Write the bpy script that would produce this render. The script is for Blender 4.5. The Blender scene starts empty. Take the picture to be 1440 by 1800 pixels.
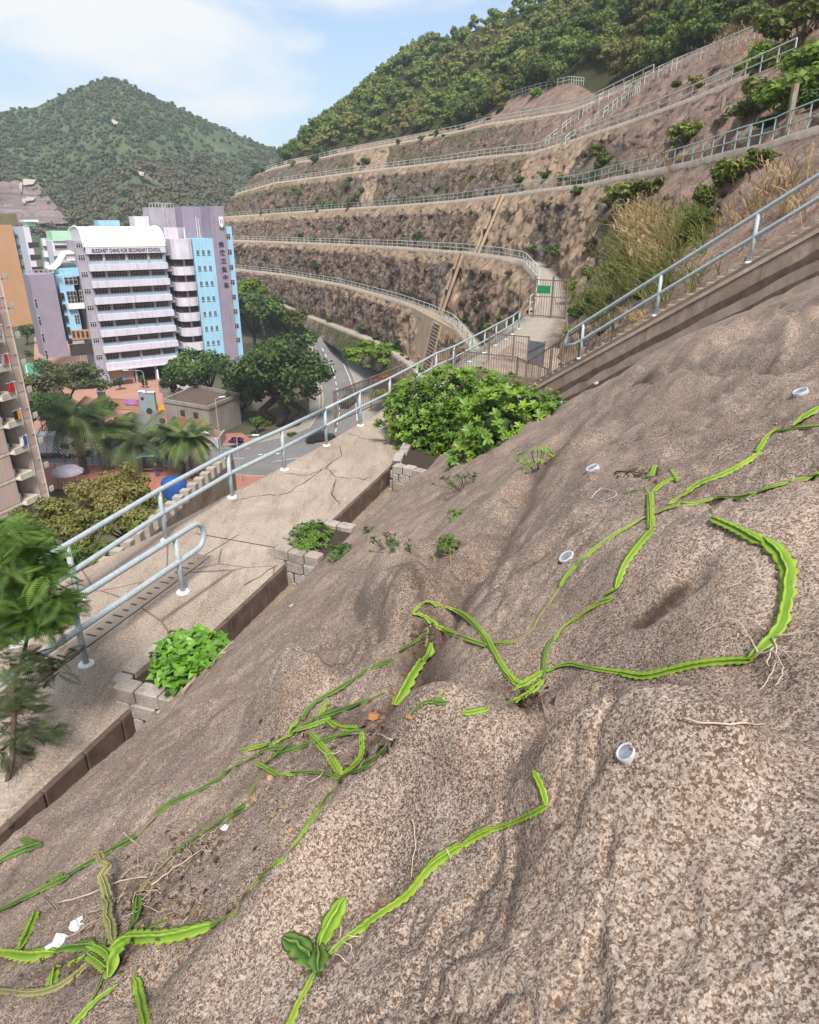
import bpy, bmesh, math, random
import numpy as np
from mathutils import Vector, Matrix, Euler
from mathutils.bvhtree import BVHTree
random.seed(7); RNG = np.random.default_rng(7)
SC = bpy.context.scene
COL = SC.collection
# ------------------------------------------------------------------ camera
FPX = 1190.0; TH = math.atan(505/1190.0); CT, ST = math.cos(TH), math.sin(TH); CZ = 30.0
cd = bpy.data.cameras.new("camera"); cam = bpy.data.objects.new("camera", cd); COL.objects.link(cam)
cam.location = (0, 0, CZ); cam.rotation_euler = (math.pi/2 - TH, 0, 0)
cd.sensor_fit = 'HORIZONTAL'; cd.sensor_width = 36.0; cd.lens = 36.0*FPX/1440; cd.clip_start = .05; cd.clip_end = 6000
SC.camera = cam
# ------------------------------------------------------------------ world, sun, exposure
w = bpy.data.worlds.new("World"); SC.world = w; w.use_nodes = True
nt = w.node_tree; nt.nodes.clear()
out = nt.nodes.new("ShaderNodeOutputWorld"); bg = nt.nodes.new("ShaderNodeBackground")
sky = nt.nodes.new("ShaderNodeTexSky"); sky.sky_type = 'NISHITA'; sky.sun_disc = False
SUN_EL, SUN_AZ = math.radians(54), math.radians(170)      # azimuth clockwise from +Y
sky.sun_elevation = SUN_EL; sky.sun_rotation = SUN_AZ; sky.air_density = 1.2; sky.dust_density = 2.0; sky.altitude = 50
tc = nt.nodes.new("ShaderNodeTexCoord"); mp = nt.nodes.new("ShaderNodeMapping"); mp.inputs['Scale'].default_value = (1.0, 1.0, 2.6)
mp.inputs['Location'].default_value = (3.1, 0.4, 0.35)
n1 = nt.nodes.new("ShaderNodeTexNoise"); n1.inputs['Scale'].default_value = 3.4; n1.inputs['Detail'].default_value = 7; n1.inputs['Roughness'].default_value = .5; n1.inputs['Distortion'].default_value = .35
cr = nt.nodes.new("ShaderNodeValToRGB"); cr.color_ramp.elements[0].position = .43; cr.color_ramp.elements[1].position = .60
cr.color_ramp.elements[0].color = (.22, .22, .22, 1); cr.color_ramp.elements[1].color = (1, 1, 1, 1)
mx = nt.nodes.new("ShaderNodeMixRGB"); mx.inputs['Color2'].default_value = (4.1, 4.2, 4.25, 1)
nt.links.new(tc.outputs['Generated'], mp.inputs['Vector']); nt.links.new(mp.outputs[0], n1.inputs['Vector'])
nt.links.new(n1.outputs['Fac'], cr.inputs['Fac']); nt.links.new(cr.outputs['Color'], mx.inputs['Fac'])
tn = nt.nodes.new('ShaderNodeMixRGB'); tn.blend_type = 'MULTIPLY'; tn.inputs[0].default_value = 1; tn.inputs['Color2'].default_value = (.60, .71, .83, 1)
nt.links.new(sky.outputs['Color'], tn.inputs['Color1']); nt.links.new(tn.outputs[0], mx.inputs['Color1']); nt.links.new(mx.outputs[0], bg.inputs['Color'])
bg.inputs['Strength'].default_value = 0.108
nt.links.new(bg.outputs[0], out.inputs['Surface'])
sd = bpy.data.lights.new("sun", 'SUN'); so = bpy.data.objects.new("sun", sd); COL.objects.link(so)
sd.energy = 2.7; sd.angle = math.radians(16); sd.color = (1.0, .955, .89)
sv = Vector((math.sin(SUN_AZ)*math.cos(SUN_EL), math.cos(SUN_AZ)*math.cos(SUN_EL), math.sin(SUN_EL)))
so.rotation_euler = (-sv).to_track_quat('-Z', 'Y').to_euler(); so.location = (0, 0, 90)
SC.view_settings.view_transform = 'Standard'; SC.view_settings.look = 'None'; SC.view_settings.gamma = 1
SC.view_settings.use_curve_mapping = False
SC.view_settings.exposure = 1.12
SC.render.engine = 'CYCLES'
SC.cycles.max_bounces = 5; SC.cycles.diffuse_bounces = 3; SC.cycles.glossy_bounces = 2; SC.cycles.transmission_bounces = 2
SC.cycles.transparent_max_bounces = 4; SC.cycles.volume_bounces = 0
# ------------------------------------------------------------------ pixel <-> world (photo pixels, 1440 x 1800)
def ray(u, v):
    dx = (u-720)/FPX; dy = -(v-900)/FPX
    return np.array([dx, CT+dy*ST, -ST+dy*CT])
def proj(x, y, z):
    z = z-CZ; d = y*CT-z*ST; up = y*ST+z*CT
    return 720+FPX*x/d, 900-FPX*up/d
def atz(u, v, z):
    r = ray(u, v); t = (z-CZ)/r[2]; return Vector((r[0]*t, r[1]*t, z))
def aty(u, v, y):
    r = ray(u, v); t = y/r[1]; return Vector((r[0]*t, y, CZ+r[2]*t))
def solvez(x, y, line):
    """height at which the plan point (x,y) shows on the pixel line (arrays)"""
    x = np.asarray(x, float); y = np.asarray(y, float); lo = np.full(x.shape, -60.); hi = CZ+y*CT/ST*.8
    lu = [p[0] for p in line]; lv = [p[1] for p in line]
    for _ in range(46):
        m = (lo+hi)/2; u, v = proj(x, y, m); tv = np.interp(u, lu, lv); g = v > tv
        lo = np.where(g, m, lo); hi = np.where(g, hi, m)
    return lo
# ------------------------------------------------------------------ numpy value noise
def _h(i, j, k, s):
    n = (i*374761393 + j*668265263 + k*1274126177 + s*974711) & 0xffffffff
    n = ((n ^ (n >> 13))*1274126177) & 0xffffffff
    n = ((n ^ (n >> 16))*668265263) & 0xffffffff
    return ((n ^ (n >> 15)) & 0xffff)/65535.0
def vnoise(x, y, z=0., s=0):
    x = np.asarray(x, float); y = np.asarray(y, float)+0*x; z = np.asarray(z, float)+0*x
    i = np.floor(x).astype(np.int64); j = np.floor(y).astype(np.int64); k = np.floor(z).astype(np.int64)
    fx, fy, fz = x-i, y-j, z-k
    fx = fx*fx*(3-2*fx); fy = fy*fy*(3-2*fy); fz = fz*fz*(3-2*fz)
    r = 0
    for a in (0, 1):
        for b in (0, 1):
            for c in (0, 1):
                r = r+(fx if a else 1-fx)*(fy if b else 1-fy)*(fz if c else 1-fz)*_h(i+a, j+b, k+c, s)
    return r*2-1
def fbm(x, y, z=0., o=4, s=0, g=.5):
    r = 0; a = 1; f = 1; t = 0
    for q in range(o):
        r = r+a*vnoise(np.asarray(x)*f, np.asarray(y)*f, np.asarray(z)*f, s+q*17); t += a; a *= g; f *= 2.03
    return r/t
# ------------------------------------------------------------------ objects and meshes
def tag(o, label=None, cat=None, group=None, kind=None):
    if label: o['label'] = label
    if cat: o['category'] = cat
    if group: o['group'] = group
    if kind: o['kind'] = kind
    return o
def empty(name, loc=(0, 0, 0), rz=0, **k):
    o = bpy.data.objects.new(name, None); COL.objects.link(o); o.location = loc; o.rotation_euler = (0, 0, rz)
    o.empty_display_size = .2
    return tag(o, **k)
def link(name, me, m=None, parent=None, loc=None, **k):
    o = bpy.data.objects.new(name, me); COL.objects.link(o)
    if m is not None and not me.materials: me.materials.append(m)
    if parent: o.parent = parent
    if loc is not None: o.location = loc
    return tag(o, **k)
def np_mesh(name, v, f, smooth=False, m=None):
    """v (n,3), f (m,k) with k 3 or 4"""
    v = np.asarray(v, np.float32); f = np.asarray(f, np.int32); me = bpy.data.meshes.new(name)
    n, k = f.shape
    me.vertices.add(len(v)); me.vertices.foreach_set('co', v.ravel())
    me.loops.add(n*k); me.loops.foreach_set('vertex_index', f.ravel())
    me.polygons.add(n); me.polygons.foreach_set('loop_start', np.arange(0, n*k, k, dtype=np.int32))
    me.polygons.foreach_set('loop_total', np.full(n, k, np.int32))
    me.update(calc_edges=True)
    if smooth: me.polygons.foreach_set('use_smooth', np.ones(n, bool))
    if m: me.materials.append(m)
    return me
def grid_mesh(name, P, smooth=True, m=None, skip=None):
    R, Cn = P.shape[:2]; idx = np.arange(R*Cn).reshape(R, Cn)
    f = np.stack([idx[:-1, :-1], idx[:-1, 1:], idx[1:, 1:], idx[1:, :-1]], -1).reshape(-1, 4)
    if skip is not None: f = f[~skip.reshape(-1)]
    return np_mesh(name, P.reshape(-1, 3), f, smooth, m)
def vattr(me, name, a):
    at = me.attributes.new(name, 'FLOAT', 'POINT'); at.data.foreach_set('value', np.asarray(a, np.float32).ravel())
class MB:
    def __init__(s, frame=None): s.v = []; s.f = []; s.F = frame
    def add(s, vs, fs):
        b = len(s.v)
        for p in vs:
            p = Vector(p); s.v.append(s.F @ p if s.F is not None else p)
        s.f += [[b+i for i in q] for q in fs]; return s
    def box(s, x0, x1, y0, y1, z0, z1):
        vs = [(x, y, z) for z in (z0, z1) for y in (y0, y1) for x in (x0, x1)]
        return s.add(vs, [(0, 2, 3, 1), (4, 5, 7, 6), (0, 1, 5, 4), (2, 6, 7, 3), (0, 4, 6, 2), (1, 3, 7, 5)])
    def cbox(s, x0, x1, y0, y1, z0, z1, c=.01):
        """box with chamfered upright and top edges"""
        vs = []
        for z, i in ((z0, 0), (z1-c, 0), (z1, c)):
            for (x, y) in ((x0+c, y0), (x1-c, y0), (x1, y0+c), (x1, y1-c), (x1-c, y1), (x0+c, y1), (x0, y1-c), (x0, y0+c)):
                cx, cy = (x0+x1)/2, (y0+y1)/2
                vs.append((x+(i if x < cx else -i), y+(i if y < cy else -i), z))
        fs = [tuple(range(7, -1, -1)), tuple(range(16, 24))]
        for k in (0, 8):
            for q in range(8): fs.append((k+q, k+(q+1) % 8, k+8+(q+1) % 8, k+8+q))
        return s.add(vs, fs)
    def obox(s, a, b, wd, h, up=Vector((0, 0, 1)), zoff=0):
        """beam from a to b, width wd sideways, height h upward from the line"""
        a, b = Vector(a), Vector(b); d = (b-a); sd = d.cross(up).normalized()*wd/2; u = up.normalized()
        lo, hi = u*zoff, u*(zoff+h)
        vs = [a-sd+lo, a+sd+lo, b+sd+lo, b-sd+lo, a-sd+hi, a+sd+hi, b+sd+hi, b-sd+hi]
        return s.add(vs, [(3, 2, 1, 0), (4, 5, 6, 7), (0, 1, 5, 4), (1, 2, 6, 5), (2, 3, 7, 6), (3, 0, 4, 7)])
    def tube(s, pts, r, n=8, caps=True):
        pts = [Vector(p) for p in pts]; rs = r if hasattr(r, '__len__') else [r]*len(pts); vs = []; fs = []
        nrm = None
        for i, p in enumerate(pts):
            d = (pts[min(i+1, len(pts)-1)]-pts[max(i-1, 0)]).normalized()
            if nrm is None:
                nrm = d.cross(Vector((0, 0, 1)) if abs(d.z) < .95 else Vector((1, 0, 0))).normalized()
            else:
                nrm = (nrm-d*nrm.dot(d)).normalized()
            bn = d.cross(nrm)
            for k in range(n):
                a = 2*math.pi*k/n; vs.append(p+(nrm*math.cos(a)+bn*math.sin(a))*rs[i])
        for i in range(len(pts)-1):
            for k in range(n): fs.append((i*n+k, i*n+(k+1) % n, (i+1)*n+(k+1) % n, (i+1)*n+k))
        if caps: fs.append(tuple(range(n-1, -1, -1))); fs.append(tuple((len(pts)-1)*n+k for k in range(n)))
        return s.add(vs, fs)
    def lathe(s, prof, n=16, c=(0, 0, 0)):
        vs = []; fs = []
        for r, z in prof:
            for k in range(n):
                a = 2*math.pi*k/n; vs.append((c[0]+r*math.cos(a), c[1]+r*math.sin(a), c[2]+z))
        for i in range(len(prof)-1):
            for k in range(n): fs.append((i*n+k, i*n+(k+1) % n, (i+1)*n+(k+1) % n, (i+1)*n+k))
        return s.add(vs, fs)
    def prism(s, poly, z0, z1):
        n = len(poly)
        return s.add([(x, y, z0) for x, y in poly]+[(x, y, z1) for x, y in poly],
                     [tuple(range(n-1, -1, -1)), tuple(range(n, 2*n))]+[(k, (k+1) % n, n+(k+1) % n, n+k) for k in range(n)])
    def mesh(s, name, smooth=False):
        me = bpy.data.meshes.new(name); me.from_pydata([tuple(v) for v in s.v], [], s.f); me.update()
        if smooth: me.polygons.foreach_set('use_smooth', np.ones(len(me.polygons), bool))
        return me
    def build(s, name, m, parent=None, smooth=False, loc=None, **k):
        return link(name, s.mesh(name, smooth), m, parent, loc, **k)
# ------------------------------------------------------------------ materials
def nodes(name):
    m = bpy.data.materials.new(name); m.use_nodes = True; t = m.node_tree; t.nodes.clear()
    return m, t
def N(t, typ, **k):
    n = t.nodes.new(typ)
    for a, b in k.items():
        if a.startswith('i_'): n.inputs[a[2:].replace('_', ' ')].default_value = b
        else: setattr(n, a, b)
    return n
def rgb(c): return (c[0], c[1], c[2], 1)
def noise(t, vec, scale, det=4, rough=.55, dist=0.):
    n = N(t, 'ShaderNodeTexNoise'); n.inputs['Scale'].default_value = scale; n.inputs['Detail'].default_value = det
    n.inputs['Roughness'].default_value = rough; n.inputs['Distortion'].default_value = dist
    if vec is not None: t.links.new(vec, n.inputs['Vector'])
    return n.outputs['Fac']
def ramp(t, fac, stops):
    r = N(t, 'ShaderNodeValToRGB'); e = r.color_ramp.elements
    while len(e) < len(stops): e.new(.5)
    for q, (p, c) in zip(e, stops):
        q.position = p; q.color = rgb(c) if hasattr(c, '__len__') else (c, c, c, 1)
    t.links.new(fac, r.inputs['Fac']); return r.outputs['Color']
def mix(t, fac, a, b, mode='MIX'):
    n = N(t, 'ShaderNodeMixRGB', blend_type=mode)
    for s, x in (('Fac', fac), ('Color1', a), ('Color2', b)):
        if isinstance(x, (int, float)): n.inputs[s].default_value = x if s == 'Fac' else (x, x, x, 1)
        elif isinstance(x, tuple): n.inputs[s].default_value = rgb(x)
        else: t.links.new(x, n.inputs[s])
    return n.outputs['Color']
def pos(t, scale=None, rot=None, obj=False):
    if obj: o = N(t, 'ShaderNodeTexCoord').outputs['Object']
    else: o = N(t, 'ShaderNodeNewGeometry').outputs['Position']
    if scale or rot:
        mpn = N(t, 'ShaderNodeMapping')
        if scale: mpn.inputs['Scale'].default_value = scale
        if rot: mpn.inputs['Rotation'].default_value = rot
        t.links.new(o, mpn.inputs['Vector']); o = mpn.outputs[0]
    return o
def finish(t, col, rough=.8, bump=None, bs=.3, bd=.02, metal=0., spec=.5):
    o = N(t, 'ShaderNodeOutputMaterial'); b = N(t, 'ShaderNodeBsdfPrincipled')
    if isinstance(col, tuple): b.inputs['Base Color'].default_value = rgb(col)
    else: t.links.new(col, b.inputs['Base Color'])
    if isinstance(rough, float): b.inputs['Roughness'].default_value = rough
    else: t.links.new(rough, b.inputs['Roughness'])
    b.inputs['Metallic'].default_value = metal; b.inputs['Specular IOR Level'].default_value = spec
    if bump is not None:
        n = N(t, 'ShaderNodeBump'); n.inputs['Strength'].default_value = bs; n.inputs['Distance'].default_value = bd
        t.links.new(bump, n.inputs['Height']); t.links.new(n.outputs[0], b.inputs['Normal'])
    t.links.new(b.outputs[0], o.inputs['Surface'])
def plain(name, c, c2=None, scale=1.5, rough=.75, stain=None, metal=0., grain=0., bumpd=0., spec=.4):
    """two-tone mottled surface with optional vertical rain streaks of colour `stain`"""
    m, t = nodes(name)
    if c2 is None: c2 = tuple(x*.82 for x in c)
    p = pos(t); col = mix(t, ramp(t, noise(t, p, scale, 5, .6), [(.35, 0.), (.65, 1.)]), c, c2)
    if stain:
        sn = noise(t, pos(t, (1.6, 1.6, .12)), 1.3, 5, .65); col = mix(t, ramp(t, sn, [(.5, 0.), (.72, .75)]), col, stain)
    if grain:
        col = mix(t, ramp(t, noise(t, p, grain, 3, .7), [(.4, 0.), (.62, .5)]), col, tuple(x*.55 for x in c))
    finish(t, col, rough, noise(t, p, grain or 20, 3) if bumpd else None, .5, bumpd, metal, spec)
    return m
def foliage(name, a, b, scale=1.5, trans=.3, third=None, rough=.55):
    m, t = nodes(name); p = pos(t)
    n = ramp(t, noise(t, p, scale, 3, .6), [(.36, 0.), (.64, 1.)])
    col = mix(t, n, a, b)
    if third: col = mix(t, ramp(t, noise(t, p, scale*.23, 3, .6), [(.5, 0.), (.66, .85)]), col, third)
    oi = N(t, 'ShaderNodeObjectInfo'); hv = N(t, 'ShaderNodeHueSaturation')
    mr = N(t, 'ShaderNodeMapRange'); mr.inputs['To Min'].default_value = .72; mr.inputs['To Max'].default_value = 1.3
    t.links.new(oi.outputs['Random'], mr.inputs['Value']); t.links.new(mr.outputs[0], hv.inputs['Value']); t.links.new(col, hv.inputs['Color'])
    col = hv.outputs['Color']
    pb = N(t, 'ShaderNodeBsdfPrincipled'); pb.inputs['Roughness'].default_value = rough; pb.inputs['Specular IOR Level'].default_value = .35
    tr = N(t, 'ShaderNodeBsdfTranslucent'); ms = N(t, 'ShaderNodeMixShader'); ms.inputs[0].default_value = trans
    t.links.new(col, pb.inputs['Base Color']); t.links.new(col, tr.inputs['Color'])
    t.links.new(pb.outputs[0], ms.inputs[1]); t.links.new(tr.outputs[0], ms.inputs[2])
    t.links.new(ms.outputs[0], N(t, 'ShaderNodeOutputMaterial').inputs['Surface'])
    return m
M = {}
def rock_near():
    m, t = nodes('shotcrete_rock'); p = pos(t)
    wp = mix(t, .012, p, N(t, 'ShaderNodeTexNoise', i_Scale=40.).outputs['Color'], 'ADD')
    def cells(sc, vec):
        v = N(t, 'ShaderNodeTexVoronoi'); v.inputs['Scale'].default_value = sc; t.links.new(vec, v.inputs['Vector'])
        s = N(t, 'ShaderNodeSeparateColor'); t.links.new(v.outputs['Color'], s.inputs[0]); return s.outputs[0], v.outputs['Distance']
    c1, d1 = cells(135, wp); c2, d2 = cells(300, wp); g1 = noise(t, p, 64, 5, .72, .1)
    big = noise(t, p, .75, 5, .6, .4); mid = noise(t, p, 4.2, 4, .65)
    st = noise(t, pos(t, (1.9, .28, 1.2), (0, 0, -.36)), 1.5, 6, .66, .5)
    base = mix(t, ramp(t, big, [(.34, 0.), (.66, 1.)]), (.150, .086, .056), (.285, .188, .130))
    base = mix(t, ramp(t, st, [(.44, 0.), (.60, .7)]), base, (.085, .048, .034))
    base = mix(t, ramp(t, mid, [(.50, 0.), (.72, .5)]), base, (.40, .31, .25))
    gm = mix(t, .60, c1, g1); pale = mix(t, ramp(t, gm, [(.48, 0.), (.66, 1.)]), base, (.56, .455, .365))
    col = mix(t, ramp(t, noise(t, p, 1.6, 3, .5), [(.30, .22), (.75, .72)]), base, pale)
    col = mix(t, ramp(t, gm, [(.36, .7), (.46, 0.)]), col, (.065, .036, .026))
    col = mix(t, ramp(t, c2, [(.72, 0.), (.90, .55)]), col, (.62, .54, .47)); col = mix(t, ramp(t, c2, [(.10, .45), (.22, 0.)]), col, (.06, .035, .025))
    ora = noise(t, p, 2.3, 4, .6); col = mix(t, ramp(t, ora, [(.66, 0.), (.78, .4)]), col, (.26, .12, .055))
    at2 = N(t, 'ShaderNodeAttribute', attribute_name='pale'); col = mix(t, at2.outputs['Fac'], col, mix(t, ramp(t, gm, [(.42, 0.), (.62, 1.)]), (.20, .13, .09), (.60, .51, .42)))
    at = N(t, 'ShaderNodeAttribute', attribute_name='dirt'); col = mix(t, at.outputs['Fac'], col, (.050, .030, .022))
    h = mix(t, .45, gm, mix(t, .5, c2, mid)); finish(t, col, .93, h, .8, .014, spec=.2)
    return m
M['rock'] = rock_near()
def hill_mat():
    m, t = nodes('cut_slope_rock'); p = pos(t)
    big = noise(t, p, .09, 4, .6, .3); mid = noise(t, p, .5, 5, .65); fin = noise(t, p, 2.2, 5, .7)
    st = noise(t, pos(t, (1., 1., .18)), .8, 5, .7, .6)
    vo = N(t, 'ShaderNodeTexVoronoi'); vo.inputs['Scale'].default_value = .9; t.links.new(pos(t, (1, 1, .55)), vo.inputs['Vector'])
    base = mix(t, ramp(t, mid, [(.36, 0.), (.62, 1.)]), (.085, .052, .038), (.25, .168, .125))
    base = mix(t, ramp(t, st, [(.45, 0.), (.60, .85)]), base, (.040, .026, .021))
    cr_ = N(t, 'ShaderNodeTexVoronoi', feature='DISTANCE_TO_EDGE'); cr_.inputs['Scale'].default_value = .8; t.links.new(mix(t, .25, pos(t, (1, 1, .6)), N(t, 'ShaderNodeTexNoise', i_Scale=.8).outputs['Color'], 'ADD'), cr_.inputs['Vector']); base = mix(t, ramp(t, cr_.outputs['Distance'], [(.0, .75), (.09, 0.)]), base, (.030, .020, .016))
    base = mix(t, ramp(t, fin, [(.52, 0.), (.66, .75)]), base, (.36, .27, .22))
    base = mix(t, ramp(t, big, [(.5, 0.), (.62, .5)]), base, (.13, .115, .115))
    gr = noise(t, p, .16, 5, .7); gcol = mix(t, ramp(t, fin, [(.35, 0.), (.65, 1.)]), (.028, .036, .012), (.11, .115, .04))
    ga = N(t, 'ShaderNodeAttribute', attribute_name='veg'); gm = mix(t, 1.0, ramp(t, gr, [(.44, 0.), (.56, 1.)]), ga.outputs['Fac'], 'MULTIPLY')
    be = N(t, 'ShaderNodeAttribute', attribute_name='beige')
    bst = noise(t, pos(t, (1.2, 1.2, .1)), .9, 5, .7)
    beige = mix(t, ramp(t, bst, [(.36, 0.), (.66, .8)]), mix(t, ramp(t, mid, [(.4, 0.), (.6, 1.)]), (.40, .29, .19), (.31, .225, .16)), (.16, .105, .075))
    wob = mix(t, 1.0, be.outputs['Fac'], ramp(t, noise(t, p, .35, 5, .7), [(.3, .25), (.55, 1.)]), 'MULTIPLY')
    bm = ramp(t, mix(t, .65, be.outputs['Fac'], wob), [(.40, 0.), (.58, 1.)])
    col = mix(t, bm, base, beige); col = mix(t, gm, col, gcol)
    dm = N(t, 'ShaderNodeAttribute', attribute_name='dome'); ds = noise(t, pos(t, (.6, .6, .6), (0, 0, .4)), .8, 5, .65, 1.)
    dome = mix(t, ramp(t, ds, [(.35, 0.), (.65, 1.)]), (.150, .098, .074), (.285, .20, .158))
    dome = mix(t, ramp(t, noise(t, pos(t, (.35, 1.3, .5), (0, .3, .9)), 1.5, 5, .7), [(.5, 0.), (.7, .65)]), dome, (.09, .06, .05))
    dome = mix(t, ramp(t, fin, [(.56, 0.), (.72, .5)]), dome, (.38, .31, .27))
    col = mix(t, dm.outputs['Fac'], col, dome)
    co = N(t, 'ShaderNodeAttribute', attribute_name='walk'); col = mix(t, co.outputs['Fac'], col, mix(t, fin, (.30, .25, .205), (.42, .37, .31)))
    sg = N(t, 'ShaderNodeAttribute', attribute_name='soil'); col = mix(t, sg.outputs['Fac'], col, mix(t, ramp(t, mid, [(.4, 0.), (.6, 1.)]), (.05, .04, .02), (.035, .05, .015)))
    h = mix(t, .5, mid, fin); finish(t, col, .92, h, 1.0, .45, spec=.15)
    return m
M['hill'] = hill_mat()
def concrete(name, a, b, cracks=True, dark=(.13, .09, .07)):
    m, t = nodes(name); p = pos(t)
    col = mix(t, ramp(t, noise(t, p, .55, 5, .62, .4), [(.36, 0.), (.62, 1.)]), a, b)
    stn = noise(t, pos(t, (3.4, .7, 1.), (0, 0, -.37)), 1.1, 6, .7)
    col = mix(t, ramp(t, stn, [(.47, 0.), (.66, .75)]), col, dark)
    g = noise(t, p, 26, 4, .7); col = mix(t, ramp(t, g, [(.50, 0.), (.66, .42)]), col, (.60, .53, .44))
    col = mix(t, ramp(t, g, [(.34, .6), (.45, 0.)]), col, tuple(x*.6 for x in dark))
    wp = noise(t, p, 1.8, 5, .7); col = mix(t, ramp(t, wp, [(.60, 0.), (.74, .45)]), col, (.56, .50, .43))
    hh = g
    if cracks:
        dist = mix(t, .13, p, N(t, 'ShaderNodeTexNoise', i_Scale=1.4).outputs['Color'])
        vo = N(t, 'ShaderNodeTexVoronoi', feature='DISTANCE_TO_EDGE'); vo.inputs['Scale'].default_value = .55
        t.links.new(dist, vo.inputs['Vector'])
        cm = ramp(t, vo.outputs['Distance'], [(.0, 1.), (.012, 0.)]); keep = ramp(t, noise(t, p, .35, 2), [(.57, 0.), (.61, .8)])
        cm = mix(t, 1., cm, keep, 'MULTIPLY'); col = mix(t, cm, col, (.07, .045, .035)); hh = mix(t, cm, g, 0.0)
    finish(t, col, .9, hh, .6, .012, spec=.25)
    return m
M['path'] = concrete('path_concrete', (.36, .29, .235), (.28, .215, .168), True, (.19, .135, .10))
M['concrete'] = concrete('plain_concrete', (.34, .265, .205), (.235, .175, .135), False, (.12, .07, .045))
M['conc_dark'] = plain('wet_shade_concrete', (.15, .10, .073), (.07, .045, .034), 3.5, .9, grain=22, bumpd=.01)
M['conc_pale'] = plain('pale_concrete', (.42, .37, .31), (.34, .29, .235), 6, .9, grain=40, bumpd=.006)
M['cover'] = plain('drain_cover_concrete', (.25, .205, .17), (.20, .16, .13), 3, .9, grain=60, bumpd=.004)
M['joint'] = plain('dark_joint', (.045, .032, .025), rough=.95)
def granite():
    m, t = nodes('granite_block'); p = pos(t)
    col = mix(t, ramp(t, noise(t, p, 70, 2, .6), [(.42, 0.), (.58, 1.)]), (.26, .225, .195), (.50, .46, .415))
    oi = N(t, 'ShaderNodeObjectInfo'); col = mix(t, ramp(t, oi.outputs['Random'], [(0., 0.), (1., .5)]), col, (.22, .155, .115))
    col = mix(t, ramp(t, noise(t, p, 4, 4, .6), [(.5, 0.), (.7, .5)]), col, (.11, .085, .065))
    finish(t, col, .9, noise(t, p, 30, 4, .7), .8, .012, spec=.25); return m
M['granite'] = granite()
M['mortar'] = plain('dark_mortar', (.10, .075, .058), (.06, .042, .034), 5, .95, grain=60, bumpd=.01)
M['soil'] = plain('planter_soil', (.06, .04, .028), (.035, .024, .017), 9, 1., grain=50, bumpd=.02)
M['galv'] = plain('pale_blue_galvanised_steel', (.42, .48, .50), (.33, .40, .43), 9, .5, grain=28, metal=.0, spec=.5)
M['galv_green'] = plain('pale_green_rail_paint', (.33, .44, .39), (.27, .37, .33), 6, .5)
M['far_rail'] = plain('weathered_rail_grey', (.50, .52, .48), (.40, .42, .38), 4, .6)
M['brown_metal'] = plain('rusty_brown_steel', (.135, .085, .06), (.20, .155, .125), 7, .75, grain=40)
M['grey_plate'] = plain('blue_grey_sheet_steel', (.135, .15, .175), (.10, .11, .13), 4, .55, stain=(.05, .05, .055))
M['sign_green'] = plain('green_sign_paint', (.008, .20, .075), (.01, .17, .065), 5, .5)
M['white'] = plain('white_paint', (.76, .75, .72), (.66, .64, .61), .8, .6)
M['white_print'] = plain('white_print', (.8, .8, .78), (.72, .72, .7), 4, .6)
M['trim_lilac'] = plain('lilac_white_render', (.64, .60, .655), (.575, .535, .60), .5, .8, stain=(.36, .33, .37))
M['vault'] = plain('cream_metal_roof', (.80, .76, .68), (.74, .70, .62), .4, .55)
M['blue'] = plain('sky_blue_render', (.33, .57, .73), (.30, .53, .69), .3, .8, stain=(.24, .39, .50))
M['blue_dull'] = plain('dusty_blue_render', (.32, .44, .53), (.27, .38, .465), .5, .8, stain=(.22, .28, .33))
M['purple'] = plain('mauve_render', (.30, .25, .31), (.265, .22, .275), .4, .85, stain=(.19, .15, .205))
M['lilac_grey'] = plain('grey_lilac_render', (.40, .36, .41), (.33, .30, .345), .5, .85, stain=(.24, .215, .24))
M['orange'] = plain('orange_render', (.46, .25, .13), (.42, .225, .115), .2, .85, stain=(.42, .22, .11))
M['olive'] = plain('olive_panel', (.16, .135, .06), (.13, .11, .05), .5, .8)
M['mint'] = plain('mint_green_roof', (.42, .64, .45), (.37, .58, .40), .4, .8)
M['glass_dark'] = plain('dark_window_glass', (.025, .022, .022), (.06, .05, .045), 1.2, .15, spec=.6)
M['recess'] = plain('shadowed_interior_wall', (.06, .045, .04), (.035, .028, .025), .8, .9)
M['frame_brown'] = plain('brown_window_frame', (.27, .125, .07), (.33, .20, .12), 1.5, .6)
M['frame_white'] = plain('white_window_frame', (.55, .55, .55), (.45, .45, .46), 1.5, .6)
M['brown_rail'] = plain('red_brown_balcony_rail', (.20, .075, .06), rough=.7)
M['dark_letter'] = plain('dark_blue_lettering', (.035, .035, .075), rough=.6)
M['beige_wall'] = plain('beige_tower_render', (.62, .50, .43), (.55, .44, .38), .3, .85, stain=(.37, .285, .24))
M['pink_wall'] = plain('pink_tower_panel', (.58, .42, .37), (.52, .37, .32), .4, .85)
M['cream'] = plain('cream_ledge', (.62, .56, .47), (.54, .48, .40), .6, .8, stain=(.36, .30, .24))
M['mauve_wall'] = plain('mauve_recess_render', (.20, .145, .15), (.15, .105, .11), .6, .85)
M['asphalt'] = plain('asphalt', (.20, .188, .18), (.155, .148, .145), .35, .9, grain=3)
M['paving_red'] = plain('red_paving', (.40, .165, .115), (.34, .135, .095), .4, .88, grain=2.5)
M['paving_orange'] = plain('salmon_court_paving', (.40, .215, .155), (.34, .18, .13), .3, .88)
M['paving_grey'] = plain('grey_pavement', (.30, .265, .235), (.24, .21, .185), .5, .9)
M['court_green'] = plain('green_court', (.07, .25, .15), (.06, .21, .125), .4, .85)
M['line_white'] = plain('road_paint', (.66, .64, .60), (.50, .48, .45), 1.1, .8)
M['line_yellow'] = plain('yellow_road_paint', (.55, .42, .16), rough=.8)
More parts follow.
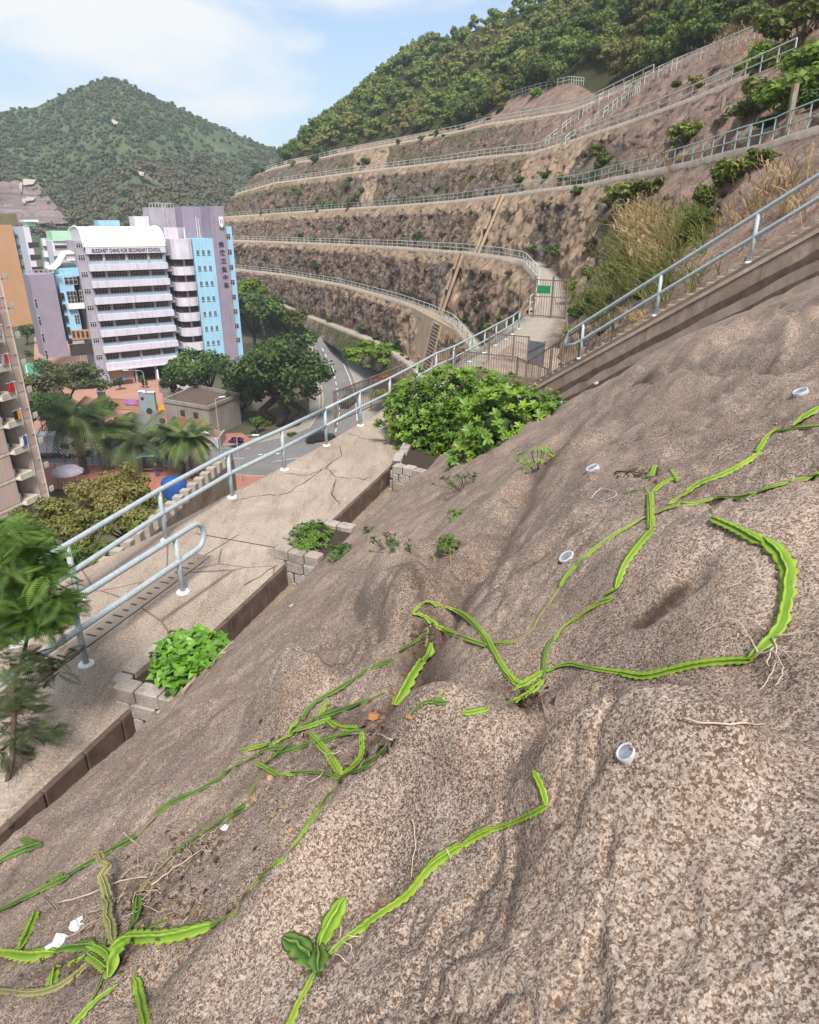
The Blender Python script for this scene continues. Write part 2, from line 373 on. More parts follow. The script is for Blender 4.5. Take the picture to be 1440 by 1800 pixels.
M['valley'] = plain('valley_soil', (.085, .075, .045), (.05, .055, .025), .12, .95)
M['tarp_blue'] = plain('bright_blue_tarpaulin', (.04, .24, .62), (.12, .40, .75), .8, .45)
M['bin_blue'] = plain('blue_canvas', (.02, .09, .34), (.015, .06, .24), 1.3, .5)
M['canopy_teal'] = plain('pale_teal_canopy', (.26, .44, .42), (.22, .38, .37), .8, .5)
M['wall_grey'] = plain('grey_plastered_wall', (.30, .255, .22), (.23, .195, .165), .35, .9, stain=(.12, .10, .085))
M['orange_wall'] = plain('orange_gatehouse_wall', (.36, .16, .055), (.30, .13, .045), .6, .8)
M['yellow'] = plain('yellow_plastic', (.62, .30, .03), rough=.6)
M['gate_pink'] = plain('salmon_gate_bars', (.50, .30, .21), (.42, .25, .18), 2, .7)
M['gate_teal'] = plain('grey_teal_pier', (.25, .33, .34), (.21, .28, .29), 1, .8)
M['purple_banner'] = plain('purple_banner', (.36, .12, .46), (.45, .25, .5), 2, .7)
M['pole'] = plain('grey_lamp_post', (.33, .33, .32), rough=.5)
M['lamp_head'] = plain('white_lamp_head', (.70, .70, .68), rough=.4)
M['tyre'] = plain('black_rubber', (.02, .02, .02), rough=.9)
M['car_white'] = plain('white_car_paint', (.62, .62, .61), rough=.25, spec=.6)
M['car_black'] = plain('black_car_paint', (.02, .02, .023), rough=.2, spec=.6)
M['truck_white'] = plain('white_truck_body', (.66, .64, .64), (.58, .56, .56), .6, .5)
M['red'] = plain('red_plastic', (.42, .03, .03), rough=.5)
M['plastic_white'] = plain('white_pvc', (.50, .53, .57), (.34, .35, .36), 25, .45)
M['paper'] = plain('torn_white_plastic', (.66, .69, .76), (.50, .52, .60), 30, .5)
M['pipe_inner'] = plain('stained_pipe_bore', (.26, .27, .30), (.13, .12, .12), 30, .6)
M['twig'] = plain('dry_twig', (.36, .27, .20), (.24, .17, .12), 12, .9)
M['twig_pale'] = plain('pale_dry_root', (.52, .43, .33), (.40, .31, .23), 14, .9)
M['bark'] = plain('brown_bark', (.085, .055, .038), (.13, .09, .065), 4, .95, grain=18)
M['bark_dark'] = plain('dark_bark', (.035, .026, .02), (.06, .045, .035), 2, .95)
M['bark_palm'] = plain('shaggy_palm_bark', (.06, .045, .032), (.10, .075, .05), 2.5, .95, grain=6)
M['straw'] = foliage('dry_grass', (.46, .32, .17), (.33, .24, .11), 2.2, .25)
M['grass'] = foliage('green_grass_blades', (.13, .17, .04), (.24, .24, .07), 1.5, .3)
M['leaf_wood'] = foliage('woodland_leaves', (.055, .095, .020), (.165, .205, .048), .16, .25, (.20, .16, .06), rough=.9)
M['leaf_far'] = foliage('far_hill_leaves', (.085, .125, .062), (.15, .185, .09), .03, .15, (.18, .155, .10), rough=.95)
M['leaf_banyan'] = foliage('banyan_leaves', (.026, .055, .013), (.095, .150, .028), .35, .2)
M['leaf_light'] = foliage('light_green_leaves', (.12, .20, .025), (.21, .28, .04), .5, .3)
M['leaf_lime'] = foliage('lime_tree_leaves', (.11, .22, .02), (.23, .30, .03), .6, .3)
M['leaf_olive'] = foliage('olive_small_leaves', (.085, .11, .022), (.19, .20, .045), .9, .25, (.22, .18, .06))
M['leaf_dusty'] = foliage('dusty_tree_leaves', (.055, .075, .022), (.145, .150, .055), .5, .25)
M['leaf_shrub'] = foliage('slope_shrub_leaves', (.085, .125, .022), (.20, .21, .045), .9, .3)
M['leaf_dry'] = foliage('withered_leaves', (.16, .105, .055), (.10, .065, .04), .9, .2)
M['leaf_bush'] = foliage('glossy_bush_leaves', (.05, .12, .014), (.20, .30, .035), 1.6, .3, (.09, .16, .02), rough=.42)
M['leaf_planter'] = foliage('planter_leaves', (.09, .19, .025), (.20, .33, .05), 5, .3)
M['leaf_dark'] = foliage('dark_weed_leaves', (.035, .075, .015), (.09, .15, .03), 4, .3)
M['leaf_vine'] = foliage('bright_heart_leaves', (.085, .22, .022), (.19, .37, .045), 7, .3, rough=.4)
M['leaf_acacia'] = foliage('feathery_leaves', (.055, .13, .02), (.17, .28, .045), 3., .35)
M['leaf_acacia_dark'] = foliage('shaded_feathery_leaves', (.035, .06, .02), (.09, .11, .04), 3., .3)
M['leaf_palm'] = foliage('palm_fronds', (.035, .06, .014), (.13, .175, .04), .5, .2)
M['leaf_palm_dry'] = foliage('dry_palm_fronds', (.20, .125, .07), (.11, .07, .04), .5, .2)
M['blossom_orange'] = foliage('orange_blossom', (.50, .09, .015), (.36, .12, .02), 1, .3)
M['blossom_purple'] = foliage('purple_blossom', (.20, .035, .24), (.12, .02, .16), 1, .3)
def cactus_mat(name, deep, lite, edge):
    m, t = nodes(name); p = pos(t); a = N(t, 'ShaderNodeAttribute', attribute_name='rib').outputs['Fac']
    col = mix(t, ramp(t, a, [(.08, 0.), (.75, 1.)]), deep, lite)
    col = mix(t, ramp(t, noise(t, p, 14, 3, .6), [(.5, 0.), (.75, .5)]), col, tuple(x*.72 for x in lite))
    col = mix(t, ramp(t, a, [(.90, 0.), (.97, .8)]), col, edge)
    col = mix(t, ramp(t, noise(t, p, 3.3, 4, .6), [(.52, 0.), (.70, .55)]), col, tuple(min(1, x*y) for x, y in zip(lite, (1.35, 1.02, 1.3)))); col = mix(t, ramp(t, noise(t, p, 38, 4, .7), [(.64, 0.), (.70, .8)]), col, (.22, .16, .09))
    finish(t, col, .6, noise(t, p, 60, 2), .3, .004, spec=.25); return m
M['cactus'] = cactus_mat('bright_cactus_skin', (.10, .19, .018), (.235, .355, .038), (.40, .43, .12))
M['cactus_dark'] = cactus_mat('dark_cactus_skin', (.035, .08, .014), (.115, .20, .035), (.26, .30, .09))
M['cactus_old'] = cactus_mat('aged_cactus_skin', (.12, .12, .04), (.26, .25, .10), (.36, .32, .2))
M['leather'] = plain('skin', (.42, .27, .19), rough=.6)
M['buttress'] = plain('beige_buttress_render', (.40, .285, .185), (.33, .235, .155), .5, .9, stain=(.20, .13, .085), grain=5)

def far_ground():
    m, t = nodes('far_hill_ground'); p = pos(t); col = mix(t, ramp(t, noise(t, p, .06, 5, .7), [(.35, 0.), (.65, 1.)]), (.055, .078, .040), (.09, .112, .058)); col = mix(t, ramp(t, noise(t, p, .018, 4, .7), [(.58, 0.), (.70, .6)]), col, (.13, .115, .075)); finish(t, col, .95, spec=.1); return m
M['far_ground'] = far_ground()

M['para_brown'] = plain('brown_weathered_parapet', (.26, .175, .125), (.18, .12, .085), 1.2, .9, grain=9)
M['para_cap'] = plain('pale_worn_concrete_edge', (.50, .42, .34), (.33, .25, .19), 1.6, .9, grain=14)
M['ledge_grey'] = plain('grey_brown_ledge', (.36, .285, .235), (.25, .18, .14), 1.1, .9, grain=12)
M['para_face'] = plain('stained_parapet_face', (.38, .29, .225), (.23, .165, .12), 1.3, .9, stain=(.05, .028, .02), grain=9)
# =================================================================== near rock slope
ZP = 24.0                                                     # level of the concrete path
PD = Vector((.3113, .9503, 0)); PN = Vector((.9503, -.3113, 0))   # along the path / towards the slope
def inner_x(y): return -4.4+.3275*(y-5.5)                     # slope-side edge of the path
def outer_x(y): return float(np.interp(y, [2, 11.2, 12.8, 15.2, 17, 19, 21.3, 23.7, 28, 31, 34.5, 43, 50], [-9.9, -6.25, -5.4, -4.4, -3.55, -2.65, -1.75, -.85, .85, 1.85, 3.0, 6.0, 8.2]))
def plane_z(x, y): return 28.45+.66*x-.274*y
def on_plane(u, v):
    r = ray(u, v); t = (28.45-CZ)/(r[2]-.66*r[0]+.274*r[1]); return r[0]*t, r[1]*t
# capsule bumps: pixel from, pixel to, half width m, height m
BUMPS = [((1090, 690), (1250, 620), .5, .16), ((1250, 620), (1500, 560), .45, .12), ((675, 1010), (700, 1085), .28, .22), ((640, 1090), (690, 1100), .20, .08),
  ((500, 1235), (520, 1255), .24, .24), ((735, 1330), (880, 1355), .28, .20), ((700, 1290), (760, 1285), .12, .06), ((1080, 1400), (1180, 1425), .26, .17), ((1010, 1440), (1090, 1415), .18, .07),
  ((1060, 840), (960, 960), .5, .14), ((1150, 950), (1300, 1000), .5, .12), ((980, 1060), (900, 1140), .35, .10), ((1150, 1050), (1260, 1075), .28, .07),
  ((640, 1480), (760, 1390), .35, .12), ((500, 1580), (620, 1480), .28, .10), ((360, 1720), (470, 1640), .22, .08), ((830, 1490), (950, 1440), .25, .07),
  ((860, 900), (960, 820), .6, .16), ((560, 1130), (640, 1060), .28, .10), ((720, 1000), (820, 960), .4, .10), ((300, 1330), (420, 1260), .22, .08), ((120, 1460), (260, 1420), .25, .08),
  ((1300, 1500), (1440, 1620), .3, .06), ((1050, 1620), (1250, 1550), .3, .07)]
BOULD = [((495, 1245), (525, 1250), .20, .20), ((685, 1030), (695, 1085), .22, .15), ((760, 1340), (860, 1355), .25, .15), ((1080, 1410), (1160, 1425), .24, .16), ((340, 1500), (330, 1500), .1, .03), ((1300, 960), (1200, 1000), .38, .09), ((560, 1510), (700, 1400), .22, .07), ((1330, 620), (1200, 680), .5, .12)]
GROOVES = [((985, 760), (930, 860), .20, .20), ((930, 860), (880, 960), .22, .18), ((880, 960), (780, 1090), .22, .14), ((755, 1110), (720, 1200), .14, .20), ((720, 1200), (665, 1290), .13, .26), ((665, 1290), (630, 1370), .12, .16),
  ((630, 1370), (540, 1450), .14, .10), ((540, 1450), (430, 1590), .12, .14), ((430, 1590), (300, 1690), .13, .10), ((660, 1110), (560, 1150), .07, .07), ((625, 1080), (660, 1140), .06, .08),
  ((1110, 690), (1190, 668), .10, .13), ((1190, 668), (1400, 635), .09, .09), ((1130, 1100), (1205, 1068), .035, .07), ((1195, 1065), (1215, 1050), .06, .05), ((900, 1010), (1000, 960), .13, .09),
  ((940, 1300), (1010, 1350), .2, .08), ((1040, 1310), (1100, 1290), .06, .04), ((530, 1190), (600, 1165), .06, .06), ((240, 1590), (330, 1500), .12, .07), ((960, 1180), (900, 1215), .1, .06),
  ((880, 1560), (1000, 1490), .13, .06), ((580, 1640), (700, 1560), .12, .05), ((1240, 1410), (1260, 1560), .2, .05), ((1340, 740), (1200, 790), .1, .05), ((1430, 870), (1180, 905), .08, .05), ((820, 1000), (780, 1090), .08, .08)]
DIRT = [((755, 1090), (720, 1200), .10, .9), ((720, 1200), (660, 1295), .11, 1.), ((665, 1290), (630, 1360), .08, .8), ((1120, 1105), (1195, 1070), .028, 1.2), ((1110, 690), (1200, 665), .06, .8), ((1200, 668), (1390, 640), .045, .5),
  ((930, 1000), (960, 985), .06, .9), ((1040, 1320), (1090, 1300), .05, .8), ((740, 1085), (790, 1090), .07, .7), ((860, 1200), (940, 1205), .06, .6), ((520, 1290), (700, 1250), .10, .55), ((480, 1330), (640, 1340), .07, .4), ((555, 1185), (610, 1165), .03, .7),
  ((300, 1640), (400, 1600), .07, .5), ((60, 1720), (220, 1690), .10, .55), ((240, 1570), (320, 1520), .1, .4), ((1000, 770), (940, 850), .12, .5), ((200, 1270), (180, 1300), .1, .4), ((690, 1060), (740, 1080), .05, .5), ((560, 1700), (600, 1660), .04, .4), ((30, 1520), (0, 1560), .05, .5)]
PALE = [((1050, 1600), (1400, 1700), .42, .42), ((1150, 1450), (1400, 1300), .3, .25), ((1300, 900), (1440, 1000), .4, .3), ((420, 1700), (900, 1650), .22, .30), ((900, 1760), (1400, 1790), .2, .4), ((660, 1045), (700, 1060), .22, .4), ((480, 1225), (530, 1240), .20, .4), ((740, 1300), (880, 1325), .2, .4), ((1150, 1220), (1260, 1320), .03, .6), ((1260, 1320), (1310, 1420), .03, .7), ((1310, 1420), (1330, 1500), .025, .6), ((1070, 1395), (1160, 1400), .10, .45),
  ((150, 1450), (330, 1400), .12, .5), ((400, 1420), (450, 1400), .04, .7), ((480, 1430), (500, 1420), .03, .9), ((1290, 860), (1420, 870), .06, .5), ((1000, 870), (900, 980), .3, .22), ((1100, 960), (1250, 1010), .3, .35), ((20, 1450), (170, 1290), .14, .0)]
def _cap(x, y, A, B, r):
    ax, ay = on_plane(*A); bx, by = on_plane(*B); dx, dy = bx-ax, by-ay; L = dx*dx+dy*dy+1e-9
    s = np.clip(((x-ax)*dx+(y-ay)*dy)/L, 0, 1); d2 = (x-ax-s*dx)**2+(y-ay-s*dy)**2
    return np.exp(-d2/(r*r))
# stair line (rail foot): L(t)
S0 = Vector((5.4, 21.6, 26.1)); SD = Vector((1.39, -2.14, 1.53)); SDH = Vector((SD.x, SD.y, 0)).normalized(); SN = Vector((-SDH.y, SDH.x, 0))   # SN: away from the camera
def rock_h(x, y):
    x = np.asarray(x, float); y = np.asarray(y, float); z = plane_z(x, y)
    wx = x+.12*fbm(x*1.3, y*1.3, 0, 3, 5); wy = y+.12*fbm(x*1.3, y*1.3, 9, 3, 6)
    for A, B, r, a in BUMPS: z = z+a*_cap(wx, wy, A, B, r)
    for A, B, r, a in GROOVES: z = z-a*_cap(wx, wy, A, B, r)
    a = x*PN.x+y*PN.y; b = x*PD.x+y*PD.y
    aw = a+.25*fbm(a*.9, b*.5, 3, 3, 21)
    cl = np.clip((np.hypot(x, y)-1.5)/3.5, .25, 1)
    for A, B, r, a_ in BOULD: z = z+a_*np.exp(-(-np.log(np.maximum(_cap(wx, wy, A, B, r), 1e-9)))**2)
    z = z+.14*fbm(a*.8, b*.4, 0, 4, 31)+.05*cl*(1-np.abs(fbm(aw*2.1, b*.55, 2, 4, 37))*2.4)+.065*cl*fbm(a*2.6, b*1.9, 1, 4, 41, .5)-.03*cl*np.abs(fbm(a*6.5, b*4.0, 4, 3, 44))
    # shallow ledges and sharp broken edges
    la = aw*1.5+1.9*fbm(a*1.1, b*.8, 7, 4, 43); le = la-np.floor(la); z = z+.045*cl*(np.where(le < .93, (le/.93)**3, (1-le)/.07)-.25)*np.clip(.5+1.5*fbm(a*.7, b*.4, 11, 3, 47), 0, 1)
    rg = np.abs(fbm(a*5.5, b*2.6, 2, 4, 53, .6)); z = z-.040*np.clip(.16-rg, 0, .16)/.16*np.clip(.3+2*fbm(a*1.1, b*.8, 5, 3, 57), 0, 1)
    z = z+.030*cl*np.clip(fbm(x*4.3, y*4.3, 3, 4, 67, .6)+.1, -.3, 1)
    near = np.clip(1.5-np.hypot(x, y)/7, .25, 1)
    z = z+.014*fbm(x*11, y*11, 0, 3, 51, .6)*near+.006*vnoise(x*40, y*40, 0, 61)*near+.004*vnoise(x*85, y*85, 0, 62)*near
    # the foot of the rock drops into the drain beside the path
    foot = x-(-4.4+.3275*(y-5.5)); k = np.clip((foot-.3)/.8, 0, 1); k = k*k*(3-2*k)
    z = (23.56+.02*fbm(x*5, y*5, 0, 2, 3))*(1-k)+np.minimum(z, z*0+99)*k
    z = np.where(foot < 0, 22.6, z)
    u_, v_ = proj(x, y, np.minimum(z, CZ+4)); vc = np.interp(u_, [880, 985, 1060, 1130, 1200, 1300, 1440, 1700], [735, 712, 684, 632, 592, 552, 508, 430])
    dd = y/CT; T_ = (900-vc)/FPX; zs = CZ+y*(T_*CT-ST)/(CT+T_*ST); far = np.clip((y-6)/1.5, 0, 1)*(u_ > 900); z = np.where((v_ < vc) & (far > 0), z*(1-far)+np.minimum(z, zs-.03)*far, z)
    # the rock stops in front of the stair parapet
    wl = (x-S0.x)*SN.x+(y-S0.y)*SN.y; lim = S0.z+((x-S0.x)*SDH.x+(y-S0.y)*SDH.y)*(SD.z/math.hypot(SD.x, SD.y)); q2 = np.clip((wl+2.6)/1.2, 0, 1); q2 = q2*q2*(3-2*q2); z = z-q2*np.maximum(z-(lim-1.9), 0); k2 = np.clip((wl+1.5)/.3, 0, 1); z = z-k2*.8
    return z
def build_rock():
    nr, na = 720, 590
    ang = np.linspace(math.radians(-66), math.radians(78), na)      # azimuth, clockwise from +Y
    rad = np.concatenate([[.02], .35*np.exp(np.linspace(0, math.log(32/.35), nr-1))])
    R_, A_ = np.meshgrid(rad, ang, indexing='ij'); X = R_*np.sin(A_); Y = R_*np.cos(A_)-.45
    foot = X-(-4.4+.3275*(Y-5.5)); wl = (X-S0.x)*SN.x+(Y-S0.y)*SN.y
    Z = rock_h(X, Y)
    P = np.stack([X, Y, Z], -1)
    bad = (foot < -.35) | (wl > -.55) | (Y > 27.5)
    sk = bad[:-1, :-1] & bad[1:, :-1] & bad[:-1, 1:] & bad[1:, 1:]
    me = grid_mesh('rock_slope', P[:, ::-1], True, M['rock'], sk[:, ::-1])
    Xr, Yr = X[:, ::-1], Y[:, ::-1]
    wx = Xr+.10*fbm(Xr*3, Yr*3, 0, 4, 71); wy = Yr+.10*fbm(Xr*3, Yr*3, 4, 4, 72)
    d = 0*Xr; pz = 0*Xr
    for A, B, r, a in DIRT: d = np.maximum(d, a*_cap(wx, wy, A, B, r*1.25))
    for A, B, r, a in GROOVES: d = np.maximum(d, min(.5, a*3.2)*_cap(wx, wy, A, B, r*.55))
    for A, B, r, a in PALE: pz = np.maximum(pz, a*_cap(wx, wy, A, B, r))
    brk = .5+.5*np.clip(1.2+2.2*fbm(Xr*6, Yr*6, 0, 3, 81), 0, 1)
    vattr(me, 'dirt', np.clip(d*brk, 0, .92)); vattr(me, 'pale', np.clip(pz*brk*.85, 0, .6))
    return link('rock_slope', me, kind='structure', label='pinkish brown sprayed rock slope covered with pale speckles')
rock_obj = build_rock()
PLN = Vector((-.66, .274, 1)).normalized(); _m = rock_obj.data; _c = np.empty(len(_m.vertices)*3); _m.vertices.foreach_get('co', _c); _f = np.empty(len(_m.loops), np.int32); _m.loops.foreach_get('vertex_index', _f)
RB = BVHTree.FromPolygons(_c.reshape(-1, 3).tolist(), _f.reshape(-1, 4).tolist())
def hit(u, v, lift=0.):
    """point of the rock surface seen at a photo pixel, and its normal"""
    r = ray(u, v); t0 = (28.45-CZ)/(r[2]-.66*r[0]+.274*r[1])
    l, n, i, d = RB.ray_cast(Vector((0, 0, CZ)), Vector(r).normalized(), 60)
    if l is None: x, y = r[0]*t0, r[1]*t0; return Vector((x, y, CZ+r[2]*t0)), PLN
    if n.z < 0: n = -n
    n = (n+PLN*1.2).normalized(); return l+n*lift, n
# =================================================================== hillside in benches
KEY = np.array([  # plan of the third bench from far to near, then the plan of the path-level bench edges
 # b3x, b3y, b2ox, b2oy, b2ix, b2iy
 (-70, 330, -84, 326, -82, 327), (-68, 265, -80, 258, -78, 259), (-62, 238, -68, 233, -66.6, 234), (-42, 217, -46, 211, -45, 212.3), (-24, 194, -29.3, 189, -28.2, 190.3), (-6, 162, -11.5, 159, -10.2, 160),
 (7, 130, 1., 127.5, 2.4, 128), (15, 104, 9.2, 102, 10.8, 102.5), (18.5, 84, 12.8, 83, 15, 83.5), (19.3, 66, 12.2, 67, 14.6, 66.5), (19, 55, 10.0, 56, 12.6, 55), (18.5, 49, 8.3, 50.2, 11.3, 49.6), (17.5, 41, 5.6, 42, 9.0, 41), (16.6, 34.5, 3.0, 34.5, 7.0, 33), (16.3, 28, .9, 28, 5.6, 26),
 (16.3, 27.8, 5.0, 24.6, 5.1, 24.7), (16.6, 26, 6.5, 22.2, 6.6, 22.3), (18.0, 22, 9.25, 17.9, 9.35, 18.), (22, 17, 12.1, 13.5, 12.2, 13.6), (31, 9, 18.1, 4.3, 18.2, 4.4)], float)
NEARC = 15
def dens(K, n_per):
    t = np.arange(len(K)); L = np.hypot(*np.diff(K[:, :2], axis=0).T); L = np.maximum(L, .02)
    ts = []
    for i in range(len(L)):
        k = max(1, int(n_per(i)*1)); ts += list(i+np.arange(k)/k)
    ts.append(len(L)); ts = np.array(ts); return ts, np.stack([np.interp(ts, t, K[:, c]) for c in range(K.shape[1])], -1)
ts, Q = dens(KEY, lambda i: .85*[20, 70, 110, 110, 150, 150, 130, 100, 80, 66, 50, 40, 40, 36, 3, 14, 30, 30, 24][i])
ker = np.ones(17)/17
def smooth(a):
    b = np.concatenate([np.full(8, a[0]), a, np.full(8, a[-1])]); s = np.convolve(b, ker, 'valid'); k = np.clip((NEARC-1.6-ts)/.4, 0, 1)*np.clip(ts/.5, 0, 1)
    return a*(1-k)+s*k
for c in range(6): Q[:, c] = smooth(Q[:, c])
P3 = Q[:, :2]; dP = np.gradient(P3, axis=0); dP /= np.linalg.norm(dP, axis=1)[:, None]+1e-9
NR = np.stack([-dP[:, 1], dP[:, 0]], -1)            # into the hill
for _ in range(14):
    NR = np.stack([np.convolve(np.pad(NR[:, c], 8, 'edge'), ker, 'valid') for c in (0, 1)], -1)
NR /= np.linalg.norm(NR, axis=1)[:, None]
L1 = [(330, 470), (410, 472), (500, 482), (600, 500), (700, 528), (760, 550), (800, 570), (830, 592), (845, 610), (900, 680)]
L0 = [(330, 496), (420, 505), (500, 538), (520, 548), (560, 562), (600, 577), (640, 592), (690, 618), (720, 640), (800, 720)]
LT = [(330, 530), (420, 535), (500, 552), (560, 592), (600, 618), (640, 642), (700, 668), (800, 740)]
L2 = [(330, 418), (408, 422), (500, 425), (600, 429), (700, 434), (815, 443), (880, 452), (935, 465), (950, 470)]
L3 = [(330, 384), (400, 381), (500, 374), (600, 367), (700, 361), (800, 353), (900, 341), (960, 333), (1030, 325), (1079, 314), (1150, 301), (1225, 285), (1298, 267), (1353, 257), (1391, 243), (1440, 229), (1735, 140), (2200, 0)]
L4 = [(330, 352), (400, 345), (483, 321), (629, 302), (754, 288), (858, 275), (942, 267), (1000, 250), (1093, 219), (1148, 200), (1218, 174), (1305, 139), (1440, 85), (1800, -60)]
L5 = [(360, 330), (430, 312), (494, 292), (608, 268), (725, 247), (812, 230), (858, 218), (940, 206), (1000, 196), (1040, 182), (1130, 140), (1210, 105), (1340, 60), (1440, 15), (1800, -150)]
LTR = [(360, 322), (440, 296), (494, 284), (608, 258), (725, 237), (812, 220), (858, 205), (900, 172), (940, 155), (1012, 142), (1050, 165), (1125, 132), (1210, 92), (1340, 42), (1440, -30), (1800, -260)]
LSK = [(300, 345), (390, 300), (430, 262), (470, 232), (540, 196), (620, 156), (700, 112), (770, 76), (860, 44), (930, 18), (1000, -12), (1200, -110), (1440, -260), (1900, -560)]
def row(off, line): x = P3[:, 0]+NR[:, 0]*off; y = P3[:, 1]+NR[:, 1]*off; return x, y, solvez(x, y, line)
near = ts > NEARC-.001
def pin(r, x, y, z):
    return [np.where(near, q, p) for p, q in zip(r, (x, y, z))]
b2o = (Q[:, 2], Q[:, 3], None); b2i = (Q[:, 4], Q[:, 5], None)
z2 = solvez(Q[:, 2], Q[:, 3], L2)
kk = np.clip((ts-8.2)/1.5, 0, 1); z2 = z2*(1-kk)+ZP*kk
stz = 24.62+(ts-NEARC)*0; kt = [NEARC, NEARC+1, NEARC+2, NEARC+3, NEARC+4]
stz = np.interp(ts, kt, [24.4, 26.0, 29.1, 32.1, 38.8])
z2o = np.where(near, stz-.1, z2-.03); z2i = np.where(near, stz, z2)
r3 = row(0, L3); r3i = (P3[:, 0]+NR[:, 0]*1.5, P3[:, 1]+NR[:, 1]*1.5, r3[2]+.02)
r4 = row(6.5, L4); r4i = (P3[:, 0]+NR[:, 0]*8., P3[:, 1]+NR[:, 1]*8., r4[2]+.02)
r5 = row(14, L5); r5i = (P3[:, 0]+NR[:, 0]*15.4, P3[:, 1]+NR[:, 1]*15.4, r5[2]+.1)
r6 = row(23, LTR); r7 = row(75, LSK)
r4 = (r4[0], r4[1], np.maximum(r4[2], r3[2]+2)); r5 = (r5[0], r5[1], np.maximum(r5[2], r4[2]+1.5)); r6 = (r6[0], r6[1], np.maximum(r6[2], r5[2]+.8)); r7 = (r7[0], r7[1], np.maximum(r7[2], r6[2]+4))
r8 = (P3[:, 0]+NR[:, 0]*130, P3[:, 1]+NR[:, 1]*130, r7[2]-6)
r1 = row(-11, L1); r1 = (r1[0], r1[1], np.minimum(r1[2], z2o-5)); r1i = (P3[:, 0]-NR[:, 0]*9.4, P3[:, 1]-NR[:, 1]*9.4, r1[2])
r0 = row(-14.5, L0); r0i = (P3[:, 0]-NR[:, 0]*13.0, P3[:, 1]-NR[:, 1]*13.0, r0[2]); rt = row(-16.5, LT); rt = (rt[0], rt[1], np.clip(rt[2], 0, 9))
k0 = np.clip((ts-7.5)/1.0, 0, 1)                      # under the near path these benches run out
def sink(r, z): return (r[0], r[1], r[2]*(1-k0)+z*k0)
r1, r1i = sink(r1, 15.5), sink(r1i, 15.5); r0, r0i = sink(r0, 7.), sink(r0i, 7.)
r1 = pin(r1, Q[:, 2]-.3, Q[:, 3]-.1, 16.+0*ts); r1i = pin(r1i, Q[:, 2]-.25, Q[:, 3]-.1, 16.1+0*ts)
r0 = pin(r0, Q[:, 2]-.5, Q[:, 3]-.2, 6.+0*ts); r0i = pin(r0i, Q[:, 2]-.45, Q[:, 3]-.2, 6.1+0*ts); rt = pin(rt, Q[:, 2]-.8, Q[:, 3]-.3, 1.+0*ts)
ROWS = [(rt, 6), (r0, 2), (r0i, 34), (r1, 2), (r1i, 34), ((Q[:, 2], Q[:, 3], z2o), 3), ((Q[:, 4], Q[:, 5], z2i), 40), (r3, 2), (r3i, 34), (r4, 2), (r4i, 28), (r5, 3), (r5i, 16), (r6, 26), (r7, 6), (r8, 0)]
RW = []; RK = []                                       # RK: (interval index, fraction)
for i, (r, n) in enumerate(ROWS[:-1]):
    a = np.stack(r, -1); b = np.stack(ROWS[i+1][0], -1)
    for k in range(n): f = k/n; RW.append(a*(1-f)+b*f); RK.append((i, f))
RW.append(np.stack(ROWS[-1][0], -1)); RK.append((len(ROWS)-1, 0.))
H = np.array(RW); FACE = {0: .25, 2: .75, 4: .95, 6: .8, 8: .7, 10: .5, 12: .35, 13: 2.}
S_ = np.tile(np.cumsum(np.r_[0, np.hypot(*np.diff(P3, axis=0).T)]), (len(H), 1)); Zc = H[..., 2].copy()
beige = np.zeros(H.shape[:2]); walk = beige.copy(); veg = beige.copy(); dome = beige.copy(); soil = beige.copy()
U_, V_ = proj(H[..., 0], H[..., 1], H[..., 2])
for q, (i, f) in enumerate(RK):
    if i in (1, 3, 5, 7, 9): walk[q] = 1.
    if i in FACE:
        amp = FACE[i]; w_ = min(1, f*6)*min(1, (1-f)*6)
        lump = 1.1*fbm(S_[q]*.30, Zc[q]*.26, i, 5, 91, .65)+.7*(1-2.4*np.abs(fbm(S_[q]*.75, Zc[q]*.30, i, 5, 95, .68)))
        cell = vnoise(np.floor(S_[q]*.8+.6*vnoise(S_[q]*.5, Zc[q]*.6, 1, 3)), np.floor(Zc[q]*.75+.8*vnoise(S_[q]*.4, Zc[q]*.3, 2, 4)+S_[q]*.12), i, 97); lump = lump+.55*cell
        if i in (12,): lump = .6*fbm(S_[q]*.3, Zc[q]*.3, i, 5, 91, .6)
        if i == 6: amp = amp*np.clip((15.2-ts)*2, .45, 1)
        d = -amp*lump*w_
        H[q, :, 0] += NR[:, 0]*d; H[q, :, 1] += NR[:, 1]*d; H[q, :, 2] += (.25*amp*fbm(S_[q]*.9, Zc[q]*.9, i, 3, 99)*w_ if i != 13 else 0)
        if i in (2, 4, 6, 8, 10): beige[q] = np.clip(1.35-(1-f)*{2: 5., 4: 3.6, 6: 3.3, 8: 4.5, 10: 7}[i], 0, 1)*np.clip((14.5-ts)*2, 0, 1)
        veg[q] = {0: 1., 2: .12, 4: .12, 6: .22, 8: .5, 10: .6, 12: .3, 13: 1.}[i]
        if i == 8: veg[q] *= np.clip(1.3-np.clip((ts-8.)/3, 0, 1), .2, 1)
    if i in (12,): dome[q] = 1.
    if i == 13 or i == 14 or i == 15: soil[q] = 1.
    if i == 10: dome[q] = np.clip((U_[q]-900)/90, 0, 1)
    if i == 8: dome[q] = np.clip((U_[q]-1075)/60, 0, 1)
    if i == 6: dome[q] = np.clip((U_[q]-1130)/80, 0, 1)
    veg[q] *= 1-.7*dome[q]
def strip(qi, u0t, u1t, u0b, u1b, val=1.):            # smooth rendered strips running down a face (top/bottom photo columns)
    for q, (i, f) in enumerate(RK):
        if i == qi:
            a, b = u0b+(u0t-u0b)*f, u1b+(u1t-u1b)*f
            s = np.clip((U_[q]-a)/4, 0, 1)*np.clip((b-U_[q])/4, 0, 1); beige[q] = np.maximum(beige[q], val*s); veg[q] *= 1-s
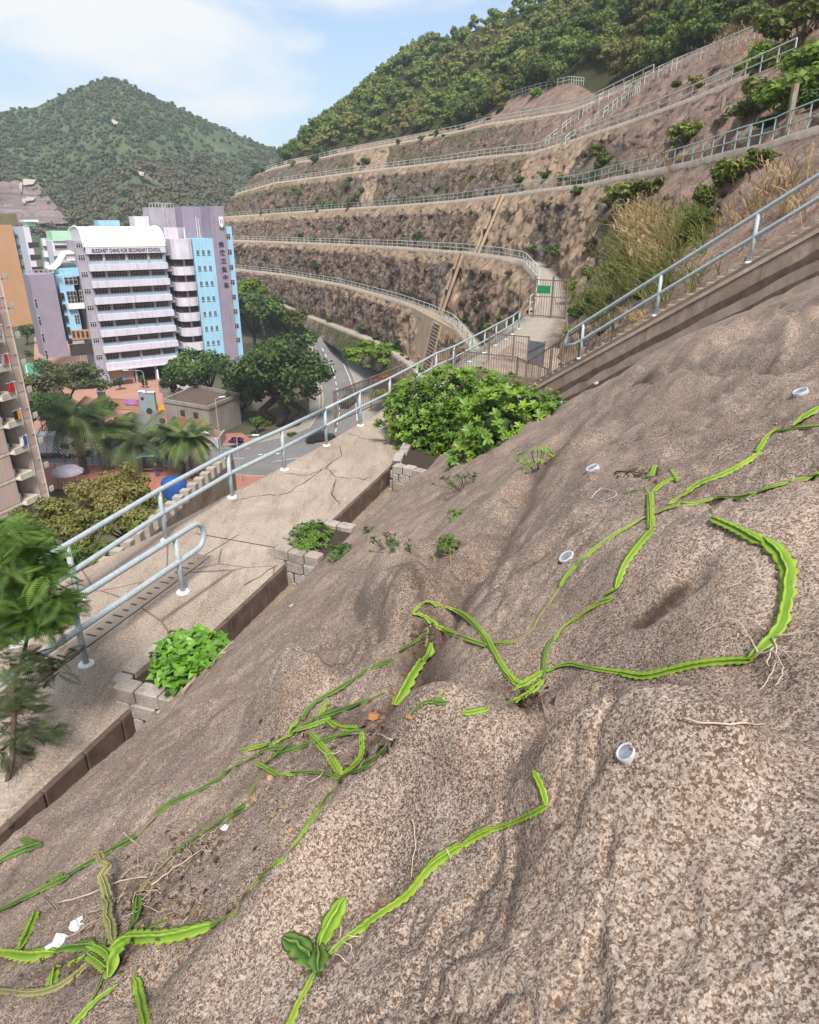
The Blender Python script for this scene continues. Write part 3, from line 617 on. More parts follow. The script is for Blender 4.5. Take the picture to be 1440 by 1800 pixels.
strip(2, 712, 800, 690, 775, 1.2); strip(4, 806, 842, 770, 815, 1.2); strip(6, 850, 905, 820, 880, 1.1); strip(6, 905, 960, 880, 940, .75); strip(6, 1000, 1085, 985, 1040, .9); strip(8, 985, 1048, 940, 1000, 1.1); strip(8, 930, 990, 905, 945, .7); strip(8, 640, 670, 635, 660, .8)
strip(10, 620, 690, 620, 680, .7); strip(4, 885, 950, 870, 930, .6)
hill_me = grid_mesh('hillside', H[:, ::-1], True, M['hill'])
for nm, a in (('beige', beige), ('walk', walk), ('veg', veg), ('dome', dome), ('soil', soil)): vattr(hill_me, nm, a[:, ::-1])
hill_obj = link('hillside', hill_me, kind='structure', label='brown cut rock hillside stepped into level benches')
HB = BVHTree.FromPolygons([tuple(p) for p in H[:, ::-1].reshape(-1, 3)], [tuple(p.vertices) for p in hill_me.polygons])
def hill_hit(u, v):
    r = Vector(ray(u, v)).normalized(); l, n, i, d = HB.ray_cast(Vector((0, 0, CZ)), r, 900)
    if l is None: return None, None
    if n.dot(r) > 0: n = -n
    return l, n
# =================================================================== concrete path, drain, stairs
Z3 = Vector((0, 0, 1))
ys = np.arange(2, 31.01, .5); inn = [(inner_x(y), y) for y in ys if y < 23.2]; outp = [(outer_x(y), y) for y in ys]
poly = inn+[(4.2, 23.5), (6.5, 24.5), (7.5, 31)]+outp[::-1]
t = MB(); t.prism(poly, ZP-.5, ZP); path_o = t.build('concrete_path', M['path'], kind='structure', label='cracked weathered concrete path between rail and slope')
rb = MB(); a, b = outp[0], outp[-1]
wall = MB(); wp = [(x-.02, y) for x, y in outp]; n = len(wp)
wall.add([(x, y, ZP-.06) for x, y in wp]+[(x-1.3, y+.4, 12) for x, y in wp], [(k, k+1, n+k+1, n+k) for k in range(n-1)])
wall.build('retaining_wall', M['wall_grey'], None, kind='structure')
# drain wall of separate blocks on the slope side of the path
y = 2.2; dr_me = None; seg = 0
dw = empty('drain_wall', (inner_x(8), 8, ZP), kind='structure', label='dark wet block edge of the drain beside the path')
while y < 19.5:
    L = .62; p0 = Vector((inner_x(y), y, 0)); p1 = Vector((inner_x(y+L), y+L, 0))
    if dr_me is None:
        mb = MB(); mb.cbox(.012, L*1.052-.012, -.07, .03, 0, .74, .012); dr_me = mb.mesh('block'); dr_me.materials.append(M['conc_dark'])
    o = link('block', dr_me, None, dw); o.location = Vector((p0.x, p0.y, ZP-.745))-dw.location; o.rotation_euler = (0, 0, math.atan2(p1.y-p0.y, p1.x-p0.x)); y += L
# cast drain covers with slots
A = atz(30, 1212, ZP); B = atz(345, 985, ZP); A0 = A-(B-A).normalized()*2.2; dirc = (B-A0).normalized(); sidec = Vector((dirc.y, -dirc.x, 0)); LN = (B-A0).length
def cover_mesh():
    mb = MB(); L = .60; W = .34; h = .008
    sl = [(.19, .055), (.39, .055)]; x = .022
    for c, s_ in sl+[(L-.022, 0)]:
        mb.box(x, c-s_/2 if s_ else L-.022, 0, W, -.03, h); x = c+s_/2
    for c, s_ in sl:
        mb.box(c-s_/2, c+s_/2, 0, .11, -.03, h-.0006); mb.box(c-s_/2, c+s_/2, .23, W, -.03, h-.0006)
    mb.box(0, .022, 0, .07, -.03, h); mb.box(0, .022, .27, W, -.03, h); mb.box(L-.022, L, 0, .07, -.03, h); mb.box(L-.022, L, .27, W, -.03, h)
    me = mb.mesh('cover_slab'); me.materials.append(M['cover']); return me
cm = cover_mesh(); dc = empty('drain_cover_row', A0, kind='structure', label='row of slotted concrete drain covers along the path')
bedm = MB(); q0 = A0-sidec*.18; bedm.obox(q0+sidec*.0, q0+dirc*LN, .37, .003); o = bedm.build('dark_channel', M['joint'], dc); o.location = -A0+Vector((0, 0, .001))-sidec*(-.18)+sidec*0
k = 0
while k*.604 < LN-.3:
    o = link('cover_slab', cm, None, dc); o.location = dirc*(k*.604)+Vector((0, 0, .006+.001*(k % 3)))-sidec*.17*0+sidec*.17; o.rotation_euler = (0, 0, math.atan2(dirc.y, dirc.x)); k += 1
jt = MB(); jt.obox(atz(345, 938, ZP), atz(480, 962, ZP), .03, .003); jt.obox(atz(345, 985, ZP), atz(420, 940, ZP), .02, .003)
jt.build('slab_joint', M['joint'], kind='structure')
crk = MB(); rr = random.Random(3)
for line in ([(408, 882), (450, 872), (505, 868), (545, 840), (572, 822), (600, 800), (595, 780)], [(572, 822), (590, 838), (640, 842), (655, 838)], [(500, 832), (540, 836), (575, 824)], [(430, 1030), (500, 985)], [(610, 762), (640, 770), (690, 776)], [(590, 840), (583, 870), (600, 890)]):
    pts = []
    for (a1, b1), (a2, b2) in zip(line[:-1], line[1:]):
        for f in np.linspace(0, 1, 6)[:-1]: pts.append(atz(a1+(a2-a1)*f+rr.uniform(-2, 2), b1+(b2-b1)*f+rr.uniform(-1.5, 1.5), ZP))
    for p, q in zip(pts[:-1], pts[1:]): crk.obox(p, q, .012+rr.random()*.02, .0035)
crk.build('open_crack', M['joint'], kind='structure')
# stairs: parapet, drain ledges, steps
def L_(t, side=0., up=0.): return S0+SD*t+SN*side+Vector((0, 0, up))
stairs = empty('concrete_stairs', L_(-1), kind='structure', label='long concrete stairs climbing the slope behind a sloping parapet')
def sloped(name, s0, s1, z0, z1, t0, t1, m, parent=None, n=26, jit=0.):
    mb = MB(); vs = []; fs = []
    for i in range(n+1):
        tt = t0+(t1-t0)*i/n; j = jit*(fbm(tt*6, s0, z0, 3, 5)) if jit else 0
        for s_, z_ in ((s0, z0), (s1, z0), (s1, z1), (s0, z1)): vs.append(L_(tt, s_+j*.5, z_+(j if z_ == z1 else 0)))
    for i in range(n):
        for k in range(4): fs.append((i*4+k, i*4+(k+1) % 4, (i+1)*4+(k+1) % 4, (i+1)*4+k))
    fs += [(3, 2, 1, 0), (n*4, n*4+1, n*4+2, n*4+3)]; mb.add(vs, fs); o = mb.build(name, m, parent)
    if parent: o.location = -parent.location
    return o
sloped('parapet', -.18, .10, -1.2, -.05, -1.05, 6, M['para_brown'], stairs, 60, .012)
sloped('parapet_cap', -.34, -.185, -.30, -.20, -1.05, 6, M['para_cap'], stairs, 90, .02)
sloped('parapet_face', -.30, -.19, -1.2, -.301, -1.05, 6, M['para_face'], stairs, 90, .02)
sloped('drain_channel', -.56, -.31, -2.0, -1.1, -1.0, 6, M['conc_dark'], stairs, 90, .05)
sloped('stain_shade_base', -.36, -.30, -1.2, -.70, -1.05, 6, M['conc_dark'], stairs, 90, .05)  # stained base, with the shade of the hidden drain gap put in its colour
sloped('drain_ledge', -.86, -.57, -2.0, -1.05, -1.0, 6, M['ledge_grey'], stairs, 90, .07)
sloped('lower_ledge', -1.18, -.87, -2.2, -1.38, -.95, 6, M['conc_dark'], stairs, 90, .07)
sloped('drain_kerb', -1.45, -1.19, -2.4, -1.55, -.9, 6, M['para_cap'], stairs, 90, .10)
sloped('back_kerb', 1.10, 1.28, -.5, .10, -.9, 6, M['concrete'], stairs, 60, .03)
hlen = math.hypot(SD.x, SD.y); nst = 66; rise = SD.z*7/nst; tr = hlen*7/nst
stm = MB(); stm.cbox(0, tr+.03, 0, 1.0, -.5, 0, .012); st_me = stm.mesh('step'); st_me.materials.append(M['para_cap'])
for k in range(nst):
    tt = -1+7*k/nst; p = L_(tt, .10); o = link('step', st_me, None, stairs)
    o.location = Vector((p.x, p.y, p.z+rise*.5+.10))-stairs.location; o.rotation_euler = (0, 0, math.atan2(SDH.y, SDH.x))
# landing at the foot
lp = [atz(836, 650, 24.35), atz(972, 668, 24.35), L_(-.72, .1), L_(-.72, 1.2), atz(985, 612, 24.35), atz(905, 598, 24.35)]
lb = MB(); lb.prism([(p.x, p.y) for p in lp], 23.3, 24.32); lb.build('stair_landing', M['concrete'], kind='structure', label='low concrete landing at the foot of the stairs')
# =================================================================== masonry planters
def planter(A, B, Cc, z, courses, plants_label, back=True):
    """A near path-side corner, B near slope-side corner, C far path-side corner (plan points)"""
    root = empty('stone_planter', (A.x, A.y, z), label=plants_label, cat='planter', group='granite block planters beside the drain')
    rr = random.Random(int(A.y*10)); hh = .225; base = Vector((A.x, A.y, z))
    def wall(p, q, rows, off):
        d = (q-p); L = d.length; d.normalize(); nrm = Vector((d.y, -d.x, 0)); ang = math.atan2(d.y, d.x)
        for r_ in range(rows):
            x = (0 if (r_+off) % 2 == 0 else -.17)
            while x < L-.06:
                w_ = .34+rr.uniform(-.06, .08); x0 = max(x, 0); x1 = min(x+w_, L)
                if x1-x0 > .08:
                    mb = MB(); j = lambda: rr.uniform(-.012, .012)
                    mb.cbox(x0+.012, x1-.012, -.13+j(), .12+j(), -hh+.012, 0+j()*.6, .022)
                    o = mb.build('granite_block', M['granite'], root); o.location = p-base+Vector((0, 0, -r_*hh)); o.rotation_euler = (rr.uniform(-.02, .02), rr.uniform(-.02, .02), ang+rr.uniform(-.02, .02))
                x += w_
        mm = MB(); mm.box(.03, L-.03, -.095, .09, -hh*rows, -.025); o = mm.build('mortar', M['mortar'], root); o.location = p-base; o.rotation_euler = (0, 0, ang)
    A, B, Cc = Vector((A.x, A.y, z)), Vector((B.x, B.y, z)), Vector((Cc.x, Cc.y, z)); D = B+(Cc-A)
    wall(A, B, courses, 0); wall(Cc, A, courses, 1)
    if back: wall(Cc, D, 2, 0)
    s_ = MB(); s_.prism([(v.x-A.x, v.y-A.y) for v in (A+(B-A)*.02, B+(B-A)*.25, D+(B-A)*.25, Cc)], -.5, -.10); s_.build('soil', M['soil'], root)
    return root, A, B, Cc, D
PL1 = planter(atz(206, 1197, 24.32), atz(318, 1222, 24.32), atz(300, 1118, 24.32), 24.32, 4, 'granite block planter nearest the camera filled by a bright heart leaved vine')
PL2 = planter(atz(488, 958, 24.32), atz(565, 976, 24.32), atz(552, 910, 24.32), 24.32, 4, 'granite block planter halfway up the path with low fresh green weeds')
PL3 = planter(atz(694, 815, 24.30), atz(800, 838, 24.30), atz(725, 765, 24.30), 24.30, 4, 'granite block planter under the big glossy bush', False)
# =================================================================== pipe handrails
def rail_post(p, h, r, m, parent, up=Z3, base=True):
    mb = MB(); mb.tube([p-up*.02, p+up*h], r, 10); o = mb.build('post', m, parent, True)
    if base:
        f = MB(); f.lathe([(.001, .034), (r*1.5, .034), (r*2.4, .022), (r*2.5, 0), (r*2.5, -.01)], 12, p); f.build('base_plate', M['white'], o)
    return o
def place(root):
    for o in COL.objects:
        if o.parent is root: o.location = Vector(o.location)-root.location
def pipe_rail(name, bases, h, hm, r, m, label, cat, group=None, ends=None):
    root = empty(name, bases[0], label=label, cat=cat, group=group)
    return root
R1 = .05
tops = [atz(u, v, 25.1) for u, v in [(0, 1024), (117, 958), (279, 862), (400, 797), (495, 755), (571, 719), (632, 689), (685, 665), (733, 640), (767, 621), (798, 609), (827, 594)]]
tops = [tops[0]*2-tops[1]+Vector((0, 0, 0))]+tops
tops += [atz(u, v, 25.1) for u, v in [(853, 581), (873, 570), (891, 561), (903, 554), (914, 546)]]
root = empty('path_railing', (tops[1].x, tops[1].y, ZP), label='long pale blue pipe railing on the open side of the path', cat='railing')
mb = MB(); mb.tube(tops[:7], R1, 12); mb.build('top_rail', M['galv'], root, True)
mb = MB(); mb.tube([p-Z3*.50 for p in tops[:7]], R1, 12); mb.build('middle_rail', M['galv'], root, True)
mb = MB(); mb.tube(tops[6:], R1*.85, 8); mb.build('top_rail', M['galv'], root, True)
mb = MB(); mb.tube([p-Z3*.50 for p in tops[6:]], R1*.85, 8); mb.build('middle_rail', M['galv'], root, True)
for p in tops[1:]: rail_post(p-Z3*1.1, 1.1, R1*.95, M['galv'] if p.y < 32 else M['galv_green'], root)
place(root)
# shorter inner handrail with a rounded end
b1, b2 = atz(152, 1168, ZP), atz(322, 1041, ZP); dr = (b2-b1).normalized(); zt, zm = Z3*1.08, Z3*.60
root = empty('path_handrail', b1, label='short pale blue handrail with a rounded end standing beside the drain covers', cat='railing')
e = b2+dr*.52; arc = [e+dr*.25*math.sin(a)+Z3*(.84+.24*math.cos(a)) for a in np.linspace(0, math.pi, 12)]
mb = MB(); mb.tube([b1-dr*6+zt, b1+zt, b2+zt]+arc+[b2+zm, b1+zm, b1-dr*6+zm], R1, 12); mb.build('looped_rail', M['galv'], root, True)
for p in (b1-dr*4.6, b1-dr*2.3, b1, b2): rail_post(p, 1.05, R1*.95, M['galv'], root)
place(root)
# stair handrail
root = empty('stair_railing', L_(0), label='pale blue pipe railing climbing beside the concrete stairs', cat='railing')
hs = [(-.22, 1.1), (0, 1.1), (1.03, 1.1), (2., 1.1), (3., 1.1), (4.2, 1.1)]
mb = MB(); mb.tube([L_(-.27, 0, .62)]+[L_(-.27, 0, .9)]+[L_(a, 0, h) for a, h in hs], R1, 12); mb.build('top_rail', M['galv'], root, True)
mb = MB(); mb.tube([L_(-.27, 0, .72), L_(-.1, 0, .58)]+[L_(a, 0, .58) for a, h in hs[1:]], R1, 12); mb.build('middle_rail', M['galv'], root, True)
for a in (0, 1.03, 2., 3., 4.): rail_post(L_(a, 0, .0), 1.1, R1*.95, M['galv'], root)
place(root)
# =================================================================== barred fences and gate
def bar_fence(name, p0, p1, h, posts, label, cat, sp=.115, m=None, low=.08, group=None, rounded=False):
    m = m or M['brown_metal']; p0, p1 = Vector(p0), Vector(p1); d = p1-p0; L = d.length; root = empty(name, p0, label=label, cat=cat, group=group)
    for f in posts:
        mb = MB(); q = d*f; mb.box(q.x-.035, q.x+.035, q.y-.035, q.y+.035, q.z-.05, q.z+h+.02); mb.build('post', m, root)
    mb = MB(); mb.obox(Vector((0, 0, h-.04)), d+Vector((0, 0, h-.04)), .04, .04); mb.build('top_rail', m, root)
    mb = MB(); mb.obox(Vector((0, 0, low)), d+Vector((0, 0, low)), .03, .03); mb.build('bottom_rail', m, root)
    n = int(L/sp); bm = MB(); bm.tube([(0, 0, low+.01), (0, 0, h-.02)], .0105, 5); me = bm.mesh('bar'); me.materials.append(m)
    for k in range(1, n): o = link('bar', me, None, root); o.location = d*(k/n)
    return root
bar_fence('barred_fence', atz(590, 748, ZP), atz(706, 694, ZP), 1.12, (0, .5, 1), 'brown barred fence panel just outside the blue railing above the road', 'fence')
bar_fence('barred_fence', atz(762, 657, ZP), atz(907, 676, ZP)+Vector((0, 0, -.0)), 1.12, (0, .27, 1), 'brown barred fence crossing the path behind the big bush', 'fence')
bar_fence('barred_fence', atz(907, 676, ZP), atz(962, 700, ZP), 1.10, (1,), 'short brown barred fence between the bush and the stair foot', 'fence')
bar_fence('barred_fence', atz(848, 642, ZP), atz(926, 652, ZP), 1.5, (.14, .68, 1), 'taller brown barred fence beside the grey metal plate', 'fence')
bar_fence('stair_fence', L_(-.98, .05, .02), L_(.02, .05, .02), 1.0, (0, .45, .93), 'brown barred fence climbing along the first stairs', 'fence')
bar_fence('stair_fence', L_(.06, .12, .02), L_(.42, .12, .02), 1.0, (1,), 'last short brown barred piece reaching up beside the blue stair post', 'fence', .16)
p = atz(926, 652, ZP); q = atz(954, 657, ZP); root = empty('metal_plate', p, label='blue grey sheet metal plate closing the gap beside the stair landing', cat='metal plate')
mb = MB(); d = q-p; mb.obox(Vector((0, 0, .18)), d+Vector((0, 0, .18)), .02, 1.16); mb.build('sheet', M['grey_plate'], root)
for f in (0, 1): mb = MB(); mb.tube([d*f, d*f+Z3*1.42], .025, 6); mb.build('frame_post', M['brown_metal'], root)
mb = MB(); mb.tube([d*0+Vector((0, -.04, .85)), d+Vector((0, -.04, 1.3))], .018, 6); mb.build('brace', M['brown_metal'], root)
# gate with the green sign
g0, g1, g2 = atz(937, 557, ZP), atz(968, 559, ZP), atz(993, 561, ZP); GH = 2.62
root = empty('footpath_gate', g0, label='brown barred footpath gate with a green sign between two posts', cat='gate')
for gp in (g0, g1, g2): mb = MB(); q = gp-g0; mb.box(q.x-.06, q.x+.06, q.y-.06, q.y+.06, 0, GH+.15*(gp is not g2)); mb.build('post', M['brown_metal'], root)
for a, b, brace in ((g0, g1, False), (g1, g2, True)):
    d = b-a; o0 = a-g0
    leaf = MB(); leaf.obox(o0+Z3*.08, o0+d+Z3*.08, .05, .06); leaf.obox(o0+Z3*(GH-.15), o0+d+Z3*(GH-.15), .05, .06); leaf.obox(o0+Z3*1.38, o0+d+Z3*1.38, .05, .05)
    if brace: leaf.tube([o0+d*.1+Z3*(1.38), o0+d*.95+Z3*.1], .025, 5)
    lf = leaf.build('gate_leaf', M['brown_metal'], root)
    n = 7; bm = MB(); bm.tube([(0, 0, .1), (0, 0, GH-.13)], .018, 5); me = bm.mesh('bar'); me.materials.append(M['brown_metal'])
    for k in range(1, n): o = link('bar', me, None, lf); o.location = o0+d*(k/n)
d = g1-g0; s0 = d*.14+Vector((0, -.07, 1.62)); s1 = d*.86+Vector((0, -.07, 1.62)); mb = MB(); mb.obox(s0, s1, .025, .52); sg = mb.build('sign', M['sign_green'], root)
for k in range(3): mb = MB(); mb.obox(s0+Vector((.08, -.015, .12+.12*k)), s1+Vector((-.08-.1*(k % 2), -.015, .12+.12*k)), .004, .035)
bar_fence('side_fence', atz(912, 556, ZP)+Vector((0, 0, 0)), g0-Vector((.1, 0, 0)), 2.5, (0,), 'brown barred wing of the gate reaching out over the rock face', 'fence', .22)
# =================================================================== far bench railings
def bench_rail(rw, c0, c1, label, sp, h=1.15, r=.045, m=None, side=-.0):
    m = m or M['far_rail']; i = np.where((ts >= c0) & (ts <= c1))[0]; X, Y, Z = rw[0][i], rw[1][i], rw[2][i]
    s = np.r_[0, np.cumsum(np.hypot(np.diff(X), np.diff(Y)))]; base = Vector((X[-1], Y[-1], Z[-1])); root = empty('bench_railing', base, label=label, cat='railing', group='pipe railings along the rock benches')
    n = max(2, int(s[-1]/sp)); q = np.linspace(0, s[-1], n+1); px, py, pz = np.interp(q, s, X), np.interp(q, s, Y), np.interp(q, s, Z)
    mb = MB(); mb.tube([(0, 0, -.1), (0, 0, h)], r, 5); me = mb.mesh('post'); me.materials.append(m)
    for a, b, c in zip(px, py, pz): link('post', me, None, root).location = Vector((a, b, c))-base
    for f in (1., .52): mb = MB(); mb.tube([Vector((a, b, c+h*f))-base for a, b, c in zip(px, py, pz)], r*.9, 5); mb.build('rail', m, root)
bench_rail(r1, .5, 8.35, 'grey pipe railing on the lowest bench curving down towards the path', 2.6, r=.06)
bench_rail((Q[:, 2], Q[:, 3], z2o), 1., 10.6, 'pale railing along the bench that leads to the green sign gate', 2.6, r=.055)
bench_rail(r3, 1., 12.3, 'long grey railing on the third bench above the path rising to the right edge', 2.2, r=.042, m=M['galv_green'])
bench_rail(r3, 12.3, 16.6, 'nearest piece of the third bench railing at the right edge of the photo', 1.6, r=.036, m=M['galv_green'])
bench_rail(r4, 1.5, 10.3, 'grey railing on the fourth bench below the upper dark rock face', 2.6, r=.055)
bench_rail(r5, 2.2, 7.4, 'grey railing on the highest long bench below the wood', 2.6, r=.06)
# railings climbing the crest
def crest_rail(pix, label, sp=2.6, r=.05):
    pts = []
    for (a, b), (c, d) in zip(pix[:-1], pix[1:]):
        for f in np.linspace(0, 1, 8)[:-1]:
            l, n = hill_hit(a+(c-a)*f, b+(d-b)*f)
            if l is not None: pts.append(l)
    if len(pts) < 3: return
    base = pts[0]; root = empty('crest_railing', base, label=label, cat='railing', group='railings climbing the bare crest')
    mb = MB(); mb.tube([(0, 0, -.1), (0, 0, 1.1)], r, 5); me = mb.mesh('post'); me.materials.append(M['far_rail'])
    for p in pts: link('post', me, None, root).location = p-base
    for f in (1.1, .6): mb = MB(); mb.tube([p-base+Z3*f for p in pts], r*.9, 5); mb.build('rail', M['far_rail'], root)
crest_rail([(958, 258), (1010, 215), (1060, 178), (1125, 150), (1180, 125), (1240, 102), (1340, 62)], 'grey railing climbing the edge of the wood to the upper right')
crest_rail([(985, 262), (1045, 218), (1100, 178), (1128, 158)], 'second railing beside the stairs up the bare rock crest')
crest_rail([(888, 176), (930, 163), (1000, 147), (1030, 150)], 'short railing at the foot of the wood above the bare dome')

# pale kerbs along the outer bench edges
def bench_kerb(rw, c0, c1, w0=.30):
    i = np.where((ts >= c0) & (ts <= c1))[0][::3]; o = np.stack([rw[0][i], rw[1][i], rw[2][i]], -1); n = np.append(NR[i], np.zeros((len(i), 1)), 1)
    a, b = o-n*.22, o+n*w0; G_ = np.stack([a-[0, 0, .55], a+[0, 0, .14], b+[0, 0, .14], b-[0, 0, .2]], 0); me = grid_mesh('bench_kerb', G_, False, M['para_cap']); link('bench_kerb', me, kind='structure')
bench_kerb(r0, .5, 7.4); bench_kerb(r1, .5, 8.3); bench_kerb((Q[:, 2], Q[:, 3], z2o), 1., 10.6); bench_kerb(r3, 1., 16.); bench_kerb(r4, 1.5, 9.6); bench_kerb(r5, 2.2, 7.2)
# =================================================================== valley floor and roads
g = MB(); g.add([(-1100, -60, -.06), (700, -60, -.06), (700, 1300, -.06), (-1100, 1300, -.06)], [(0, 1, 2, 3)]); g.build('ground', M['valley'], kind='structure')
def px(pts, dz=0): return [atz(u, v, z)+Z3*dz for u, v, z in pts]
def sheet(name, Lp, Rp, m, sub=6, dz=0., **k):
    def rs(P):
        P = np.array([tuple(p) for p in P]); t = np.linspace(0, len(P)-1, (len(P)-1)*sub+1); return np.stack([np.interp(t, np.arange(len(P)), P[:, c]) for c in range(3)], -1)
    a, b = rs(Lp), rs(Rp); G = np.stack([a, b], 0)+np.array([0, 0, dz]); me = grid_mesh(name, G, False, m); o = link(name, me, kind='structure', **k)
    if me.polygons[0].normal.z < 0: me.flip_normals()
    return o
RL = px([(545, 600, 7), (556, 636, 4.6), (557, 665, 3.4), (562, 700, 2.2), (562, 727, 1.4), (545, 752, .8), (500, 768, .4), (450, 779, .1), (380, 783, 0.02), (300, 783, 0.02), (200, 783, 0.02), (75, 783, 0.02), (-80, 785, 0.02)])
RR = px([(566, 590, 7.6), (593, 612, 5.4), (611, 640, 4.2), (623, 668, 3.2), (632, 700, 2.2), (640, 745, 1.4), (628, 800, .6), (560, 838, .1), (440, 838, 0.02), (320, 822, 0.02), (200, 818, 0.02), (78, 818, 0.02), (-80, 822, 0.02)])
sheet('road', RL, RR, M['asphalt'], label='grey asphalt road curving out of the valley')
VO = px([(566, 583, 8), (603, 604, 6.4), (632, 628, 5.4), (665, 655, 4.4), (700, 690, 3), (760, 745, 2), (760, 840, 1), (640, 880, 0), (440, 880, 0), (320, 868, 0), (200, 862, 0), (78, 862, 0), (-80, 862, 0)])
kerb = lambda P, s: [p+Z3*.12 for p in P]
sheet('pavement', kerb(RR[:8], 1), [p+Z3*.14 for p in VO[:8]], M['paving_grey'], label='grey pavement and verge between road and rock wall')
sheet('pavement', kerb(RR[7:], 1), [p+Z3*.14 for p in VO[7:]], M['paving_red'], label='red paved footway on the near side of the road')
EM = px([(470, 615, 0), (470, 650, 0), (470, 680, 0), (470, 705, 0), (470, 722, 0), (455, 735, 0), (440, 748, 0), (425, 762, 0), (375, 765, 0), (300, 766, 0), (200, 766, 0), (75, 766, 0), (-80, 768, 0)])
mid = [a+(b-a).normalized()*2.4 for a, b in zip(RL, EM)]
sheet('pavement', [p+Z3*.12 for p in mid[:8]], kerb(RL[:8], 1), M['paving_grey'], label='grey footway on the school side of the curved road')
sheet('embankment', [p+Z3*.1 for p in EM[:8]], [p+Z3*.118 for p in mid[:8]], M['valley'])
sheet('pavement', [p+Z3*.13 for p in EM[7:]], kerb(RL[7:], 1), M['paving_red'], label='red paved footway along the school side')
for P in (RL, RR):
    kb = MB(); Q_ = P
    for a, b in zip(Q_[:-1], Q_[1:]): kb.obox(a, b, .22, .135)
    kb.build('kerb', M['conc_pale'], kind='structure')
# side street to the school gate and the forecourt
def flat(name, pts, m, z, **k):
    t = MB(); t.prism([(p.x, p.y) for p in [atz(u, v, z) for u, v in pts]], z-.05, z); o = t.build(name, m, kind='structure', **k)
    return o
flat('school_forecourt', [(60, 592), (60, 760), (300, 760), (300, 650), (200, 600)], M['paving_orange'], .06, label='salmon paved forecourt in front of the school')
flat('side_street', [(238, 724), (271, 722), (306, 784), (232, 784)], M['asphalt'], .155, label='short side street leading to the school gate')
flat('court', [(40, 640), (84, 630), (96, 662), (46, 670)], M['court_green'], .09, label='green painted ball court beside the school')
ln = MB()
for a, b in (((45, 641), (82, 634)), ((45, 641), (50, 666))): ln.obox(atz(*a, .094), atz(*b, .094), .18, .004)
ln.build('court_line', M['line_white'], kind='structure')
flat('footway', [(272, 722), (300, 716), (330, 784), (306, 784)], M['paving_red'], .17, label='red footway beside the side street')
# painted markings
def mark(pts, wd, m='line_white', dash=None, name='road_marking'):
    P = px(pts); mb = MB()
    for a, b in zip(P[:-1], P[1:]):
        if dash:
            d = b-a; L = d.length; s = 0
            while s < L: mb.obox(a+d*(s/L), a+d*(min(s+dash[0], L)/L), wd, .003); s += dash[0]+dash[1]
        else: mb.obox(a, b, wd, .003)
    o = mb.build(name, M[m], kind='structure'); o.location.z = .03; return o
mark([(566, 612, 6.3), (586, 650, 4.15), (594, 690, 2.65), (597, 725, 1.7), (590, 760, .9)], .16, dash=(2., 1.6))
mark([(604, 640, 4.26), (616, 668, 3.22), (625, 700, 2.22), (628, 740, 1.42)], .14)
mark([(561, 640, 4.55), (563, 665, 3.4), (568, 700, 2.2), (567, 727, 1.4)], .14, 'line_yellow')
mark([(430, 806, 0.02), (330, 803, 0.02), (210, 801, 0.02), (0, 800, 0.02)], .16, dash=(3., 2.))
mark([(440, 788, 0.05), (300, 788, 0.03), (140, 787, 0.02)], .13)
mark([(600, 790, .55), (560, 800, .35), (480, 812, .1)], .16)
for k in range(6): mark([(455+k*10, 800-k*.6, .15), (461+k*10, 799-k*.6, .15)], .5)
# =================================================================== school
D_ = Vector((.81082, .58529, 0)); SO = Vector((-60.418, 135.333, 0)); SR = math.atan2(D_.y, D_.x); NI = Vector((-D_.y, D_.x, 0))
def fac(u, v, off=0., O=SO, d=D_, n=NI):
    r = ray(u, v); b = O+n*off; det = r[0]*(-d.y)-(-d.x)*r[1]; t = (b.x*(-d.y)-(-d.x)*b.y)/det; s = (r[0]*b.y-r[1]*b.x)/det
    return s, CZ+r[2]*t
def fx(u, v, off=0): return fac(u, v, off)[0]
def fz(u, v, off=0): return fac(u, v, off)[1]
school = empty('school_building', SO, SR, label='seven storey blue and lilac school block with barrel roof and purple tower', cat='school building')
def P_(name, x0, x1, y0, y1, z0, z1, m, parent=None):
    mb = MB(); mb.box(x0, x1, y0, y1, z0, z1); return mb.build(name, M[m], parent or school)
def window(x0, x1, z0, z1, y, cols, frame='frame_brown', parent=None, bars=1, fw=.07, sill=None):
    mb = MB(); mb.box(x0, x1, y-.05, y+.02, z1-fw, z1); mb.box(x0, x1, y-.05, y+.02, z0, z0+fw)
    for k in range(cols+1):
        x = x0+(x1-x0)*k/cols; mb.box(max(x-fw/2, x0), min(x+fw/2, x1), y-.045, y+.02, z0+fw, z1-fw)
    for k in range(1, bars+1):
        z = z0+(z1-z0)*k/(bars+1)*1.25
        if z < z1-.1: mb.box(x0+fw/2, x1-fw/2, y-.04, y+.015, z-fw*.4, z+fw*.4)
    w_ = mb.build('window', M[frame], parent or school)
    g_ = MB(); g_.box(x0+.01, x1-.01, y-.022, y-.006, z0+.01, z1-.01); g_.build('pane', M['glass_dark'], w_)
    if sill: s_ = MB(); s_.box(x0-.06, x1+.06, y-.14, y-.002, z0-.09, z0-.005); s_.build('sill', M[sill], w_)
    return w_
BT = [23.1, 20.1, 17.08, 14.02, 10.97, 7.9, 4.62]
P_('wall', 0, 14.4, .25, 12, 3.4, 25.9, 'blue_dull')
P_('side_wall', -.02, .24, -.02, 11.9, 3.4, 25.92, 'lilac_grey'); P_('side_wall', 14.38, 14.6, -.02, 11.9, 3.4, 25.92, 'lilac_grey')
P_('name_band', -.1, 14.7, -.3, .24, 24.95, 26.1, 'trim_lilac')
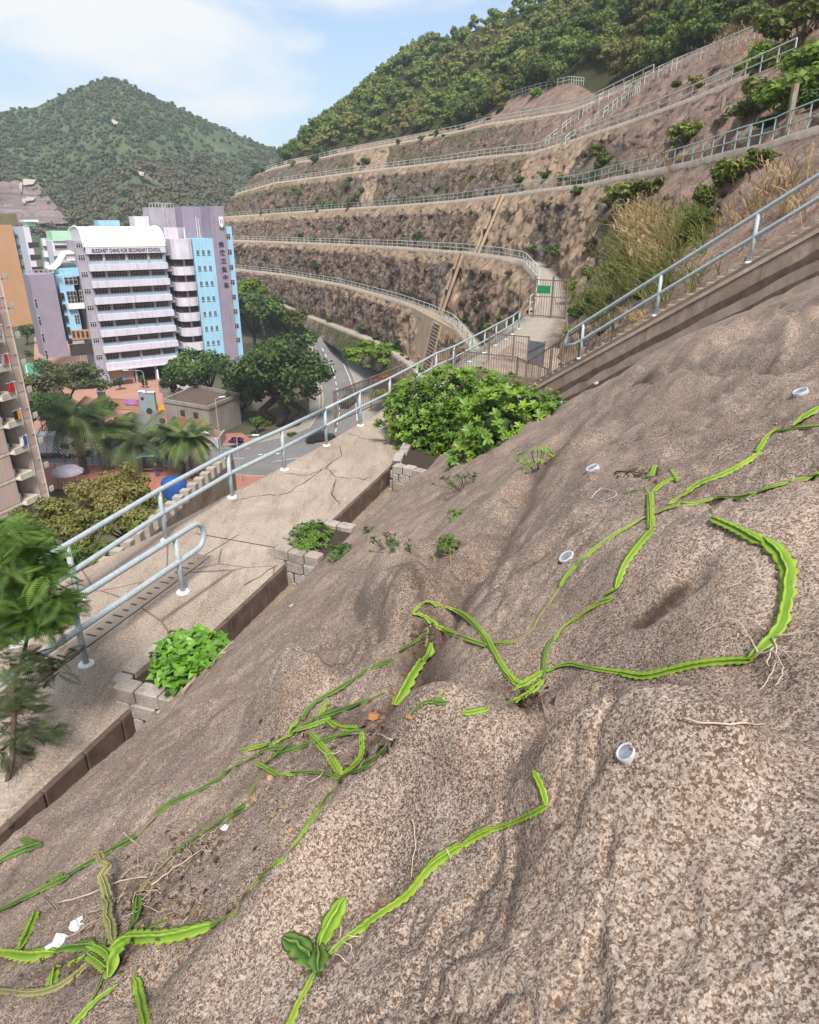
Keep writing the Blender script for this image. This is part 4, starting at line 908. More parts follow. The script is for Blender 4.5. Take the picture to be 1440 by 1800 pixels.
for zt in BT:
    P_('sunshade_band', -.05, 14.65, -.75, .24, zt-1.18, zt, 'trim_lilac')
    for x0, x1, c in ((.45, 2.75, 4), (3.3, 6.9, 7), (7.45, 11.05, 7), (11.6, 14.05, 5)): window(x0, x1, zt+.62, zt+1.80, .24, c, bars=1)
    for x in (3.02, 7.17, 11.32): P_('pilaster', x-.12, x+.12, .10, .245, zt+.01, zt+1.84, 'lilac_grey')
P_('ledge', -.05, 14.65, -1.0, .24, 3.25, 3.42, 'trim_lilac')
P_('lobby_back_wall', 0, 14.4, 6, 6.3, 0, 3.4, 'recess'); P_('lobby_wall', .2, 5.2, .5, 3, 0, 3.25, 'orange')
for x in (.2, 5.6, 9.6, 13.8): P_('column', x-.2, x+.2, .1, .5, 0, 3.25, 'lilac_grey')
P_('lobby_ceiling', 0, 14.4, .3, 6, 3.2, 3.39, 'recess')
# barrel roof with seams
mb = MB(); arc = [(-.35, 26.12), (-.28, 27.1), (.05, 28.0), (.7, 28.75), (1.7, 29.3), (3.2, 29.62), (5.2, 29.7), (8.5, 29.4), (11, 28.6)]
vs = []; fs = []; nx = 2
for y, z in arc: vs += [(-.25, y, z), (14.75, y, z)]
for k in range(len(arc)-1): fs.append((2*k, 2*k+1, 2*k+3, 2*k+2))
mb.add(vs, fs); roof = mb.build('roof', M['vault'], school)
sm = MB()
for k in range(0, 26): x = -.1+k*.58; sm.tube([(x, y-.01, z+.02) for y, z in arc[:7]], .03, 4)
sm.build('roof_seam', M['vault'], roof)
for x in (-.4, 14.62): mb = MB(); mb.tube([(x+.05, y, z+.05) for y, z in arc], .16, 6); mb.build('roof_edge', M['white'], roof)
for x in (-.32, 14.55): mb = MB(); mb.add([(x, y, z) for y, z in arc]+[(x, 11, 25.8), (x, -.3, 25.8)], [tuple(range(len(arc)+2))]); mb.build('gable', M['trim_lilac'], school)
# lettering
def text(body, size, m, parent, loc, rot=(math.pi/2, 0, 0), ext=.03, width=None, name='lettering', bold=.0, align='CENTER'):
    cu = bpy.data.curves.new('txt', 'FONT'); cu.body = body; cu.size = size; cu.extrude = ext; cu.align_x = align; cu.resolution_u = 2; cu.offset = bold
    o = bpy.data.objects.new('txt', cu); COL.objects.link(o); bpy.context.view_layer.update()
    me = bpy.data.meshes.new_from_object(o.evaluated_get(bpy.context.evaluated_depsgraph_get())); bpy.data.objects.remove(o)
    if width and len(me.vertices):
        xs = np.array([v.co.x for v in me.vertices]); sx = width/(xs.max()-xs.min())
        for v in me.vertices: v.co.x *= sx
    me.materials.clear(); me.materials.append(M[m]); ob = link(name, me, None, parent); ob.location = loc; ob.rotation_euler = rot; return ob
text('BUDDHIST CHING KOK SECONDARY SCHOOL', .95, 'dark_letter', school, (7.35, -.34, 25.2), width=12.7, bold=.018)
# stair strip left of the facade
P_('stair_wall', -1.62, -.03, .6, 8, 0, 27.3, 'lilac_grey')
for zt in BT: window(-1.4, -.25, zt+.7, zt+1.75, .59, 3, 'frame_white')
window(-1.4, -.25, 26.0, 26.9, .59, 3, 'frame_white'); P_('link_wall', 14.6, 16.3, 3.2, 8, 0, 26.8, 'blue_dull')
for zt in BT: P_('landing_slab', 14.62, 16.6, 1.6, 3.3, zt+1.2, zt+1.5, 'lilac_grey'); P_('landing_opening', 14.7, 16.2, 3.1, 3.19, zt-.4, zt+1.0, 'recess')
# lobed stair tower
def lobe(name, z0, z1, m, e=0.): 
    mb = MB(); mb.prism([(16.05-e, 3), (16.05-e, .4), (16.6, -.55-e), (17.4, -.95-e), (19.2, -.95-e), (19.95, -.55-e), (20.2, .4), (20.2, 3)], z0, z1); return mb.build(name, M[m], school)
lobe('parapet', 23.62, 27.4, 'trim_lilac'); P_('tower_core', 16.3, 20.1, .6, 6, 0, 27.3, 'recess')
z = 23.6
while z > 3:
    if z-1.4 > 2: lobe('balcony_band', z-3.02, z-1.42, 'trim_lilac', .03); 
    mb = MB(); mb.tube([(16.1, .3, z-1.2), (16.6, -.5, z-1.2), (17.4, -.9, z-1.2), (19.2, -.9, z-1.2), (19.95, -.5, z-1.2)], .05, 5); mb.build('balcony_rail', M['brown_rail'], school)
    P_('inner_pier', 18.1, 18.45, .2, .58, z-1.42, z, 'lilac_grey'); z -= 3.02
P_('tower_back_wall', 15.9, 16.2, 3.05, 7.5, 26.8, 29.5, 'trim_lilac'); P_('tower_back_wall', 19.9, 20.2, 3.05, 7.5, 26.8, 29.5, 'trim_lilac'); P_('tower_back_wall', 16.2, 19.9, 7.2, 7.5, 26.8, 29.5, 'trim_lilac'); P_('tower_well', 16.2, 19.9, 3.1, 7.2, 26.6, 27.3, 'conc_pale')
# blue block
P_('blue_wall', 20.28, 24.6, -.25, 5, 0, 27.45, 'blue')
for k in range(7):
    zc = 24.85-k*3.02
    for xc in (21.15, 22.3, 23.45): window(xc-.28, xc+.28, zc-.42, zc+.42, -.26, 2, 'frame_white', None, 1, .04, 'lilac_grey')
# purple tower, emblem and characters
P_('purple_wall', 24.62, 27.55, -.35, 9, 0, 33.5, 'purple'); P_('purple_wall', 20.6, 24.61, 5.02, 9, 27.2, 33.48, 'purple')
mb = MB(); mb.tube([(23.4, 4.9, 27.5), (23.4, 4.9, 31.6)], .07, 5); mb.tube([(23.9, 4.9, 27.5), (23.9, 4.9, 31.2)], .07, 5); mb.build('roof_pipe', M['white'], school)
ex, ez = fac(389, 391, -.4)
mb = MB(); sh = [(-.55, .75), (.55, .75), (.55, 0), (.42, -.5), (0, -.85), (-.42, -.5), (-.55, 0)]
mb.add([(ex+x*.85, -.36, ez+.1+z*1.35) for x, z in sh]+[(ex+x*.85, -.50, ez+.1+z*1.35) for x, z in sh], [tuple(range(7, 14))]+[(k, (k+1) % 7, 7+(k+1) % 7, 7+k) for k in range(7)]); em = mb.build('emblem', M['white_print'], school)
mb = MB(); mb.tube([(ex+.26*math.cos(a), -.53, ez+.2+.32*math.sin(a)) for a in np.linspace(0, 2*math.pi, 13)], .05, 4); mb.tube([(ex-.5+.1*k, -.53, ez-.95-.22*math.sin(k/10*math.pi)) for k in range(11)], .09, 4); mb.build('emblem_print', M['dark_letter'], em)
for ch, (u, v) in zip('佛教正覺中學', [(389, 429), (391, 443.5), (393, 458), (394.5, 473), (396.5, 487), (398.5, 501)]):
    x, z = fac(u, v, -.4); text(ch, 1.15, 'dark_letter', school, (x, -.40, z-.5), name='character', bold=.03)
for k in range(6): x, z = fac(396+k*1.6, 412+k*11, -.4); 
P_('blue_strip', 27.56, 29.2, .6, 10, 0, 29.7, 'blue')
for k in range(8): window(27.75, 28.75, 27.2-k*3.02, 28.3-k*3.02, .59, 2, 'frame_white', None, 1, .06)
P_('service_block', 15.4, 20.58, 9.05, 14, 24, 33.3, 'lilac_grey'); P_('lift_room', 12.4, 15.3, 10, 14, 26, 31.6, 'trim_lilac')
mb = MB()
for k in range(9): mb.tube([(15.5+k*.62, 9.1, 33.3), (15.5+k*.62, 9.1, 34.1)], .05, 4)
mb.tube([(15.5, 9.1, 34.1), (20.5, 9.1, 34.1)], .05, 4); mb.tube([(18.2, 9.0, 27.5), (18.2, 9.0, 34.2)], .06, 4); mb.tube([(18.8, 9.0, 27.5), (18.8, 9.0, 34.2)], .06, 4)
for k in range(12): mb.tube([(18.2, 9.0, 28+k*.5), (18.8, 9.0, 28+k*.5)], .03, 4)
mb.build('roof_railing', M['frame_white'], school); window(16.2, 17.3, 28.6, 29.7, 9.04, 2, 'frame_white')
def fb(name, a, b, off, dep, m, parent=None):
    x0, z1 = fac(*a, off); x1, z0 = fac(*b, off); return P_(name, min(x0, x1), max(x0, x1), off, off+dep, min(z0, z1), max(z0, z1), m, parent)
# roof objects and the left hand wing of the school
wing = empty('school_wing', SO, SR, label='low blue and mauve school wing with big grid window and white curved canopy', cat='school wing')
fb('blue_tank', (173, 387), (212, 402), 16, 4, 'blue', wing); fb('roof_hut', (158, 397), (174, 403), 15, 2, 'white', wing)
fb('green_roof', (90, 406), (147, 423), 9, 6, 'mint', wing); fb('wall', (90, 423), (150, 600), 9.3, 6, 'trim_lilac', wing); fb('sunshade_band', (92, 441), (147, 449), 8.8, .5, 'trim_lilac', wing)
fb('glazing', (96, 431), (135, 441), 9.2, .08, 'recess', wing); fb('mauve_band', (97, 437), (137, 445), 8.9, .3, 'purple', wing); fb('glazing', (137, 428), (149, 440), 9.2, .08, 'glass_dark', wing)
fb('blue_wall', (100, 483), (148, 600), 1.2, 8, 'blue', wing); fb('blue_parapet', (104, 472), (146, 485), 1.5, 6, 'blue', wing); fb('terrace_wall', (106, 462), (140, 474), 3.5, 3, 'lilac_grey', wing)
x0, z0_ = fac(112, 487, 1.2); x1, z1_ = fac(137, 500, 1.2); window(x0, x1, min(z0_, z1_), max(z0_, z1_), 1.19, 3, 'frame_white', wing)
x0, z0_ = fac(116, 511, 1.2); x1, z1_ = fac(141, 534, 1.2)
for a, b in ((x0, x1-.3), (x1+.15, x1+1.0)): window(a, b, min(z0_, z1_), max(z0_, z1_), 1.19, max(2, int((b-a)*2)), 'frame_white', wing, 3, .06)
fb('white_hood', (119, 534), (150, 542), .5, .7, 'white', wing)
x0, z0_ = fac(130, 553, 1.2); window(x0, x0+.85, z0_-1.8, z0_, 1.19, 2, 'frame_white', wing, 3)
fb('shopfront', (124, 581), (160, 595), 1.0, .15, 'orange', wing)
for k in range(4): x, z = fac(126+k*8, 582, .95); window(x, x+.5, z-1.2, z, .95, 1, 'frame_brown', wing)
fb('undercroft', (122, 606), (168, 622), 1.1, .2, 'recess', wing)
fb('mauve_wall', (50, 484), (122, 625), -.2, 7, 'purple', wing)
for k in range(5): x, z = fac(104+3.6*k, 515+20*k, .9); P_('mauve_window', x, x+.75, .85, .98, z-1.1, z, 'glass_dark', wing)
xl = fx(50, 484, -.2)
for k in range(4): window(xl+.1, xl+.5, 15.8-k*3.1, 17.6-k*3.1, -.22, 1, 'frame_white', wing)
# curved white canopy on the terrace
mb = MB(); prof = [fac(137, 443, 3), fac(114, 444, 3), fac(110, 452, 3), fac(104, 463, 3), (fx(95, 468, 3), fz(95, 470, 3)), (fx(83, 469, 3), fz(83, 472, 3))]
n = len(prof); mb.add([(x, 2.2, z) for x, z in prof]+[(x, 6.5, z+.25) for x, z in prof]+[(x, 2.2, z-.28) for x, z in prof], [(k, k+1, n+k+1, n+k) for k in range(n-1)]+[(k, 2*n+k, 2*n+k+1, k+1) for k in range(n-1)])
mb.build('curved_canopy', M['vault'], wing); fb('canopy_front', (112, 444), (138, 458), 2.6, .15, 'vault', wing)
mb = MB(); zr = fz(100, 462, 2); a = fx(110, 459, 2); b = fx(142, 459, 2)
for k in range(9): x = a+(b-a)*k/8; mb.tube([(x, 2, zr-.4), (x, 2, zr+1.0)], .035, 4)
for q in (0, .5, 1.0): mb.tube([(a, 2, zr+q), (b, 2, zr+q)], .035, 4)
mb.build('terrace_railing', M['frame_white'], wing)
mb = MB(); a, z = fac(52, 481, -.2); b = fx(102, 482, -.2)
for k in range(7): x = a+(b-a)*k/6; mb.box(x-.12, x+.12, -.2, .1, z, z+.55)
mb.box(a, b, -.25, .15, z+.5, z+.62); mb.build('roof_parapet', M['lilac_grey'], wing)
# three flagpoles in front of the wing
for k, (u, v0, v1) in enumerate(((141, 560, 625), (146, 564, 627), (136, 575, 622))):
    p = atz(u+8, v1+18, 0); zt = float(solvez(p.x, p.y, [(0, v0), (1440, v0)])); mb = MB(); mb.tube([(0, 0, 0), (0, 0, zt)], [.07, .04], 6)
    r_ = empty('flagpole', p, label=['white flagpole in front of the blue wing, middle of three', 'white flagpole in front of the blue wing, rightmost of three', 'white flagpole in front of the blue wing, leftmost of three'][k], cat='flagpole', group='flagpoles before the school wing'); mb.build('pole', M['frame_white'], r_); t_ = MB(); t_.lathe([(.001, .12), (.08, .08), (.1, 0), (.08, -.06), (.001, -.1)], 8, (0, 0, zt)); t_.build('finial', M['frame_white'], r_)
# white stair block and orange block further back
O2 = atz(57, 572, 0); yy = 8
back = empty('white_stair_block', SO, SR, label='tall white stair block with balconies and a pale green roof behind the wing', cat='building')
fb('wall', (40, 398), (92, 600), 24, 8, 'trim_lilac', back); fb('green_roof', (43, 389), (64, 397), 25, 3, 'mint', back); fb('roof_edge', (41, 386), (68, 390), 24.5, 5, 'white', back)
for k in range(4):
    fb('opening', (49+3.4*k, 426+21.5*k), (70+3.4*k, 435+21.5*k), 23.9, .12, 'recess', back)
for k in range(5): fb('curved_balcony', (74+2.5*k, 421+20*k), (83+2.5*k, 432+20*k), 22.6, 2.2, 'white', back); fb('balcony_recess', (75+2.5*k, 410+20*k), (82+2.5*k, 421+20*k), 23.9, .2, 'recess', back)
fb('blue_edge', (84, 418), (92, 520), 23.5, .5, 'blue_dull', back)
ob = empty('orange_tower', O2, SR, label='tall orange rendered block behind the left tower with an olive roof screen', cat='building')
O2l = Vector((0, 0, 0))
xr, zt_ = fac(33, 396, 0, O2); xb, _ = fac(57, 572, 0, O2)
mb = MB(); mb.box(-9.5, .2, 0, 14, 0, 30); mb.build('wall', M['orange'], ob); mb = MB(); mb.box(-12, 2.6, 4, 13, 30.002, 33.2); mb.build('roof_screen', M['olive'], ob)
mb = MB(); mb.box(-14, -9.52, 1.5, 12, 0, 29); mb.build('blue_wall', M['blue_dull'], ob); mb = MB(); mb.box(.22, 1.9, 2.5, 12, 0, 29.5); mb.build('blue_wall', M['blue_dull'], ob)
for k in range(9):
    for x, y in ((-11, 1.48), (.5, 2.48)): window(x, x+1.1, 26-k*3, 27.3-k*3, y, 2, 'frame_white', ob)
mb = MB(); mb.tube([(2.2, -.3, 12), (2.2, -.3, 27)], .12, 6); mb.build('drain_pipe', M['white'], ob)
# =================================================================== residential tower on the left
T0 = atz(0, 906, 3); T1 = atz(86, 866, 3); TD = (T1-T0).normalized(); TN = Vector((-TD.y, TD.x, 0)); TR = math.atan2(TD.y, TD.x); TO = Vector((T0.x, T0.y, 0))
tower = empty('residential_tower', TO, TR, label='pink and beige residential tower with cream ledges at the left edge', cat='apartment tower')
def tf(u, v, off=0): return fac(u, v, off, TO, TD, TN)
def T_(name, x0, x1, y0, y1, z0, z1, m, parent=None): mb = MB(); mb.box(x0, x1, y0, y1, z0, z1); return mb.build(name, M[m], parent or tower)
xA = tf(41, 900)[0]; xB0 = tf(62, 861, 0)[0]; xB1 = tf(84, 866, 0)[0]; xC = tf(95, 866, 0)[0]
FH = 2.75; ZT = 42
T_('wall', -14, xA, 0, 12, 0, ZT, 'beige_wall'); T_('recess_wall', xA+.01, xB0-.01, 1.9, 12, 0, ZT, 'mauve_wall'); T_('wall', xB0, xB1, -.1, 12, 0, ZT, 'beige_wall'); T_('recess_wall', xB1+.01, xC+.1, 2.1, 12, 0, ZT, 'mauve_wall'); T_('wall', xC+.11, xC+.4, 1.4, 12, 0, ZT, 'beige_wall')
for i in range(15):
    z0 = i*FH+.4
    for k in range(8): x = xA-.18-k*.62; T_('wall_panel', x-.56, x, -.035, -.002, z0+.25, z0+FH-.28, 'pink_wall')
    for k in range(3): w_ = (xB1-xB0-.2)/3; x = xB0+.1+k*w_; T_('wall_panel', x+.04, x+w_-.04, -.135, -.102, z0+.2, z0+FH-.22, 'pink_wall')
    T_('floor_band', -14, xA, -.06, -.002, z0-.12, z0+.08, 'cream')
    for (a, b, y) in ((xA, xB0, 1.9), (xB1, xC+.1, 2.1)):
        if a == xA:
            mb = MB(); mb.box(a+.05, b-.4, -.75, 1.85, z0-.1, z0+.06); mb.box(a+.05, b-.4, -.75, -.62, z0+.06, z0+.52); mb.box(b-.55, b-.42, -.6, 1.2, z0+.06, z0+.52)
        else:
            mb = MB(); mb.box(a+.3, b-.1, -.1, 1.9, z0-.1, z0+.06); mb.box(a+.3, b-.1, -.12, .0, z0+.06, z0+.5)
        mb.build('air_conditioner_ledge', M['cream'], tower)
        window(a+.35, b-.5, z0+.75, z0+1.95, y-.02, 2, 'frame_white', tower)
        mb = MB(); mb.box(a+.6, a+1.3, y-.7, y-.2, z0+.07, z0+.6); mb.build('air_conditioner', M['white'], tower)
    if i in (4, 5, 6, 7, 8, 3, 10):
        mb = MB(); c = [random.choice(['red', 'bin_blue', 'white', 'car_black', 'purple', 'yellow']) for _ in range(2)]
        for q in range(2):
            mb = MB(); x = xB0-1.3+q*.45; vs = [(x+dx, -.9+.05*math.sin(z*3+dx*9), z0+1.5-z) for z in (0, .4, .9) for dx in (0, .2, .38)]; mb.add(vs+[(a_, b_+.03, c_) for a_, b_, c_ in vs], [(0, 1, 4, 3), (1, 2, 5, 4), (3, 4, 7, 6), (4, 5, 8, 7), (9, 12, 13, 10), (10, 13, 14, 11), (12, 15, 16, 13), (13, 16, 17, 14)])
            mb.build('hanging_laundry', M[c[q]], tower)
        mb = MB(); mb.tube([(xB0-1.4, -.9, z0+1.52), (xB0-.2, -.9, z0+1.52)], .02, 4); mb.tube([(xB0-.2, -.9, z0+1.52), (xB0-.2, .0, z0+1.52)], .02, 4); mb.build('drying_rack', M['frame_white'], tower)
    mb = MB(); x = (xB0+xB1)/2+.15; mb.tube([(x, -.2, z0+1.2), (x+.5, -.2, z0+1.2), (x+.5, -.2, z0+.9)], .035, 5); mb.build('branch_pipe', M['cream'], tower)
for x in (xB0+.25, xB1-.15): mb = MB(); mb.tube([(x, -.2, 0), (x, -.2, ZT)], .07, 6); mb.build('drain_pipe', M['cream'], tower)
# =================================================================== gatehouse, gate, street things
def house(name, cor, z, hgt, m, label, cat, wall=True):
    P = [atz(u, v, z) for u, v in cor]; r_ = empty(name, P[0], label=label, cat=cat); mb = MB(); mb.prism([(p.x-P[0].x, p.y-P[0].y) for p in P], 0, hgt); mb.build('wall', M[m], r_)
    cx = sum(p.x-P[0].x for p in P)/len(P); cy = sum(p.y-P[0].y for p in P)/len(P)
    rim = MB(); L = [Vector((p.x-P[0].x, p.y-P[0].y, hgt)) for p in P]
    for a, b in zip(L, L[1:]+L[:1]): rim.obox(a, b, .3, .5)
    rim.build('roof_parapet', M['wall_grey'], r_); mb = MB(); c = Vector((cx, cy, 0)); mb.prism([((p.x-cx)*.94+cx, (p.y-cy)*.94+cy) for p in L], hgt+.001, hgt+.06); mb.build('roof', M['conc_dark'], r_)
    return r_, P
gh, GP = house('gatehouse', [(296, 757), (372, 772), (425, 745), (350, 728)], 0, 4.6, 'wall_grey', 'grey flat roofed gatehouse with an orange garage opening', 'gatehouse')
gd = (GP[1]-GP[0]); gd.z = 0; gl = gd.length; gd.normalize(); gn = Vector((gd.y, -gd.x, 0)); ga_ = math.atan2(gd.y, gd.x)
def G_(name, x0, x1, y0, y1, z0, z1, m): mb = MB(); mb.box(x0, x1, y0, y1, z0, z1); o = mb.build(name, M[m], gh); o.rotation_euler = (0, 0, ga_); return o
G_('orange_surround', gl*.25, gl*.95, -.08, -.002, .0, 2.6, 'orange_wall'); G_('garage_opening', gl*.46, gl*.93, -.12, -.082, .0, 1.75, 'recess')
for f in (.36, .66): G_('window', gl*f, gl*f+.9, -.06, -.003, 2.9, 3.8, 'glass_dark')
bb = empty('courtyard_wall', GP[3], label='long grey plastered wall under the big trees behind the gatehouse', cat='wall')
for a, b, h in (((350, 728), (560, 715), 3.4), ((290, 716), (350, 728), 3.0)): mb = MB(); mb.obox(atz(*a, 0)-GP[3], atz(*b, 0)-GP[3], .3, h); mb.build('wall_panel', M['wall_grey'], bb)
# school gate: piers, salmon bars and banner
p0, p1 = atz(183, 718, .1), atz(253, 722, .1); d = p1-p0
sg = empty('school_gate', p0, label='salmon barred school gate with a purple banner between grey piers', cat='gate')
mb = MB(); mb.obox(Z3*.1, d+Z3*.1, .06, .1); mb.obox(Z3*1.9, d+Z3*1.9, .06, .1); mb.build('gate_frame', M['gate_pink'], sg)
bm = MB(); bm.box(-.05, .05, -.03, .03, .15, 1.95); me = bm.mesh('bar'); me.materials.append(M['gate_pink'])
for k in range(26): link('bar', me, None, sg).location = d*((k+.5)/26)
mb = MB(); mb.obox(Vector((0, .1, .1)), d+Vector((0, .1, .1)), .02, 1.75); mb.build('gate_sheet', M['orange'], sg)
mb = MB(); mb.obox(d*.55+Vector((0, -.1, 1.0)), d*.88+Vector((0, -.1, 1.05)), .04, .95); mb.build('banner', M['purple_banner'], sg)
for q, wd, h in ((p0, 1.1, 3.0), (p1+d*.03, 1.2, 3.4), (p1+d*.2, 1.8, 3.3)):
    mb = MB(); q = q-p0; mb.box(q.x-wd/2, q.x+wd/2, q.y-.4, q.y+.4, 0, h); o = mb.build('pier', M['gate_teal'], sg); mb = MB(); mb.box(q.x-wd/2-.08, q.x+wd/2+.08, q.y-.5, q.y+.5, h+.002, h+.12); mb.build('coping', M['trim_lilac'], o)
mb = MB(); q = (p1+d*.03)-p0; mb.lathe([(.001, 0), (.28, 0), (.28, .05), (.001, .05)], 12); o = mb.build('crest', M['dark_letter'], sg); o.location = q+Vector((0, -.42, 2.3)); o.rotation_euler = (math.pi/2, 0, 0)
for k, (u, v, lb) in enumerate([(268, 719, 'yellow barrier block beside the school gate pier'), (283, 720, 'second yellow barrier block nearer the gatehouse')]):
    p = atz(u, v, .1); mb = MB(); mb.add([(-.8, -.3, 0), (.8, -.3, 0), (.8, .3, 0), (-.8, .3, 0), (-.7, -.12, .8), (.7, -.12, .8), (.7, .12, .8), (-.7, .12, .8)], [(0, 1, 5, 4), (1, 2, 6, 5), (2, 3, 7, 6), (3, 0, 4, 7), (4, 5, 6, 7)]); mb.box(-.5, .5, -.06, .06, .8, .95); link('barrier_block', mb.mesh('barrier_block'), M['yellow'], None, p, label=lb, cat='barrier', group='yellow barrier blocks')
# terrace walls left and right of the lobby
tw = empty('terrace_wall', atz(287, 700, 0), label='grey terrace wall and white ramp railing right of the lobby', cat='wall')
for a, b, h, m_ in (((282, 690), (330, 712), 2.6, 'wall_grey'), ((278, 662), (282, 690), 2.4, 'trim_lilac'), ((300, 700), (350, 690), 2.2, 'trim_lilac')):
    mb = MB(); mb.obox(atz(*a, 0)-tw.location, atz(*b, 0)-tw.location, .3, h); mb.build('wall_panel', M[m_], tw)
# street lamps
def lamp(base, top, arm, label, r=.07):
    p = atz(*base, 0); zt = float(solvez(p.x, p.y, [(0, top[1]), (1440, top[1])])); r_ = empty('street_lamp', p, label=label, cat='street lamp', group='street lamps'); a = Vector(arm)
    mb = MB(); mb.tube([(0, 0, 0), (0, 0, zt*.96)]+[Vector((0, 0, zt))+a*f+Z3*(.25*f) for f in (.1, .5, 1)], [r*1.3, r, r*.7, r*.6, r*.5], 7); mb.build('post', M['pole'], r_)
    e = Vector((0, 0, zt+.25))+a; an = a.normalized(); mb = MB(); mb.obox(e-an*.05, e+an*.8, .34, .10, zoff=-.06); mb.build('lamp_head', M['lamp_head'], r_)
lamp((264, 735), (652, 652), (-2.2, -.5, 0), 'tall street lamp by the school gate reaching left')
lamp((390, 805), (700, 702), (.5, .3, 0), 'street lamp with a white head beside the gatehouse')
lamp((424, 850), (770, 768), (2.0, 0, 0), 'street lamp behind the blue railing reaching right')
lamp((545, 742), (685, 665), (-.6, .2, 0), 'slim lamp post under the big dark tree')
# round sign and small signs
def round_sign(u, v, top, label, m='galv'):
    p = atz(u, v, 0); zt = float(solvez(p.x, p.y, [(0, top), (1440, top)])); r_ = empty('traffic_sign', p, label=label, cat='traffic sign'); mb = MB(); mb.tube([(0, 0, 0), (0, 0, zt)], .05, 6); mb.build('post', M['pole'], r_)
    mb = MB(); mb.lathe([(.001, 0), (.5, 0), (.5, .04), (.001, .04)], 14); o = mb.build('disc', M[m], r_); o.location = (0, -.06, zt-.4); o.rotation_euler = (math.pi/2, 0, 0)
round_sign(268, 755, 718, 'round mirror sign beside the side street', 'glass_dark'); round_sign(289, 762, 735, 'small dark disc sign before the gatehouse', 'glass_dark')
p = atz(417, 0+700, 0)
# truck
def truck():
    p = atz(96, 802, .02); r_ = empty('box_truck', p, math.radians(4), label='white box truck driving right along the road', cat='truck')
    def B(n, x0, x1, y0, y1, z0, z1, m, c=.06): mb = MB(); mb.cbox(x0, x1, y0, y1, z0, z1, c); return mb.build(n, M[m], r_)
    B('cargo_box', -3.6, 1.0, -1.1, 1.1, .95, 3.35, 'truck_white'); B('chassis', -3.5, 3.0, -.45, .45, .55, .9, 'car_black'); B('cargo_sill', -3.6, 1.0, -1.12, 1.12, .84, .95, 'frame_white')
    mb = MB(); sec = [(1.15, .6), (3.15, .6), (3.2, 1.25), (2.85, 2.15), (2.45, 2.3), (1.15, 2.3)]; mb.add([(x, -1.0, z) for x, z in sec]+[(x, 1.0, z) for x, z in sec], [tuple(range(6)), tuple(range(11, 5, -1))]+[(k, (k+1) % 6, 6+(k+1) % 6, 6+k)[::-1] for k in range(6)]); cab = mb.build('cab', M['car_white'], r_)
    mb = MB(); mb.add([(1.15, -.9, 2.32), (2.3, -.8, 2.32), (1.15, -.9, 3.1), (1.15, .9, 2.32), (2.3, .8, 2.32), (1.15, .9, 3.1)], [(0, 1, 2), (3, 5, 4), (1, 4, 5, 2), (0, 3, 4, 1), (0, 2, 5, 3)]); mb.build('roof_fairing', M['car_white'], r_)
    mb = MB(); mb.add([(1.5, -1.012, 1.4), (2.75, -1.012, 1.35), (2.6, -1.012, 2.05), (1.5, -1.012, 2.1)], [(0, 1, 2, 3)]); mb.build('side_window', M['glass_dark'], cab)
    mb = MB(); mb.add([(3.19, -.85, 1.35), (3.19, .85, 1.35), (2.9, .8, 2.1), (2.9, -.8, 2.1)], [(0, 1, 2, 3)]); mb.build('windscreen', M['glass_dark'], cab)
    B('bumper', 3.1, 3.3, -.98, .98, .42, .68, 'frame_white', .03)
    for x in (-2.5, 2.2):
        for y in (-1, 1):
            mb = MB(); mb.lathe([(.001, -.12), (.3, -.12), (.42, -.1), (.45, 0), (.42, .1), (.3, .12), (.001, .12)], 16); o = mb.build('wheel', M['tyre'], r_); o.location = (x, y*.88, .45); o.rotation_euler = (math.pi/2, 0, 0)
            mb = MB(); mb.lathe([(.001, .128), (.2, .13), (.22, .12), (.001, .12)], 10); h = mb.build('rim', M['frame_white'], o); h.rotation_euler = (0, 0 if y < 0 else math.pi, 0)
truck()
def car(loc, rz, m, label, s=1.):
    r_ = empty('car', loc, rz, label=label, cat='car')
    sec = [(-2.1, .35), (2.15, .35), (2.2, .75), (1.5, .92), (.75, 1.42), (-1.1, 1.45), (-1.85, .98), (-2.15, .9)]; n = len(sec)
    wd = [.82, .82, .84, .84, .66, .66, .84, .84]
    mb = MB(); mb.add([(x*s, -w_*s, z*s) for (x, z), w_ in zip(sec, wd)]+[(x*s, w_*s, z*s) for (x, z), w_ in zip(sec, wd)], [tuple(range(n)), tuple(range(2*n-1, n-1, -1))]+[(k, (k+1) % n, n+(k+1) % n, n+k)[::-1] for k in range(n)]); body = mb.build('body', M[m], r_)
    mb = MB(); mb.add([(1.4*s, -.72*s, .98*s), (1.4*s, .72*s, .98*s), (.82*s, .62*s, 1.38*s), (.82*s, -.62*s, 1.38*s)], [(0, 1, 2, 3)]); mb.add([(-1.78*s, -.72*s, 1.04*s), (-1.78*s, .72*s, 1.04*s), (-1.2*s, .6*s, 1.42*s), (-1.2*s, -.6*s, 1.42*s)], [(0, 3, 2, 1)]); o = mb.build('windscreen', M['glass_dark'], body); o.location.z = .02
    for y in (-1, 1): mb = MB(); mb.add([(1.25*s, y*.80*s, .98*s), (.72*s, y*.685*s, 1.37*s), (-1.05*s, y*.685*s, 1.40*s), (-1.6*s, y*.80*s, 1.0*s)], [(0, 1, 2, 3)]); mb.build('side_window', M['glass_dark'], body)
    for x in (-1.35, 1.35):
        for y in (-1, 1): mb = MB(); mb.lathe([(.001, -.1), (.3, -.1), (.33, 0), (.3, .1), (.001, .1)], 14); o = mb.build('wheel', M['tyre'], r_); o.location = (x*s, y*.78*s, .33*s); o.rotation_euler = (math.pi/2, 0, 0)
pr = (GP[0]+GP[1])/2; car(Vector((pr.x, pr.y, .0))+gd*2.2-Vector((gn.x, gn.y, 0))*-1.8, ga_, 'car_white', 'white car parked at the orange garage opening of the gatehouse')
